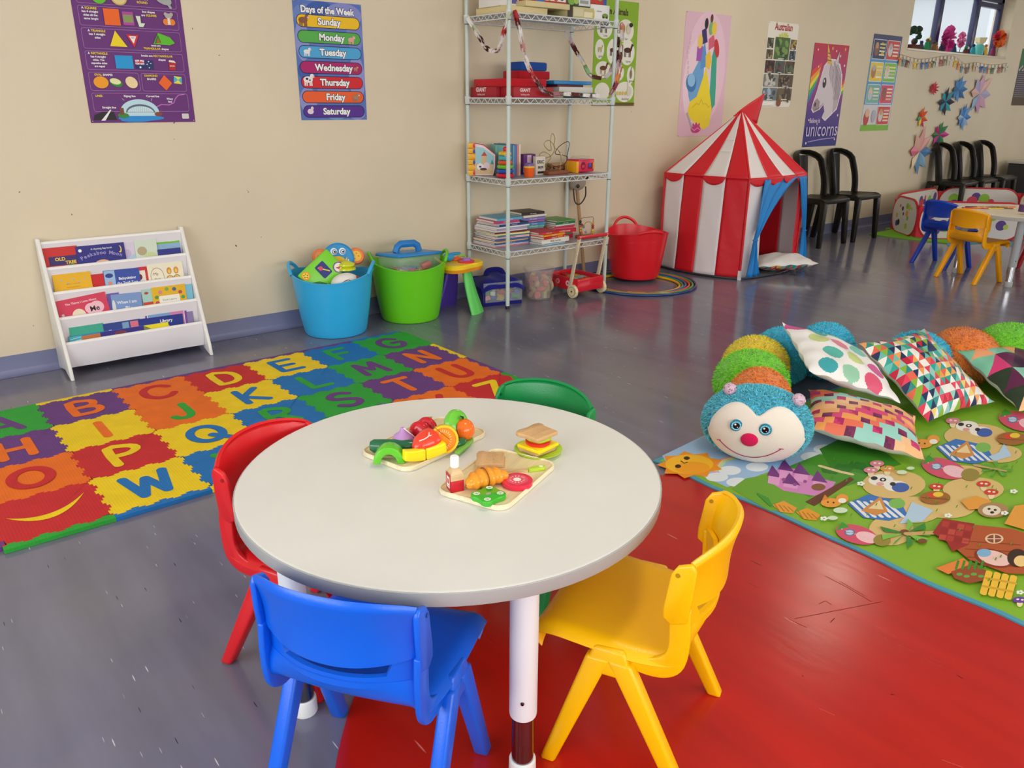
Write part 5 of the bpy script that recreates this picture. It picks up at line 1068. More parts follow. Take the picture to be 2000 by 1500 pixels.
# ------------------------------------------------------------------ ball pit
PITM = [Vector(p) for p in ((7.88, 3.50), (8.26, 3.93), (9.45, 4.02), (9.95, 3.35), (9.45, 2.55), (8.55, 2.80))]
PH = .36
pt_ = thing('play_pit', 'folding fabric play pit with coloured dots and red edging, by the back wall', 'play pit', (8.9, 3.35, 0))
O2 = Vector((8.9, 3.35)); random.seed(21)
DOT = ['8FBF3A', 'D8405A', '5A3F8C', 'E8A93A', 'D8405A', '2a2a34', 'B8C84A', '5A3F8C']
for i in range(6):
    a_, b_ = PITM[i]-O2, PITM[(i+1) % 6]-O2; d = b_-a_; L = d.length; d = d/L; nn = Vector((d.y, -d.x))
    if nn.dot((a_+b_)/2) < 0: nn = -nn
    ang = math.atan2(d.y, d.x)
    red = MB().box((L/2, 0, PH/2-.01), (L-.004, .008, PH-.06), 'CE2638')
    M_ = Matrix.Translation((a_.x, a_.y, 0)) @ Matrix.Rotation(ang, 4, 'Z')
    s = -1 if (Matrix.Rotation(-ang, 2) @ nn).y < 0 else 1
    pn = obj('panel', red, 'satin', pt_); pn.matrix_local = M_
    # white oval-cornered face with wire hoop edge
    rr = min(.15, L*.3); P = []
    for cx_, cz_, a0 in ((L-rr-.015, rr+.012, -90), (L-rr-.015, PH-rr, 0), (rr+.015, PH-rr, 90), (rr+.015, rr+.012, 180)):
        for k in range(7): q = math.radians(a0+15*k); P.append((cx_+rr*math.cos(q), cz_+rr*math.sin(q)*(1 if True else 1)))
    fc = MB().prism(P, -.0085, .0085, 'DDD4CF', Matrix.Rotation(R90, 4, 'X'))
    f_ = obj('white_face', fc, 'satin', pn)
    obj('wire_hoop', MB().tube([(x, 0, z_) for x, z_ in P], .011, 'C8202E', 8, closed=True), 'satin', pn)
    for sd in (-1, 1):
        a = Art(z=.0088)
        n = int(L*17)+4
        for k in range(n):
            x = random.uniform(.07, L-.07); z_ = random.uniform(.06, PH-.07); r = random.choice([.024, .034, .048, .055]) if L > .6 else random.choice([.016, .022, .03])
            if rr*.5 < x < L-rr*.5: a.ell(x if sd < 0 else -x, z_, r, r, random.choice(DOT), n=18)
        obj('print', a, 'satin', pn, rot=(R90, 0, 0 if sd < 0 else math.pi))
gm = thing('green_mat', 'flat lime green mat under the play pit', 'mat', (8.2, 3.4, 0))
P = [G(1697, 458)[:2], G(1745, 449)[:2], (8.3, 4.0), (9.3, 3.9), (9.1, 2.9), G(1905, 473)[:2], G(1850, 476)[:2], G(1800, 471)[:2], G(1750, 465)[:2]]
obj('mat_sheet', MB().prism([(x-8.2, y-3.4) for x, y in P], .001, .009, '7CC22E'), 'foam', gm)
tag(obj('floor_mat', MB().prism([tuple(G(u, v)[:2]) for u, v in ((1850, 480), (1910, 476), (1990, 482), (1990, 474), (1905, 468), (1850, 473))], .001, .006, '4FA0C8'), 'foam', None), 'thin blue foam mat along the front foot of the play pit', 'mat')
# ------------------------------------------------------------------ pillows
def pillow(name, label, loc, rot, S_=.42, T=.11, pat=None, under='EEEAE8', n=36, seed=1, piping=None):
    t = thing(name, label, 'cushion', loc, rot=rot)
    rn = random.Random(seed); ph = [rn.uniform(0, 6) for _ in range(6)]
    def pos(u, v, s):
        x, y = 2*u-1, 2*v-1
        pin = 1-.075*(1-y*y); pin2 = 1-.075*(1-x*x)
        h = max(0, (1-abs(x)**2.6)*(1-abs(y)**2.6))**.62
        wr = .0035*math.sin(9*x+ph[0])*math.sin(7*y+ph[1])+.0025*math.sin(17*x*y+ph[2])+.003*math.sin(6*(x+y)+ph[3])
        edge = .004*math.sin(x*14+ph[4])*abs(y)**8+.004*math.sin(y*13+ph[5])*abs(x)**8
        return (x*S_/2*pin, y*S_/2*pin2, s*(T/2*h)+wr*h+edge)
    for s, nm in ((1, 'patterned_cover'), (-1, 'plain_back')):
        m = MB(); vs = [pos(i/n, j/n, s) for j in range(n+1) for i in range(n+1)]; fs = []; cs = []
        for j in range(n):
            for i in range(n):
                a_ = j*(n+1)+i; q = [a_, a_+1, a_+n+2, a_+n+1]
                tri = [((q[0], q[1], q[2]), 0), ((q[0], q[2], q[3]), 1)]
                for f, k in tri:
                    fs.append(f if s > 0 else f[::-1]); cs.append(pat(i, j, k, n) if (pat and s > 0) else under)
        m.add(vs, fs, cs, True); obj(nm, m, 'satin' if s > 0 else 'fabric', t, ang=0)
    return t
TRI = ['2FA79A', 'F4F0EA', '9ACDC4', '23305C', 'E8405A', 'F2A65A', '8CB83A', '6FC2B4', 'F4F0EA', 'E86A50', '2F8F8A', 'F0D07A', 'C8203C', 'EFEDE8']
def pat_tri(cell, pal, seed):
    rn = random.Random(seed); tab = {}
    def f(i, j, k, n):
        a_, b_ = i//cell, j//cell; li, lj = i % cell, j % cell
        kk = 0 if (li > lj or (li == lj and k == 0)) else 1
        q = (a_, b_, kk)
        if q not in tab: tab[q] = rn.choice(pal)
        return tab[q]
    return f
BLK_ = ['F5A65C', 'F8C08A', '9FD8CC', 'E0487F', 'F9C99A', 'F0785C', 'F5B878', '9FD8CC']
def pat_blocks(i, j, k, n):
    # slanted rows of two-tone blocks
    cell = 3; r = j//cell; c = (i+r)//cell
    li, lj = (i+r) % cell, j % cell; rn = random.Random(r*31+(c//2)*7)
    base = BLK_[(r*3+(c//2)*5) % 8]; kk = (li+lj >= cell-1)
    if (c+r) % 4 == 0: return ['D83A78', 'B82A68'][kk] if (r % 2) else ['6A1F4C', '842C5C'][kk]
    return base
BIG = ['3A1838', '5F1F48', 'D83A78', '7FC8A8', 'F5A878', '2A3A28', '8FD0B8', 'F8C08A']
def pat_dots(i, j, k, n):
    x, y = (i+.5)/n, (j+.5)/n
    for (cx_, cy_, rx, ry, c) in SPOT:
        if ((x-cx_)/rx)**2+((y-cy_)/ry)**2 < 1: return c
    return 'F3F0EE'
SPOT = [(.10, .90, .10, .10, 'D85A9A'), (.30, .85, .11, .10, '58B8AC'), (.52, .86, .11, .10, '9AD0B0'), (.74, .82, .10, .11, '3FA8B0'), (.93, .80, .08, .1, 'E0587A'), (.22, .62, .10, .10, 'C8D88A'), (.45, .60, .11, .1, 'E88AA0'), (.68, .58, .1, .1, '7FC8B8'), (.88, .55, .09, .1, 'D8C89A'), (.3, .36, .11, .1, '58B8AC'), (.55, .34, .1, .1, 'C8D88A'), (.8, .3, .1, .1, 'D85A9A'), (.2, .12, .1, .1, '3FA8B0'), (.45, .1, .1, .1, '9AD0B0'), (.7, .08, .1, .1, 'E0587A')]
pillow('cushion', 'cushion of pink, orange and purple slanted blocks leaning against the plush head', (2.83, 1.33, .082), (.03, .14, -1.05), .42, .12, pat_blocks, seed=2)
pillow('cushion', 'white cushion with big watercolour spots lying tilted on the block cushion', (3.06, 1.58, .215), (.22, .33, -.64), .42, .12, pat_dots, n=90, seed=3)
pillow('cushion', 'cushion of many small multicoloured triangles propped up behind the others', (3.40, 1.36, .150), (.56, -.01, -.175), .44, .12, pat_tri(3, TRI, 4), seed=4)
pillow('cushion', 'cushion of big dark and pastel triangles at the right edge', (3.86, 1.13, .10), (.36, .06, -.42), .44, .12, pat_tri(9, BIG, 9), seed=5)
tc_ = pillow('cushion', 'white cushion with a coloured triangle back, lying in the tent doorway', (5.50, 3.44, .068), (.05, math.radians(176), -.75), .46, .12, pat_tri(3, TRI, 6), seed=6)
# ------------------------------------------------------------------ caterpillar plush
HC_ = Vector((2.362, 1.492, .143)); HR = Vector((.187, .12, .136)); yaw = math.atan2(-1.50, -2.345)+R90+.02   # local -y looks at the viewer's side
pl = thing('caterpillar_plush', 'long caterpillar plush with smiling blue-furred face and coloured body rolls', 'soft toy', tuple(HC_), yaw)
obj('head', MB().ball((0, 0, 0), tuple(HR), '5ADCFF', 64, 40), 'fur', pl)
def onhead(x, z, off=.0):                          # point on the front of the head
    k = max(.0, 1-(x/HR.x)**2-(z/HR.z)**2); p = Vector((x, -HR.y*math.sqrt(k), z)); n = Vector((p.x/HR.x**2, p.y/HR.y**2, p.z/HR.z**2)).normalized(); return p+n*off
def facer(a_):                                     # heart-topped face outline, in units of the head radius
    r = .86; dip = .30*math.exp(-((a_-R90)/.26)**2); bump_ = .03*math.exp(-((abs(a_-R90)-.62)/.3)**2)
    return r-dip+bump_+(.03 if math.sin(a_) < 0 else 0)
m = MB(); NR, NA = 14, 96; vs = []; fs = []
for i in range(NR+1):
    for k in range(NA):
        a_ = 2*math.pi*k/NA; r = facer(a_)*i/NR; x, z_ = r*math.cos(a_)*HR.x, r*math.sin(a_)*HR.z-.010
        e = .012 if i < NR else .004
        vs.append(tuple(onhead(x, z_, e)))
for i in range(NR):
    for k in range(NA): fs.append((i*NA+k, i*NA+(k+1) % NA, (i+1)*NA+(k+1) % NA, (i+1)*NA+k))
obj('face_panel', m.add(vs, fs, 'EFE8DC', True), 'fabric', pl, ang=0)
def fur(cen, R_, n, col, seed, test=lambda p: True, L=.020):
    rn = random.Random(seed); m = MB(); vs = []; fs = []; cs = []; c0 = np.array(hx(col)); k = 0
    while k < n:
        d = Vector((rn.gauss(0, 1), rn.gauss(0, 1), rn.gauss(0, 1))).normalized(); p = Vector((d.x*R_[0], d.y*R_[1], d.z*R_[2]))
        if not test(p): continue
        nn = Vector((d.x/R_[0], d.y/R_[1], d.z/R_[2])).normalized(); t_ = nn.cross(Vector((rn.gauss(0, 1), rn.gauss(0, 1), rn.gauss(0, 1)))).normalized()
        tip = p+nn*L*rn.uniform(.6, 1.1)+t_.cross(nn)*L*rn.uniform(-.5, .5)+Vector((0, 0, -L*.3)); w = t_*.0032
        o = len(vs); vs += [tuple(cen+p-w), tuple(cen+p+w), tuple(cen+tip)]; fs.append((o, o+1, o+2)); q = rn.uniform(.8, 1.12); cs.append(tuple(c0*q)); k += 1
    m.v = vs; m.f = fs; m.c = cs; m.s = [False]*len(fs); return m
def notface(p):
    if p.y > -.01: return True
    x, z_ = p.x/HR.x, (p.z+.010)/HR.z; return math.hypot(x, z_) > facer(math.atan2(z_, x))*1.03
o = obj('fur_pile', fur(Vector((0, 0, 0)), HR, 15000, '78ECFF', 3, notface, L=.014), 'fur', pl); o['kind'] = 'stuff'
for s in (-1, 1):
    x, z_ = s*.047-.020, .026; p = onhead(x, z_, .014)
    e_ = obj('eye', MB().lathe([(.0215, -.002), (.0215, .003), (.019, .005), (0, .005)], '0F7FA8', n=30, M=Matrix.Translation(p) @ Matrix.Rotation(R90, 4, 'X') @ Matrix.Rotation(x*2.2*-1, 4, 'Y')), 'gloss', pl)
    q = Matrix.Translation(p) @ Matrix.Rotation(R90, 4, 'X') @ Matrix.Rotation(-x*2.2, 4, 'Y')
    a = Art(z=.0052); a.ell(0, 0, .0175, .0175, '3ABBDD')
    for k in range(14): a.ell(.0145*math.cos(k*.45), .0145*math.sin(k*.45), .0022, .0022, 'BDEBF4', n=8)
    a.ell(0, 0, .0115, .0115, '0b0d12'); a.ell(-.004, .005, .0036, .0036, 'F4FAFF'); a.ell(.004, -.005, .0018, .0018, 'DDEEFF')
    a.v = [tuple(q @ Vector(v)) for v in a.v]; obj('iris', a, 'gloss', e_)
p = onhead(-.020, -.016, .012)
obj('nose', MB().ball(tuple(p), (.030, .014, .025), 'D81C5A', 24, 16), 'fabric', pl)
P = []
for k in range(25): q = -1+k/12; x = q*.100-.016; z_ = -.088+.046*q*q; P.append(tuple(onhead(x, z_, .0135)))
sm_ = MB().tube(P, .0016, 'A8305A', 6)
for s in (0, -1):
    e_ = Vector(P[s]); sm_.tube([tuple(e_+Vector((-.009, 0, .001))), tuple(e_+Vector((.009, -.0, .001)))], .0016, 'A8305A', 6)
obj('stitched_smile', sm_, 'matte', pl)
for s in (-1, 1):
    an = obj('antenna', MB().tube([(s*.090+.008, -.01, .085), (s*.108+.010, -.012, .112)], .008, '1BA9DA', 8), 'fur', pl)
    m = MB(); b0 = Vector((s*.118+.012, -.020, .124-.014*(s > 0))); m.ball(tuple(b0), .024, 'D8B8CC', 22, 16)
    obj('sparkly_ball', m, 'gloss', an)
    rn = random.Random(s+5); sp = MB()
    for _ in range(90):
        d = Vector((rn.gauss(0, 1), rn.gauss(0, 1), rn.gauss(0, 1))).normalized(); sp.ball(tuple(b0+d*.024), .0018, rn.choice(['F8F0F8', '6A4A5C', 'C88AAA']), 5, 3)
    obj('sequins', sp, 'gloss', an)['kind'] = 'stuff'
MW = Matrix.Translation(HC_) @ Matrix.Rotation(yaw, 4, 'Z'); MI = MW.inverted()
SEG = [((2.56, 1.62, .135), (.12, .15, .135), 'FF8A34', 'orange'), ((2.74, 1.78, .135), (.15, .15, .135), '7CD82C', 'green'), ((2.96, 1.91, .13), (.14, .15, .13), 'FFD830', 'yellow'), ((3.18, 1.92, .13), (.13, .15, .13), '34C6F2', 'blue'), ((3.42, 1.84, .13), (.13, .15, .13), '34C6F2', 'blue'), ((3.67, 1.52, .12), (.14, .14, .125), '34C6F2', 'blue'), ((3.87, 1.40, .125), (.15, .14, .13), 'FF8A34', 'orange'), ((4.10, 1.28, .13), (.16, .14, .135), '7CD82C', 'green')]
for k, (c, r, col, cn) in enumerate(SEG):
    lc = MI @ Vector(c); g = obj('body_roll', MB().ball(tuple(lc), r, col, 30, 20), 'fur', pl)
    f_ = obj('fur_pile', fur(lc, r, 4200, tuple(min(1, q*1.35) for q in hx(col)), 40+k, L=.014), 'fur', g); f_['kind'] = 'stuff'
# ------------------------------------------------------------------ food toys on the foreground table
TZ = .5004
def rrect(w, h, r, n=6):
    p = []
    for cx_, cy_, a0 in ((w/2-r, -h/2+r, -90), (w/2-r, h/2-r, 0), (-w/2+r, h/2-r, 90), (-w/2+r, -h/2+r, 180)):
        for k in range(n+1): a_ = math.radians(a0+90*k/n); p.append((cx_+r*math.cos(a_), cy_+r*math.sin(a_)))
    return p
def at(u, v, z): p = G(u, v, z); return (float(p[0]), float(p[1]), z)
WOOD = 'E9CF9A'
def board(label, c, w, h, rz):
    t = thing('wooden_tray', label, 'tray', (c[0], c[1], TZ), rz)
    obj('tray_base', MB().prism(rrect(w, h, .028), 0, .0075, 'EAD7A8', side='EFE3C0'), 'wood', t, bevel=.0012)
    rim_ = [(x, y, .0085) for x, y in rrect(w-.004, h-.004, .027)]; obj('tray_rim', MB().tube(rim_, .0022, 'F0E2BE', 6, closed=True), 'wood', t)
    return t
board('wooden tray of toy fruit and vegetables, left of the sandwich plate', (.881, 1.397), .268, .158, .215)
board('wooden tray with toy croissant, bottle and tomato slice, nearest the camera', (.902, 1.154), .236, .162, .385)
BZ = TZ+.0078
def food(name, label, loc, rz=0, rot=None): return thing(name, label, 'toy food', loc, rz, 'wooden toy food', rot=rot)
t = food('toy_onion', 'purple wooden onion on the back tray', at(788, 877, BZ))
obj('onion', MB().lathe([(0, .001), (.014, .003), (.024, .014), (.0255, .022), (.020, .034), (.008, .042), (.004, .052), (0, .053)], 'B98AC4', n=28), 'gloss', t)
obj('cut_line', MB().tube(smooth([(0, -.004, .052), (.008, -.010, .043), (.020, -.014, .030), (.024, -.010, .018), (.015, -.012, .004)], 4), .0012, 'F0E8F0', 6), 'matte', t)
t = food('toy_apple', 'red wooden apple behind the toy strawberry', at(828, 862, BZ), .4)
for s in (-1, 1): obj('apple_half', MB().ball((s*.0155, 0, .027), (.0145, .027, .027), 'C81828', 22, 16).ball((s*.007, 0, .027), (.008, .026, .026), 'CC2030', 22, 16), 'gloss', t)
t = food('toy_strawberry', 'large coral red wooden strawberry lying in front', at(832, 888, BZ), .25)
obj('strawberry', MB().lathe([(0, -.036), (.010, -.033), (.022, -.018), (.029, .004), (.029, .018), (.020, .029), (0, .032)], 'E8442E', n=28, M=Matrix.Translation((0, 0, .0275)) @ Matrix.Rotation(R90, 4, 'Y')), 'gloss', t)
obj('velcro_line', MB().tube([(-.030+.002*k, -.010-.0048*math.sin(k*.2)*2, .046+.008*math.sin(k*.11)) for k in range(18)], .0013, 'F4D8D0', 6), 'matte', t)
lf = MB()
for k in range(7):
    a_ = k*.9; lf.add([(.026, 0, .032), (.034+.008*math.cos(a_), .022*math.cos(a_), .032+.024*math.sin(a_)), (.030, .020*math.cos(a_+.5), .032+.020*math.sin(a_+.5))], [(0, 1, 2)], '1F5A2C')
obj('leaf_crown', lf, 'fabric', t, solid=.0015)
t = food('toy_melon_slice', 'orange melon half with a yellow rind standing behind the banana', at(868, 885, BZ), -.55, rot=(math.radians(-14), 0, -.55))
obj('melon_flesh', MB().lathe([(0, -.009), (.027, -.009), (.027, .009), (0, .009)], 'F08A1E', n=40, M=Matrix.Translation((0, 0, .032)) @ Matrix.Rotation(R90, 4, 'X')), 'matte', t)
obj('melon_rind', MB().lathe([(.0265, -.0105), (.0315, -.0105), (.0315, .0105), (.0265, .0105)], 'F8C22A', n=40, M=Matrix.Translation((0, 0, .032)) @ Matrix.Rotation(R90, 4, 'X'), cap=False), 'gloss', t)
a = Art(z=.0003)
for k in range(22): q = k*2*math.pi/22; a.line([(.012*math.cos(q), .016*math.sin(q)), (.017*math.cos(q), .022*math.sin(q))], .0012, 'F8DCA0', cap=False)
a.line([(-.02, .028), (.012, -.0)], .0012, '8a4a14'); obj('seed_print', a, 'print', t, (0, -.0093, .032), (R90, 0, 0))
t = food('toy_green_apple', 'green wooden apple half behind the orange', at(892, 858, BZ))
obj('green_apple', MB().lathe([(0, -.014), (.030, -.012), (.036, -.002), (.034, .008), (.026, .014), (0, .015)], '6CC43A', n=34, M=Matrix.Translation((0, 0, .036)) @ Matrix.Rotation(1.2, 4, 'X') @ Matrix.Rotation(.3, 4, 'Y')), 'gloss', t)
t = food('toy_orange', 'round wooden orange with a dark cut line', at(905, 860, BZ), .5)
obj('orange', MB().ball((0, 0, .0262), (.0265, .0265, .0262), 'F4701C', 30, 22), 'gloss', t)
obj('cut_line', MB().tube([(.0266*math.cos(k*math.pi/18), .0266*math.sin(k*math.pi/18)*.35, .0262+.0266*math.sin(k*math.pi/18)*.93) for k in range(36)], .0006, '6a3010', 5, closed=True), 'matte', t)
obj('stem_leaf', MB().add([(0, 0, .052), (-.012, -.004, .058), (-.004, .006, .062), (.006, 0, .056)], [(0, 1, 2, 3)], '2a6a2c').tube([(0, 0, .050), (.002, 0, .058)], .0016, '3a5a2a', 6), 'matte', t, solid=.0008)
t = food('toy_cucumber', 'dark green wooden cucumber at the left of the back tray', at(768, 884, BZ), -.70)
obj('cucumber', MB().lathe([(0, -.052), (.010, -.050), (.015, -.042), (.0155, 0), (.015, .042), (.010, .050), (0, .052)], '1F6A44', n=24, M=Matrix.Translation((0, 0, .0158)) @ Matrix.Rotation(R90, 4, 'Y')), 'gloss', t)
t = food('toy_pepper_arch', 'light green wooden arch of pepper at the front left corner', at(761, 900, BZ), -.62)
arc = [(.034*math.cos(k*math.pi/10), .038*math.sin(k*math.pi/10)) for k in range(11)]+[(.018*math.cos(k*math.pi/10), .022*math.sin(k*math.pi/10)) for k in range(10, -1, -1)]
obj('pepper_arch', MB().prism(arc, -.017, .017, '62C42C', Matrix.Rotation(R90, 4, 'X')), 'gloss', t, bevel=.002)
bA, bB = G(786, 908, BZ), G(872, 888, BZ)
t = food('toy_banana', 'yellow wooden banana in two halves along the front of the tray', tuple((bA+bB)/2), math.atan2(bB[1]-bA[1], bB[0]-bA[0]))
def ban(x0, x1):
    P = []
    for k in range(9): x = x0+(x1-x0)*k/8; P.append((x, .002+3.6*x*x))
    for k in range(9): x = x1+(x0-x1)*k/8; P.append((x*(1.0-.05), .026+2.2*x*x+.002))
    return MB().prism(P, -.010, .010, 'FCE21A', Matrix.Rotation(R90, 4, 'X'))
obj('banana_half', ban(-.050, -.0008), 'gloss', t, bevel=.003); obj('banana_half', ban(.0008, .050), 'gloss', t, bevel=.003)
t = food('toy_knife', 'green-bladed toy knife lying along the right side of the back tray', at(908, 872, BZ), .55)
obj('blade', MB().prism([(-.045, -.007), (.03, -.009), (.045, 0), (.035, .007), (-.045, .006)], 0, .006, '7FBE4C'), 'matte', t, bevel=.001)
t = food('toy_knife', 'plain wooden toy knife with a green spot along the back of the tray', at(812, 838, BZ), .40)
obj('blade', MB().prism([(-.075, -.010), (.055, -.010), (.070, 0), (.060, .010), (-.04, .010)], 0, .008, 'CFA570'), 'wood', t, bevel=.001)
obj('green_spot', MB().lathe([(.009, .008), (.009, .0088)], '7A9A3A', (.052, 0, 0), 18), 'print', t)
t = food('toy_aubergine_half', 'dark green wooden piece under the melon slice', at(898, 872, BZ), .3); obj('piece', MB().ball((0, 0, .010), (.022, .012, .010), '2a6a3a', 18, 12), 'gloss', t)
# near tray
t = food('toy_sauce_bottle', 'wooden sauce bottle with white cap and red label', at(889, 955, BZ), -.25)
obj('bottle_body', MB().box((0, 0, .012), (.028, .028, .024), 'C81A2C').box((0, 0, .030), (.028, .028, .012), 'D9B98A').box((0, 0, .042), (.028, .028, .012), 'D9B98A', taper=.55), 'wood', t, bevel=.001)
obj('neck', MB().lathe([(.008, .046), (.008, .052)], 'D9B98A', n=18), 'wood', t); obj('cap', MB().lathe([(.0085, .050), (.0092, .052), (.0088, .071), (.007, .073), (0, .073)], 'F6F6F8', n=22), 'gloss', t)
a = Art(z=.0003); a.rect(-.013, -.014, .013, .020, 'C81A2C'); a.rect(-.008, -.011, .008, .013, 'F4ECE4'); a.ell(0, .003, .005, .006, 'C83A3A'); a.line([(-.005, -.007), (.005, -.007)], .001, '4a3a3a', cap=False); obj('label', a, 'print', t, (-.0142, 0, .018), (R90, 0, -R90))
t = food('toy_croissant', 'orange-brown wooden croissant in two halves', at(946, 947, BZ), math.atan2(G(984, 935, BZ)[1]-G(907, 955, BZ)[1], G(984, 935, BZ)[0]-G(907, 955, BZ)[0]))
m = MB()
def cro(u, v):
    x = (v-.5)*.096; r = (.0185*(1-abs(2*v-1)**2.4)**.6+.0015)*(1+.09*math.sin(v*34)); a_ = 2*math.pi*u; return (x, r*1.15*math.cos(a_)-.9*x*x*6, .017+r*math.sin(a_)*.92)
obj('croissant', m.grid(cro, 24, 60, 'F09A28'), 'gloss', t, ang=0); obj('cut_line', MB().tube([(0, .0225*math.cos(k*.35), .0172+.019*math.sin(k*.35)) for k in range(18)], .0008, '7a4414', 5, closed=True), 'matte', t)
def bread(nm, loc, rz, label, n=1, s=1, th=.0095):
    t = food('toy_bread', label, loc, rz)
    p = [(-.030, -.026), (.030, -.026), (.031, .012), (.036, .020), (.033, .030), (.022, .034), (0, .031), (-.022, .034), (-.033, .030), (-.036, .020), (-.031, .012)]
    m = MB().prism([(x*s, y*s) for x, y in p], 0, th, 'D3A875'); rn = random.Random(int(loc[0]*1000))
    obj('slice', m, 'wood', t, bevel=.0018)
    a = Art(z=th+.0002)
    for _ in range(16): a.ell(rn.uniform(-.026, .026)*s, rn.uniform(-.02, .026)*s, .0009, .0006, '7a5026', n=6)
    obj('crumb_print', a, 'print', t); return t
bread('b', at(963, 910, BZ), .889, 'lower wooden bread slice of the pair on the near tray'); bread('b', (at(963, 910, BZ)[0]-.002, at(963, 910, BZ)[1]+.002, BZ+.0100), .87, 'upper wooden bread slice of the pair on the near tray')
t = food('toy_knife', 'toy knife with a lime handle beside the tomato slice', at(1035, 920, BZ), -.32)
obj('handle', MB().prism([(-.004, -.006), (.030, -.009), (.036, 0), (.030, .008), (-.004, .004)], 0, .007, 'B8D43A'), 'matte', t, bevel=.001)
obj('blade', MB().prism([(-.055, .010), (-.005, -.004), (.0, .004), (-.05, .018)], 0, .005, 'D8B988'), 'wood', t)
a = Art(z=.0073); a.ell(.025, 0, .005, .005, 'EAF2C8'); obj('flower_mark', a, 'print', t)
t = food('toy_tomato_slice', 'red wooden tomato slice with a white centre', at(1010, 946, BZ), .2)
obj('slice', MB().lathe([(.0305, 0), (.0315, .001), (.0315, .010), (.0305, .011), (0, .011)], 'E02848', n=40), 'gloss', t)
a = Art(z=.0113); a.ell(0, 0, .0225, .0225, 'E8506A'); a.ell(0, 0, .008, .008, 'F6ECE0')
for k in range(14): q = k*2*math.pi/14; a.ell(.0145*math.cos(q), .0145*math.sin(q), .0030, .0012, 'F6D0B8', rot=q, n=8)
obj('seed_print', a, 'print', t)
t = food('toy_pepper_slice', 'green clover-shaped wooden pepper slice with white seeds', at(954, 974, BZ), .1)
cl = [((.0290+.0042*math.cos(4*q))*math.cos(q+.78)*1.08, (.0290+.0042*math.cos(4*q))*math.sin(q+.78)*1.0) for q in [k*2*math.pi/64 for k in range(64)]]
obj('slice', MB().prism(cl, 0, .011, '3FB42C'), 'gloss', t, bevel=.0015)
a = Art(z=.0113); a.ell(0, 0, .006, .0045, 'A8A898')
for sx in (-1, 1):
    for sy in (-1, 1):
        x, y = sx*.0170, sy*.0155; a.ell(x, y, .0068, .0068, 'EAF4E0')
        for k in range(6): a.line([(x, y), (x+.006*math.cos(k*1.05), y+.006*math.sin(k*1.05))], .0009, '6FB84A', cap=False)
obj('seed_print', a, 'print', t)
# sandwich on a plate
SPt = at(1051, 884, TZ)
t = thing('toy_plate', 'lime green toy plate under the sandwich', 'plate', SPt)
obj('plate', MB().lathe([(0, .001), (.035, 0), (.044, .003), (.053, .009), (.054, .011), (.050, .0105), (.040, .0055), (0, .0045)], 'B4DC2C', n=48, cap=False), 'gloss', t)
z = TZ+.0052; x0, y0 = SPt[0]+.0, SPt[1]+.001
b = bread('b', (x0, y0, z), .05, 'bottom bread slice of the toy sandwich', th=.0095, s=1.02); z += .0098
t = food('toy_cheese', 'yellow wooden cheese slice in the sandwich', (x0-.001, y0, z), .22); obj('cheese', MB().prism([(-.034, -.030), (.034, -.034), (.036, .03), (-.032, .033)], 0, .008, 'FCDC1C'), 'gloss', t, bevel=.0015); z += .0083
t = food('toy_tomato', 'red wooden tomato round in the sandwich', (x0, y0, z)); obj('tomato', MB().lathe([(.026, 0), (.028, .002), (.028, .007), (.026, .0085), (0, .0085)], 'D82A20', n=34, rmod=lambda a_: 1+.02*math.sin(6*a_)), 'gloss', t); z += .0088
t = food('toy_lettuce', 'pale green wooden lettuce leaf in the sandwich', (x0+.002, y0, z)); obj('lettuce', MB().lathe([(.024, 0), (.027, .003), (.026, .0095), (0, .0095)], 'B8CC3A', n=36, rmod=lambda a_: 1+.06*math.sin(5*a_)), 'matte', t); z += .0098
bread('b', (x0, y0, z), .10, 'top bread slice of the toy sandwich', th=.0095, s=1.12)
# pencils and bottle on the distant table
random.seed(9)
PC_ = [('8A4A2C', 'brown'), ('E8782C', 'orange'), ('5A2F7A', 'purple'), ('F0C02C', 'yellow'), ('C83A3A', 'red'), ('D88A5A', 'tan'), ('2F5A9C', 'blue'), ('F2D23A', 'lemon'), ('A85A2C', 'rust'), ('3f8a4a', 'green')]
for k in range(12):
    u = 1897+4.2*k if k < 5 else 1926+7.2*(k-5); v = 405.5+1.6*math.sin(k*2.1); c, cn = PC_[k % 10]; p = at(u, v, .5045)
    m = MB().tube([(-.075, 0, 0), (.06, 0, 0)], .0042, c, 6).lathe([(.0042, 0), (.0008, .015)], 'E8CFA0', n=6, M=Matrix.Translation((.06, 0, 0)) @ Matrix.Rotation(R90, 4, 'Y'))
    tag(obj('coloured_pencil', m, 'gloss', None, p, (0, 0, -.55+random.uniform(-.35, .35))), '%s pencil on the distant table, %s from the left' % (cn, ['first', 'second', 'third', 'fourth', 'fifth', 'sixth', 'seventh', 'eighth', 'ninth', 'tenth', 'eleventh', 'twelfth'][k]), 'pencil', 'pencils on the distant table')
t = thing('drink_bottle', 'clear bottle with a purple label at the right edge of the distant table', 'bottle', at(1999, 419, .5))
obj('bottle', MB().lathe([(.034, 0), (.038, .004), (.038, .10), (.030, .125), (.014, .145), (.014, .165)], 'E4CFC0', n=26), 'clear', t); obj('label', MB().lathe([(.0386, .02), (.0386, .07)], '5A3A6A', n=26, cap=False), 'print', t)
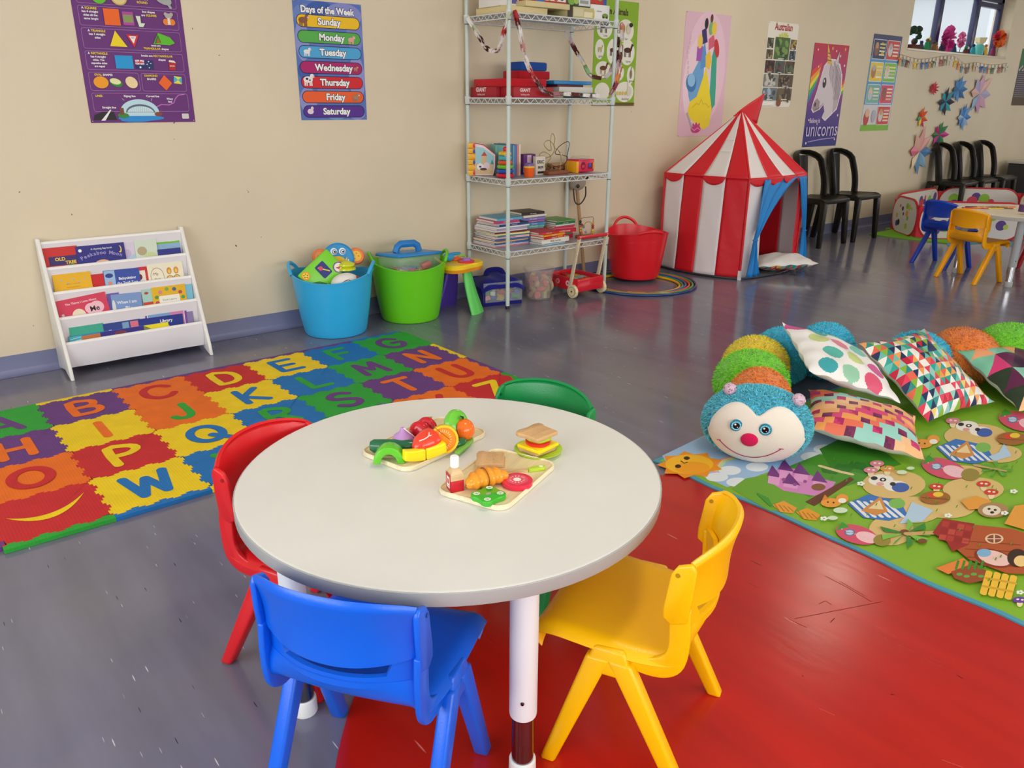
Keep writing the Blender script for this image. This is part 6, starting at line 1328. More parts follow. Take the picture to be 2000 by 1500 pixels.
# ------------------------------------------------------------------ posters (flat prints pinned to the back wall)
def poster(label, x0, z0, w, h, base, paint, tf=None, skew=None, cat='poster', edge='EDEBE6', pins=True, step=6e-5):
    t = thing('poster', label, cat, (x0, WY-.0012, z0), rot=(R90, 0, 0), group=None)
    def sh(u, v): return (u*w, v*h, .0035*math.sin(v*3.1)*(abs(2*u-1)**2)*.35+.001*math.sin(u*5+v*4)*.3)
    obj('paper_sheet', MB().prism([(0, 0), (w, 0), (w, h), (0, h)], 0, .0006, base), 'sheet', t)
    a = Art(tf, z=.0009, step=step); paint(a); obj('print', a, 'sheet', t)
    if pins:
        for x in (.008, w-.008):
            for y in (.008, h-.008): obj('pin', MB().ball((x, y, .003), .0035, 'C8C4B8', 10, 6), 'metal', t)
    return t
# shapes poster
def shp(a):
    V = '6A2F78'; Y_ = 'F2D21E'; W_ = 'F4EFF2'; L_ = 'B78FC0'; SC = .4775
    def panel(x0, y0, x1, y1):
        a.rect(x0, y0, x1, y1, L_, .010); a.rect(x0+.0012, y0+.0012, x1-.0012, y1-.0012, V, .009)
    def two(y, parts, xc, size, b=.03):
        tot = sum(len(p[0]) for p in parts); wd = [(max(v[0] for v in textgeo(p[0].strip(), b)[0]))*size for p in parts]; gap = size*.32; x = xc-(sum(wd)+gap*(len(parts)-1))/2
        for (s_, c_), w_ in zip(parts, wd): a.text(s_.strip(), x, y, size, c_, b, 'l'); x += w_+gap
    panel(.022, .050, .455, .132); panel(.022, .142, .240, .222); panel(.250, .142, .455, .222)
    for y0, y1 in ((.232, .312), (.322, .408), (.418, .500), (.510, .590)): panel(.022, y0, .455, y1)
    # lines panel
    a.text('LINES', .052, .115, .0125, Y_, .03); a.text('Zigzag line', .185, .115, .0125, W_, .03); a.text('Curved line', .290, .115, .0125, W_, .03); a.text('Wavy', .368, .104, .0125, W_, .03); a.text('line', .368, .091, .0125, W_, .03); a.text('Straight line', .088, .064, .0125, W_, .03)
    a.line([(.075+.011*k, .088+.012*(k % 2)) for k in range(9)], .0022, '3F4FA8', cap=False)
    a.line([(.150+.004*k, .108-.004*k) for k in range(3)], .0012, W_); a.line([(.285, .110), (.280, .098)], .0012, W_); a.line([(.09, .060), (.09, .045)], .0012, W_)
    a.line([(.30, .070), (.325, .082), (.36, .080), (.385, .090), (.395, .110), (.41, .125), (.44, .130)], .004, 'C878C0')
    a.poly([(.012, .012), (.115, .012), (.105, .050), (.06, .050), (.02, .035)], '2A2228'); a.poly([(.045, .010), (.063, .010), (.096, .058), (.090, .058)], 'EFEFEC')
    a.ell(.225, .020, .105, .013, '2A8FD8'); a.ell(.20, .012, .07, .010, '2A8FD8')
    a.ell(.222, .045, .088, .060, 'BFE0EC', a0=0, a1=180); a.rect(.134, .030, .31, .046, 'BFE0EC')
    a.ell(.225, .045, .066, .038, '5a6a78', a0=0, a1=180); a.ell(.225, .042, .061, .032, 'CFE8F0', a0=0, a1=180); a.line([(.165, .047), (.292, .047)], .002, '5a6a78')
    for k in range(13): a.line([(.168+.0095*k, .047), (.168+.0095*k, .047+.028*math.sin(.2+k*.24))], .0008, '6a7a88', cap=False)
    a.ell(.145, .032, .025, .012, '3f8a3a'); a.rect(.132, .036, .150, .066, '7a4a34'); a.ell(.305, .038, .018, .010, '8a4a34'); a.rect(.415, .016, .448, .040, 'D8D4D4', .004)
    # ovals and diamonds
    two(.207, [('OVAL', Y_), ('SHAPES', W_)], .085, .0125); a.ell(.070, .178, .032, .026, 'F2A01E'); a.ell(.135, .178, .028, .018, '2f8a2a', rot=-.3); a.ell(.132, .183, .024, .013, 'E8E8B0', rot=-.2); a.ell(.203, .180, .028, .024, 'F2D8A4', rot=-.7)
    a.text('DIAMOND', .295, .207, .0125, Y_, .03); a.text('SHAPES', .295, .192, .0125, W_, .03); a.poly([(.355, .216), (.388, .180), (.357, .146), (.325, .180)], 'F0681E')
    a.poly([(.400, .213), (.437, .208), (.435, .176), (.396, .180)], '4FB0D8'); a.poly([(.400, .213), (.418, .195), (.437, .208)], 'D8E83A'); a.poly([(.396, .180), (.418, .195), (.435, .176)], 'F2E23A')
    # rectangle
    two(.298, [('A', W_), ('RECTANGLE', Y_)], .075, .0125)
    for k, s_ in enumerate(('has 4 straight', 'sides. The', 'opposite sides', 'are equal')): a.text(s_, .075, .284-.0135*k, .0118, W_, .03)
    a.rect(.145, .240, .222, .297, '1F9AD8'); two(.296, [('books are', W_), ('RECTANGULAR', Y_)], .335, .0125); a.text('shapes', .355, .280, .0125, W_, .03)
    a.rect(.232, .240, .312, .280, '24306C'); a.rect(.232, .260, .272, .280, 'E8E4EC'); a.line([(.232, .27), (.272, .27)], .004, 'C8303A', cap=False); a.line([(.252, .26), (.252, .28)], .004, 'C8303A', cap=False); a.line([(.233, .261), (.271, .279)], .0018, 'C8303A', cap=False); a.line([(.233, .279), (.271, .261)], .0018, 'C8303A', cap=False)
    for x, y, r in ((.252, .248, .0045), (.292, .274, .0025), (.292, .247, .0025), (.284, .262, .0025), (.301, .266, .0025)): a.ell(x, y, r, r, 'F4F4F8', n=8)
    a.poly([(.382, .240), (.412, .238), (.418, .272), (.384, .276)], 'B8242C'); a.poly([(.384, .276), (.418, .272), (.410, .282), (.388, .284)], 'F0ECE4'); a.text('BOOK', .400, .255, .008, 'F4ECE4', .02)
    # triangle
    two(.393, [('A', W_), ('TRIANGLE', Y_)], .085, .0130)
    for k, s_ in enumerate(('has 3 straight', 'sides')): a.text(s_, .085, .379-.0145*k, .0125, W_, .03)
    a.poly([(.133, .335), (.208, .334), (.163, .402)], 'F4D81E'); a.poly([(.208, .388), (.264, .388), (.238, .333)], 'D82A34'); a.poly([(.220, .382), (.252, .382), (.237, .349)], 'F4F0EE'); a.text('GIVE', .236, .372, .007, '2a2a2a', .01)
    a.poly([(.325, .352), (.352, .402), (.405, .385), (.425, .360), (.400, .350)], '5FBE2A'); a.poly([(.330, .354), (.350, .396), (.362, .360)], '2f7a1c'); a.poly([(.338, .356), (.350, .380), (.358, .358)], 'B8582C')
    a.text('tents are', .335, .342, .0118, W_, .03); two(.328, [('TRIANGULAR', Y_), ('shapes', W_)], .335, .0125)
    # square
    two(.486, [('A', W_), ('SQUARE', Y_)], .068, .0130)
    for k, s_ in enumerate(('has 4 straight', 'sides all the', 'same length')): a.text(s_, .070, .472-.0145*k, .0125, W_, .03)
    a.rect(.125, .424, .192, .493, 'F0681E'); a.rect(.204, .428, .252, .485, 'B04AA0', .003); a.rect(.207, .440, .249, .472, '8a9a5a'); a.poly([(.262, .470), (.282, .470), (.282, .440), (.300, .440), (.290, .424), (.272, .424)], 'DCE8D0')
    a.text('box shapes', .322, .486, .0125, W_, .03); two(.471, [('are', W_), ('SQUARE', Y_)], .322, .0125)
    a.ell(.410, .478, .016, .012, 'B8B0A8'); a.ell(.398, .486, .008, .008, 'B8B0A8'); a.ell(.424, .486, .008, .008, 'B8B0A8'); a.ell(.396, .452, .014, .014, 'F0862A'); a.ell(.424, .452, .014, .014, 'F0862A'); a.rect(.404, .440, .416, .470, 'E8E0D8')
    # round
    a.ell(.115, .545, .034, .034, '5FC02A'); a.ell(.20, .545, .036, .036, 'C8AE6A'); a.ell(.20, .545, .030, .030, 'E0CC8A'); a.text('shapes are', .300, .540, .0125, W_, .03); a.text('ROUND', .300, .524, .0130, Y_, .03); a.ell(.395, .55, .04, .022, 'A8ACA8', rot=-.4); a.line([(.41, .54), (.425, .515)], .012, 'A8ACA8')
    a.text('SHAPES', .239, .62, .05, Y_, .03)
poster('purple shapes poster reading A SQUARE, A TRIANGLE, A RECTANGLE', .8935, 1.133, .4775, .70, '6A2F78', shp)
# days poster
def days(a):
    W_, H_ = .402, .598
    for x, y, rx, ry, c in ((.06, .53, .07, .05, '6B86C8'), (.16, .56, .09, .05, '3D5FAE'), (.30, .54, .11, .06, '8A8FCE'), (.36, .44, .05, .09, '7A86C8'), (.03, .40, .04, .10, '8F95D0'), (.2, .40, .12, .06, '6A78C0'), (.05, .25, .06, .05, '3D5FAE'), (.36, .22, .05, .12, '9298D4'), (.2, .14, .1, .05, '7A86C8'), (.05, .10, .05, .07, '8F95D0'), (.21, .02, .06, .03, '6B9ACC'), (.34, .03, .05, .03, '8A8FCE')):
        a.ell(min(max(x, rx), W_-rx), min(max(y, ry), H_-ry), rx, ry, c)
    a.text('Days of the Week', .201, .540, .0455, '14163C', .085, sx=.92); a.text('Days of the Week', .201, .540, .0455, 'F8F8FA', .038, sx=.92)
    D = [('Sunday', 'F2C21E', .497), ('Monday', '58B04C', .420), ('Tuesday', '4FA8DC', .345), ('Wednesday', 'B01F6A', .268), ('Thursday', 'D8262E', .193), ('Friday', 'F0622C', .118), ('Saturday', '5A2F94', .043)]
    for k, (s_, c, y) in enumerate(D):
        a.rect(.014, y-.030, .388, y+.034, '161C4A', .032); a.rect(.0175, y-.0265, .3845, y+.0305, c, .0285)
        x = .215 if k else .205
        a.text(s_, x, y-.013, .047, '1A1030', .085); a.text(s_, x, y-.013, .047, 'F8F8F8', .038)
    def beast(x, y, body, s, leg=None, spots=None):
        leg = leg or body
        for dx in (-.6, -.25, .3, .6): a.rect(x+dx*s-.12*s, y-.9*s, x+dx*s+.12*s, y, leg)
        a.ell(x, y+.1*s, .85*s, .5*s, body); a.ell(x+.75*s, y+.65*s, .38*s, .36*s, body); a.ell(x+1.0*s, y+.55*s, .2*s, .18*s, 'E8C8B8')
        if spots: a.ell(x-.2*s, y+.2*s, .25*s, .18*s, spots); a.ell(x+.3*s, y, .16*s, .12*s, spots)
    beast(.052, .498, '8A5A3C', .030); beast(.328, .415, 'E8A8A0', .022); beast(.060, .345, 'F0ECEC', .022); beast(.345, .268, 'B88A5A', .014); beast(.055, .205, 'F2EEEA', .032, spots='2a2a2e'); beast(.335, .118, 'A8866A', .022); a.ell(.055, .045, .018, .014, 'E8D8E0'); a.ell(.066, .062, .008, .009, 'E8D8E0')
poster('blue poster listing the days of the week', 1.940, 1.136, .402, .598, '5A76BE', days)
# farm animals poster behind the rack
def farm(a):
    G_ = '8DB72A'; B_ = 'EDEBDC'
    a.text('Farm Animals', .20, .600, .058, '4A2C1C', .035, sx=.82)
    for x, y, rx, ry, tx in ((.10, .50, .075, .060, 'cow'), (.31, .50, .085, .075, 'hen'), (.06, .37, .045, .065, 'goat'), (.20, .36, .070, .085, ''), (.34, .36, .075, .085, 'horse'), (.10, .24, .075, .055, 'pony'), (.25, .225, .065, .060, 'pig'), (.385, .21, .040, .060, 'goose'), (.10, .095, .075, .060, ''), (.33, .095, .095, .070, 'ducklings')):
        a.ell(x, y, rx, ry, B_)
        if tx: a.text(tx, x+.012, y-ry*.78, .022, '2A2A2A', .01)
    def four(x, y, s, c, c2):
        for dx in (-.7, -.4, .4, .7): a.rect(x+dx*s-.09*s, y-1.1*s, x+dx*s+.09*s, y, c2)
        a.ell(x, y, .9*s, .42*s, c); a.poly([(x+.5*s, y), (x+.9*s, y+.9*s), (x+1.25*s, y+.8*s), (x+.95*s, y-.1*s)], c); a.ell(x+1.15*s, y+.85*s, .3*s, .16*s, c, rot=-.6)
    four(.09, .52, .040, '2A2A2C', '3a3a3c'); four(.34, .375, .042, '4A2418', '3A1C14'); four(.19, .37, .034, '5A2A1C', '2c1a14'); four(.06, .375, .022, 'C8B88A', 'B8A87A'); four(.10, .25, .036, '6A3A24', 'C8A88A'); four(.25, .23, .036, 'B87A4A', '8a5a34'); a.ell(.28, .51, .022, .034, 'B8863C'); a.ell(.34, .515, .024, .036, 'D8D0B8'); a.ell(.36, .54, .02, .015, '2a2420'); a.ell(.385, .215, .012, .03, '8a7a5a'); a.line([(.38, .23), (.392, .265)], .006, '8a7a5a')
    for k in range(4): a.ell(.255+.028*k, .085, .010, .013, 'E0C05A')
    a.ell(.375, .10, .024, .034, 'DCD8C4'); a.line([(.365, .12), (.358, .16)], .008, 'DCD8C4'); a.rect(0, 0, .435, .022, '6A5A1E'); a.rect(.01, .004, .15, .024, 'DAD8C8')
poster('green farm animals poster half hidden behind the right of the rack', 4.135, 1.215, .435, .69, '8DB72A', farm)
# pink picture poster: plain swirls of ball-gown colours, no figures
def pink(a):
    for x, y, rx, ry, c in ((.28, .50, .25, .42, 'EFCADB'), (.22, .40, .20, .34, 'F2D5E2')): a.ell(x, y, rx, ry, c)
    a.poly([(.10, .30), (.07, .40), (.12, .46), (.19, .56), (.22, .62), (.26, .56), (.27, .30), (.20, .24), (.12, .26)], '6FA8DC'); a.ell(.12, .40, .06, .07, '3F7CBC', rot=.5); a.ell(.12, .42, .045, .05, '8FC4EA', rot=.5)
    a.poly([(.36, .26), (.35, .60), (.37, .66), (.41, .62), (.43, .40), (.44, .24), (.40, .20)], '3FA890')
    a.poly([(.10, .18), (.12, .26), (.20, .30), (.25, .42), (.29, .52), (.33, .42), (.37, .30), (.40, .22), (.39, .08), (.32, .05), (.22, .09), (.15, .13)], 'F4DC2A')
    for k in range(5): a.line([(.16+.05*k, .28-.03*abs(k-2)), (.19+.05*k, .24), (.21+.05*k, .28-.03*abs(k-1))], .006, 'D8B41E')
    a.poly([(.22, .50), (.21, .62), (.25, .70), (.28, .60), (.28, .52)], '5A9AD4'); a.poly([(.16, .56), (.16, .66), (.20, .70), (.23, .66), (.22, .56)], 'A85AB8'); a.poly([(.22, .68), (.20, .78), (.25, .80), (.28, .70)], '3A2F6E'); a.poly([(.30, .64), (.29, .72), (.35, .76), (.38, .68)], 'D8607A'); a.ell(.31, .80, .028, .05, '7FB87A'); a.poly([(.28, .52), (.27, .60), (.32, .64), (.35, .56), (.33, .50)], 'F2C83A'); a.ell(.40, .66, .03, .07, 'C8343A', rot=.3); a.ell(.19, .70, .03, .05, 'F0D060'); a.ell(.35, .80, .03, .05, 'F0CE4A'); a.ell(.25, .83, .022, .04, '2A2024'); a.ell(.31, .87, .018, .03, '6A4028')
    for k in range(9): a.ell(.06+.012*math.sin(k), .44+.035*k, .008, .012, 'C8A8B8', n=10); a.ell(.06+.012*math.sin(k), .44+.035*k, .0055, .009, 'EFCADB', n=10)
    a.ell(.22, .055, .06, .030, 'C83A86'); a.line([(.17, .06), (.20, .045), (.24, .065), (.27, .05)], .006, 'F0A8CC'); a.poly([(.17, .08), (.18, .105), (.20, .085), (.22, .110), (.24, .085), (.26, .105), (.27, .08)], 'C83A86')
    for s in range(6): a.ell(.10+.012*s, .17-.018*s, .012, .012, 'B8B0B4')
poster('pink poster of yellow, blue and green swirls, left of the tent top', 5.092, .985, .555, .905, 'E6BED0', pink)
# australian poster with photographs
def aus(a):
    W_, H_ = .45, .675
    a.text('Australian', .225, .615, .078, 'A8242C', .03, sx=.82); a.text('wildlife', .235, .555, .062, 'C8D02A', .035, sx=.8)
    R_ = [(.01, .47, .10, .55), (.12, .385, .34, .56, ), (.35, .47, .44, .55), (.01, .385, .10, .46), (.35, .385, .44, .46), (.01, .275, .145, .375), (.155, .275, .295, .375), (.305, .275, .44, .375), (.01, .165, .215, .265), (.225, .165, .44, .265), (.01, .055, .215, .155), (.225, .055, .44, .155)]
    rn = random.Random(4); PAL = [['5A5A44', '8a8a6a', '3a3424'], ['4A6A34', '7A9A4A', '2f4a24'], ['6a5a3a', 'B89A4A', '3a3020'], ['6A5A3C', '9a8a5a', '4a3a24'], ['3A4450', '6a7684', '22282c'], ['4a2c20', '7a4a30', '2a1c18'], ['4A5A50', '7a3a4a', '2c3a34'], ['5A4434', '5a6a4a', '3a2a20'], ['8A8A84', 'C8C4BC', '4a4a3a'], ['5A4634', '8a6e50', '2c241c'], ['6A7A84', 'A8B8C4', '4a4a40'], ['6A5A40', '8a7a54', '4a3a28']]
    for (x0, y0, x1, y1), pl_ in zip(R_, PAL):
        a.rect(x0, y0, x1, y1, pl_[0])
        for _ in range(12): rx, ry = rn.uniform(.08, .22)*(x1-x0), rn.uniform(.08, .25)*(y1-y0); a.ell(rn.uniform(x0+rx, x1-rx), rn.uniform(y0+ry, y1-ry), rx, ry, rn.choice(pl_[1:]), rn.uniform(0, 3), n=10)
        a.rect(x0+(x1-x0)*.3, y0+.004, x0+(x1-x0)*.7, y0+.010, 'E8E4DC')
    a.rect(.01, .012, .20, .045, 'F4F0E8'); a.ell(.26, .035, .03, .03, '8A4A2A')
poster('white poster of small photographs headed Australian, above the tent flag', 6.155, 1.208, .45, .675, 'EFE9DC', aus)
# unicorn poster
def uni(a):
    W_, H_ = .585, .895
    n = 36
    for k in range(n):                            # printed rainbow ground: magenta at the top, blue-violet at the foot
        q = k/n; c1 = np.array(hx('C8283E')); c2 = np.array(hx('B02F74')); c3 = np.array(hx('54308C')); c4 = np.array(hx('2C2F7E'))
        s = q*3; c = c4*(1-s)+c3*s if s < 1 else (c3*(2-s)+c2*(s-1) if s < 2 else c2*(3-s)+c1*(s-2))
        a.poly([(0, H_*k/n), (W_, H_*k/n), (W_, H_*(k+1)/n), (0, H_*(k+1)/n)], tuple(c))
    for k, c in enumerate(('E8452C', 'F0A02C', 'F0E03A', '4FB04A', '2F7FC0')): a.poly([(0, .66-.055*k), (.16-.012*k, .74-.04*k), (.15-.012*k, .70-.04*k), (0, .60-.055*k)], c)
    for k, c in enumerate(('E8452C', 'F0A02C', 'F0E03A', '4FB04A')): a.poly([(W_, .60-.03*k), (.50, .55-.03*k), (.50, .52-.03*k), (W_, .57-.03*k)], c)
    hd = [(.10, .40), (.085, .34), (.12, .31), (.22, .34), (.27, .38), (.30, .32), (.27, .27), (.33, .24), (.40, .28), (.50, .34), (.535, .48), (.52, .62), (.46, .72), (.37, .76), (.27, .76), (.20, .70), (.17, .60), (.14, .50)]
    cx_, cz_ = .31, .5
    a.poly([(cx_+(x-cx_)*1.06, cz_+(y-cz_)*1.045) for x, y in hd], 'F6E8EC'); a.poly(hd, 'DCCFD4')
    a.poly([(.10, .40), (.085, .34), (.12, .31), (.20, .335), (.20, .40), (.15, .43)], 'A88E96')
    for p in ([(.40, .74), (.50, .66), (.535, .50), (.50, .36), (.45, .30), (.44, .45), (.45, .58)], [(.36, .75), (.44, .66), (.42, .48), (.37, .55)], [(.30, .74), (.37, .66), (.35, .56), (.30, .64)]):
        a.poly(p, 'C4B4BC'); a.line(p+[p[0]], .004, '6A5060', cap=False)
    for k in range(6): a.line([(.38+.025*k, .74-.025*k), (.42+.018*k, .60-.02*k), (.42+.018*k, .42)], .005, '8a6e7c')
    a.poly([(.24, .73), (.33, .72), (.21, .90)], 'E8B84A'); [a.line([(.232+.0*k, .76+.03*k), (.305-.02*k, .755+.03*k)], .007, ['6A2F5A', 'D8507A', '2a2a2a', 'F0D060'][k % 4]) for k in range(4)]
    a.poly([(.37, .74), (.43, .72), (.43, .84)], 'DCCFD4'); a.line([(.37, .74), (.43, .84), (.43, .72)], .005, '8a6e7c')
    a.ell(.235, .565, .030, .045, '2A1E22'); a.ell(.228, .58, .010, .014, 'E8E0E4'); a.ell(.125, .375, .014, .019, '3A2428')
    a.line([(.13, .33), (.20, .345), (.26, .385)], .005, '6A5060')
    for x, y, r in ((.06, .84, .010), (.37, .84, .010), (.45, .80, .012), (.10, .70, .010), (.54, .72, .012), (.52, .64, .008), (.05, .24, .010), (.54, .28, .012), (.05, .035, .012), (.54, .06, .010)): a.ell(x, y, r, r, 'F2D8E0', n=10)
    for x, y in ((.30, .86), (.52, .86)): a.poly([(x+(.022 if k % 2 == 0 else .009)*math.cos(k*math.pi/5+.3), y+(.022 if k % 2 == 0 else .009)*math.sin(k*math.pi/5+.3)) for k in range(10)], 'F0B86A')
    a.text('Believe in', .155, .215, .058, 'D8C8E8', .02, sx=.8); a.text('unicorns', .30, .095, .185, 'D8C8EC', .0, sx=.86); a.line([(.08, .045), (.30, .065), (.54, .075)], .008, 'B89CD8')
poster('purple and magenta poster with a unicorn head, right of the tent', 6.885, .855, .590, .895, '54308C', uni)
# picture grid poster
def grid_(a):
    W_, H_ = .56, .895
    a.rect(0, 0, W_, .06, '7FBE2A'); a.rect(0, .06, W_, .25, 'DCD8DC'); a.rect(0, .25, W_, .70, '4F9AD0'); a.rect(0, .70, W_, H_, '3A3F6A')
    C_ = [['24305C', 'D83A34'], ['F2CE2A', '7FC83A'], ['6FB8A8', 'E0345A'], ['D8D4DC', 'D83A34']]
    for r in range(4):
        for c in range(2):
            x0, y0 = .025+.27*c, .675-.205*r; 
            if r == 3 and c == 0: continue
            a.rect(x0-.006, y0-.006, x0+.246, y0+.176, 'E8E8EC', .01); a.rect(x0, y0, x0+.24, y0+.17, C_[r][c], .008)
            for k in range(4): a.rect(x0+(.12 if c == 0 or r != 1 else .02), y0+.03+.032*k, x0+.225, y0+.045+.032*k, ['F2E8A0', 'F6F2F0', 'D8C8B0', 'F0E0D0'][(r+k) % 4])
            a.ell(x0+.065, y0+.085, .045, .06, ['8A5A3C', 'D8D4D0', 'B87A4A', 'E8D8C8', 'C8CCD4', 'A84A3C', 'D8A870', 'D8D0CC'][(2*r+c) % 8]); a.ell(x0+.065, y0+.12, .03, .03, ['C89A6A', 'B8B4B8', 'E8C89A', '7a5a44'][(r+c) % 4])
    a.text('Chase', .205, .80, .036, 'F2E23A', .03, sx=.8); a.text('on the', .205, .765, .026, 'F2E23A', .03, sx=.8); a.text('Case', .205, .725, .036, 'F2E23A', .03, sx=.8)
    a.ell(.08, .12, .05, .07, 'C83A3A'); a.ell(.09, .17, .04, .04, 'E8B890'); a.ell(.22, .14, .045, .06, 'B8B4C0')
poster('tall blue poster gridded with coloured picture panels, left of the high window', 7.895, .982, .565, .893, '4F9AD0', grid_)
def dark(a):
    a.rect(0, .0, .45, .16, '5A4A40'); a.rect(0, .16, .45, .45, '4a4450'); a.rect(0, .45, .45, .66, '3A7A4A')
    for k in range(14): a.rect(.02, .10+.024*k, .43, .108+.024*k, '8a8490')
    for k in range(12): a.ell(.03+.036*k, .42+.02*(k % 3), .02, .015, 'C8C8C0')
poster('dark printed poster cut off at the right edge of the picture', 11.535, 1.232, .45, .665, '4A4448', dark)
# ------------------------------------------------------------------ folded paper stars on the wall
def star(label, u, v, ru, rv, cols, n=8, seed=1, deep=.02):
    c = Wl(u, v); ex = abs(Wl(u+ru, v)[0]-Wl(u-ru, v)[0])/2; ez = abs(Wl(u, v-rv)[2]-Wl(u, v+rv)[2])/2
    t = thing('paper_star', label, 'paper star', (c[0], WY-.006, c[2]), rot=(R90, 0, 0), group='folded paper stars on the wall'); rn = random.Random(seed)
    for k in range(n):
        a_ = 2*math.pi*k/n+R90+rn.uniform(-.08, .08); q = rn.uniform(.88, 1.08); w = math.pi/n*.98
        def P(r, b): return (ex*r*math.cos(b), ez*r*math.sin(b))
        t_ = P(q, a_); l = P(.58, a_+w); r_ = P(.58, a_-w); m = MB()
        m.add([(0, 0, deep*.3), (l[0], l[1], .004), (t_[0], t_[1], deep*1.1), (r_[0], r_[1], .004), (t_[0]*.5, t_[1]*.5, deep)], [(0, 4, 1), (1, 4, 2), (2, 4, 3), (3, 4, 0)], [cols[k % len(cols)]]*4)
        obj('paper_point', m, 'paper', t, solid=.0008)
star('small pink-red paper star near the picture grid poster', 1821, 173, 9, 14, ['D8505A', 'C84048'], 10, 1)
star('dark navy and turquoise paper star, left of the mid blue one', 1845, 199, 16, 28, ['1A2438', '3FA8B8', '22304C', '2F8FA8'], 8, 2)
star('mid blue paper star high under the window, between navy and pink ones', 1871, 175, 15, 28, ['4A86C0', '5A9AD4', '3F74A8'], 8, 3)
star('large pastel pink and mauve paper star at the right', 1912, 183, 21, 44, ['D8A8C0', 'B8B0D4', 'E8B8B0', '8FB0D0', 'C890B8'], 8, 4)
star('light blue paper star below the mid blue and mauve ones', 1880, 229, 13, 27, ['4A8AD0', '6AA0DC', 'A8C4E4'], 8, 5)
star('orange, red and green paper flower left of the others', 1798, 230, 10, 21, ['E8682C', 'E0502C', '58B08A', 'F0D04A', 'C83A5A'], 7, 6)
star('green, magenta and blue paper star above the black chairs', 1833, 263, 16, 28, ['2F8A4A', 'C82F8A', '2F7A44', 'B82A7A', '24406A'], 8, 7)
star('biggest and lowest paper star, pastel pink fading to blue', 1794, 296, 22, 47, ['E8A8A4', 'E8B8A8', 'E87A94', 'F0D8B8', '6A9AC8', '8AB4D4', '5A8AC0'], 8, 8)
# ------------------------------------------------------------------ crafts on the window sill and paper garland below it
zs = WZ0+.005; YS = WY+.055
def xs(u): return Wl(u, 90, YS)[0]
def rnds(x, z_, r, c, m): m.ball((x, 0, z_), r, c, 12, 8)
def pompom(label, u, r, col, col2, zc, tall=1.0):
    t = thing('tissue_pompom', label, 'decoration', (xs(u), YS, zs)); rn = random.Random(int(u)); m = MB()
    for _ in range(60):
        d = Vector((rn.gauss(0, 1), rn.gauss(0, 1)*.45, rn.gauss(0, 1)*tall)).normalized(); s = d.cross(Vector((rn.gauss(0, 1), rn.gauss(0, 1), rn.gauss(0, 1)))).normalized()*r*.36; e = Vector((d.x*r, d.y*r*.45, d.z*r*tall)); c0 = Vector((0, 0, zc))
        m.add([tuple(c0+e*.1), tuple(c0+e*.75+s), tuple(c0+e), tuple(c0+e*.75-s)], [(0, 1, 2, 3)], rn.choice([col, col2]))
    obj('tissue_petals', m, 'paper', t, solid=.0008); obj('stem', MB().tube([(0, 0, 0), (0, 0, zc)], .004, '4a6a3a', 6), 'plastic', t)
pompom('magenta tissue pompom on the high window sill', 1851, .125, 'C82F8A', 'D84A9A', .13, 1.2)
pompom('smaller pink tissue pompom beside the magenta one', 1876, .08, 'D85A9A', 'E890B8', .14, 1.1)
pompom('red and orange tissue flower at the right end of the sill', 1950, .13, 'D82F4A', 'F0782C', .20, .8)
t = thing('potted_paper_plant', 'dark green paper plant in a brown tray at the left end of the sill', 'decoration', (xs(1782), YS, zs))
obj('tray', MB().box((0, 0, .02), (.20, .09, .04), '5A2A22'), 'matte', t); m = MB()
for k in range(14): m.ball((random.uniform(-.08, .08), random.uniform(-.03, .03), random.uniform(.07, .2)), random.uniform(.02, .035), random.choice(['24402c', '5A2430', '2f5a3a', '6A2C34']), 10, 6)
obj('leaves', m, 'matte', t)
rn = random.Random(8); SC_ = [('2A2A44', 'navy'), ('3A2A5A', 'violet'), ('6A2A3A', 'maroon'), ('3A4A5A', 'slate'), ('7a5a3a', 'brown'), ('2A4A6A', 'steel blue'), ('2F9AA8', 'turquoise'), ('D8B84A', 'gold'), ('2F8A5A', 'green'), ('B8703C', 'amber'), ('5A3A2A', 'umber'), ('D8D0C0', 'cream'), ('7A2A4A', 'plum'), ('3a6a4a', 'moss')]
for k, u in enumerate((1799, 1806, 1813, 1820, 1828, 1836, 1864, 1884, 1891, 1898, 1907, 1916, 1926, 1938)):
    c, cn = SC_[(k*5+3) % 14]; hgt = rn.uniform(.07, .13)
    t = thing('craft_figure', 'small %s craft figure on the sill, %s from the left' % (cn, ['first', 'second', 'third', 'fourth', 'fifth', 'sixth', 'seventh', 'eighth', 'ninth', 'tenth', 'eleventh', 'twelfth', 'thirteenth', 'fourteenth'][k]), 'decoration', (xs(u), YS-.02*(k % 2), zs), 0, 'craft figures on the window sill')
    obj('body', MB().lathe([(.030, 0), (.034, .006), (.022, hgt*.6), (.010, hgt*.75)], c, n=14), 'matte', t); obj('head', MB().ball((0, 0, hgt*.85), .018, SC_[(k*3+1) % 14][0], 12, 8), 'matte', t)
    a_ = MB(); [a_.tube([(0, 0, hgt*.5), (s*.04, 0, hgt*rn.uniform(.6, 1.1))], .003, c, 5) for s in (-1, 1)]; obj('arm', a_, 'matte', t)
t = thing('paper_figurine', 'cream and turquoise paper crown figure standing on the sill', 'decoration', (xs(1908), YS-.03, zs))
obj('crown', MB().lathe([(.05, .13), (.065, .13+.05)], 'E8D8A8', n=24, cap=False, rmod=lambda a_: 1+.1*math.sin(6*a_)).lathe([(.05, 0), (.055, .09), (.02, .12)], '5FC0B8', n=18).lathe([(.022, .1), (.05, .14), (.03, .17)], 'EBDDB0', n=16), 'paper', t)
gl = thing('paper_garland', 'string of coloured cut-out paper figures sagging under the high window', 'decoration', tuple(Wl(1760, 106, WY-.012)))
g0 = Wl(1760, 106, WY-.012); NG = 30; GP = []
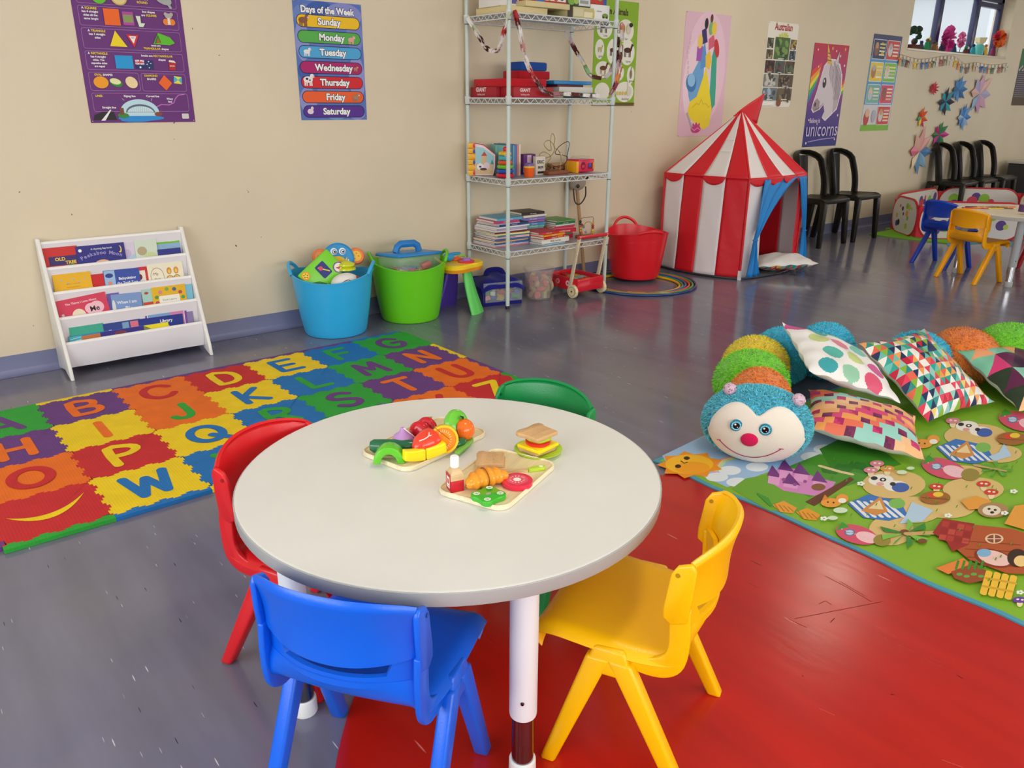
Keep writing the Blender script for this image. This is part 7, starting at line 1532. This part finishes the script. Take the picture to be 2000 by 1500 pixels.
for k in range(NG):
    q = k/(NG-1); u = 1760+q*208; v = 106+17*q+6*math.sin(q*math.pi*3)+(12*math.exp(-((q-.60)/.07)**2)); p = Wl(u, v, WY-.012); GP.append(p-g0)
obj('string', MB().tube([tuple(p) for p in GP], .002, 'B8A890', 5), 'matte', gl)
for k in range(NG):
    c = ['E8882C', '5A8FC0', 'E8E0D8', 'D8D0CC', '8A7A5A', 'D8C8C0', 'E8E4E0', '6A94A8', 'E89A5A', 'F0C83A', '2F56A8', 'D8DCC8', 'F2D04A', 'B85A4A', '7A5A3C', '4a7a4a'][(k*7) % 16]
    m = MB(); s = .030
    m.lathe([(.017, -.001), (.017, .001)], 'E8D8C8', n=12, M=Matrix.Translation((0, 0, -.018)) @ Matrix.Rotation(R90, 4, 'X')); m.box((0, 0, -.055), (.036, .002, .045), c); m.box((0, 0, -.045), (.075, .002, .014), c)
    m.box((-.011, 0, -.088), (.013, .002, .03), c).box((.011, 0, -.088), (.013, .002, .03), c)
    obj('paper_figure', m, 'paper', gl, tuple(GP[k]), (0, random.uniform(-.2, .2), random.uniform(-.3, .3)))
# wall blemishes: tiny chips in the paint, joined on the wall face
ch = Art(z=0)
for u, v, r in ((140, 419, .004), (461, 480, .007), (376, 56, .004), (428, 108, .004), (340, 240, .005), (485, 375, .004), (510, 463, .003), (1233, 218, .004), (38, 375, .004), (65, 636, .003), (483, 372, .003), (340, 272, .003), (1105, 512, .005)):
    p = Wl(u, v); a0 = Vector((p[0], -p[2])); ch.ell(p[0], p[2], r, r*.5, '5a4c3c', rot=u, n=8)
o = obj('paint_chips', ch, 'matte', bpy.data.objects['wall_back'], (0, WY-.0008, 0), (R90, 0, 0)); o['kind'] = 'stuff'
sc = Art(lambda u, v: (G(u, v)[0], G(u, v)[1]), z=.0013, step=2e-5)
for pts, c in (([(1552, 1209), (1640, 1192), (1722, 1176)], '7a1a12'), ([(1612, 1126), (1655, 1148), (1702, 1176)], '8a1d14'), ([(1640, 1136), (1690, 1165)], '8a1d14'), ([(1600, 1180), (1612, 1174), (1624, 1182)], '7a1a12'), ([(1622, 1216), (1630, 1208)], '3a100c'), ([(1567, 1320), (1569, 1322)], '3a100c'), ([(1870, 1320), (1880, 1326)], '3a100c'), ([(1740, 1357), (1746, 1358)], '3a100c'), ([(1540, 1210), (1575, 1226)], 'a8352a'), ([(1600, 1385), (1630, 1398)], 'c8564a'), ([(1840, 1485), (1880, 1500)], 'c8564a')):
    sc.line(pts, .0016, c)
o = obj('floor_scratches', sc, 'matte', bpy.data.objects['floor']); o['kind'] = 'stuff'
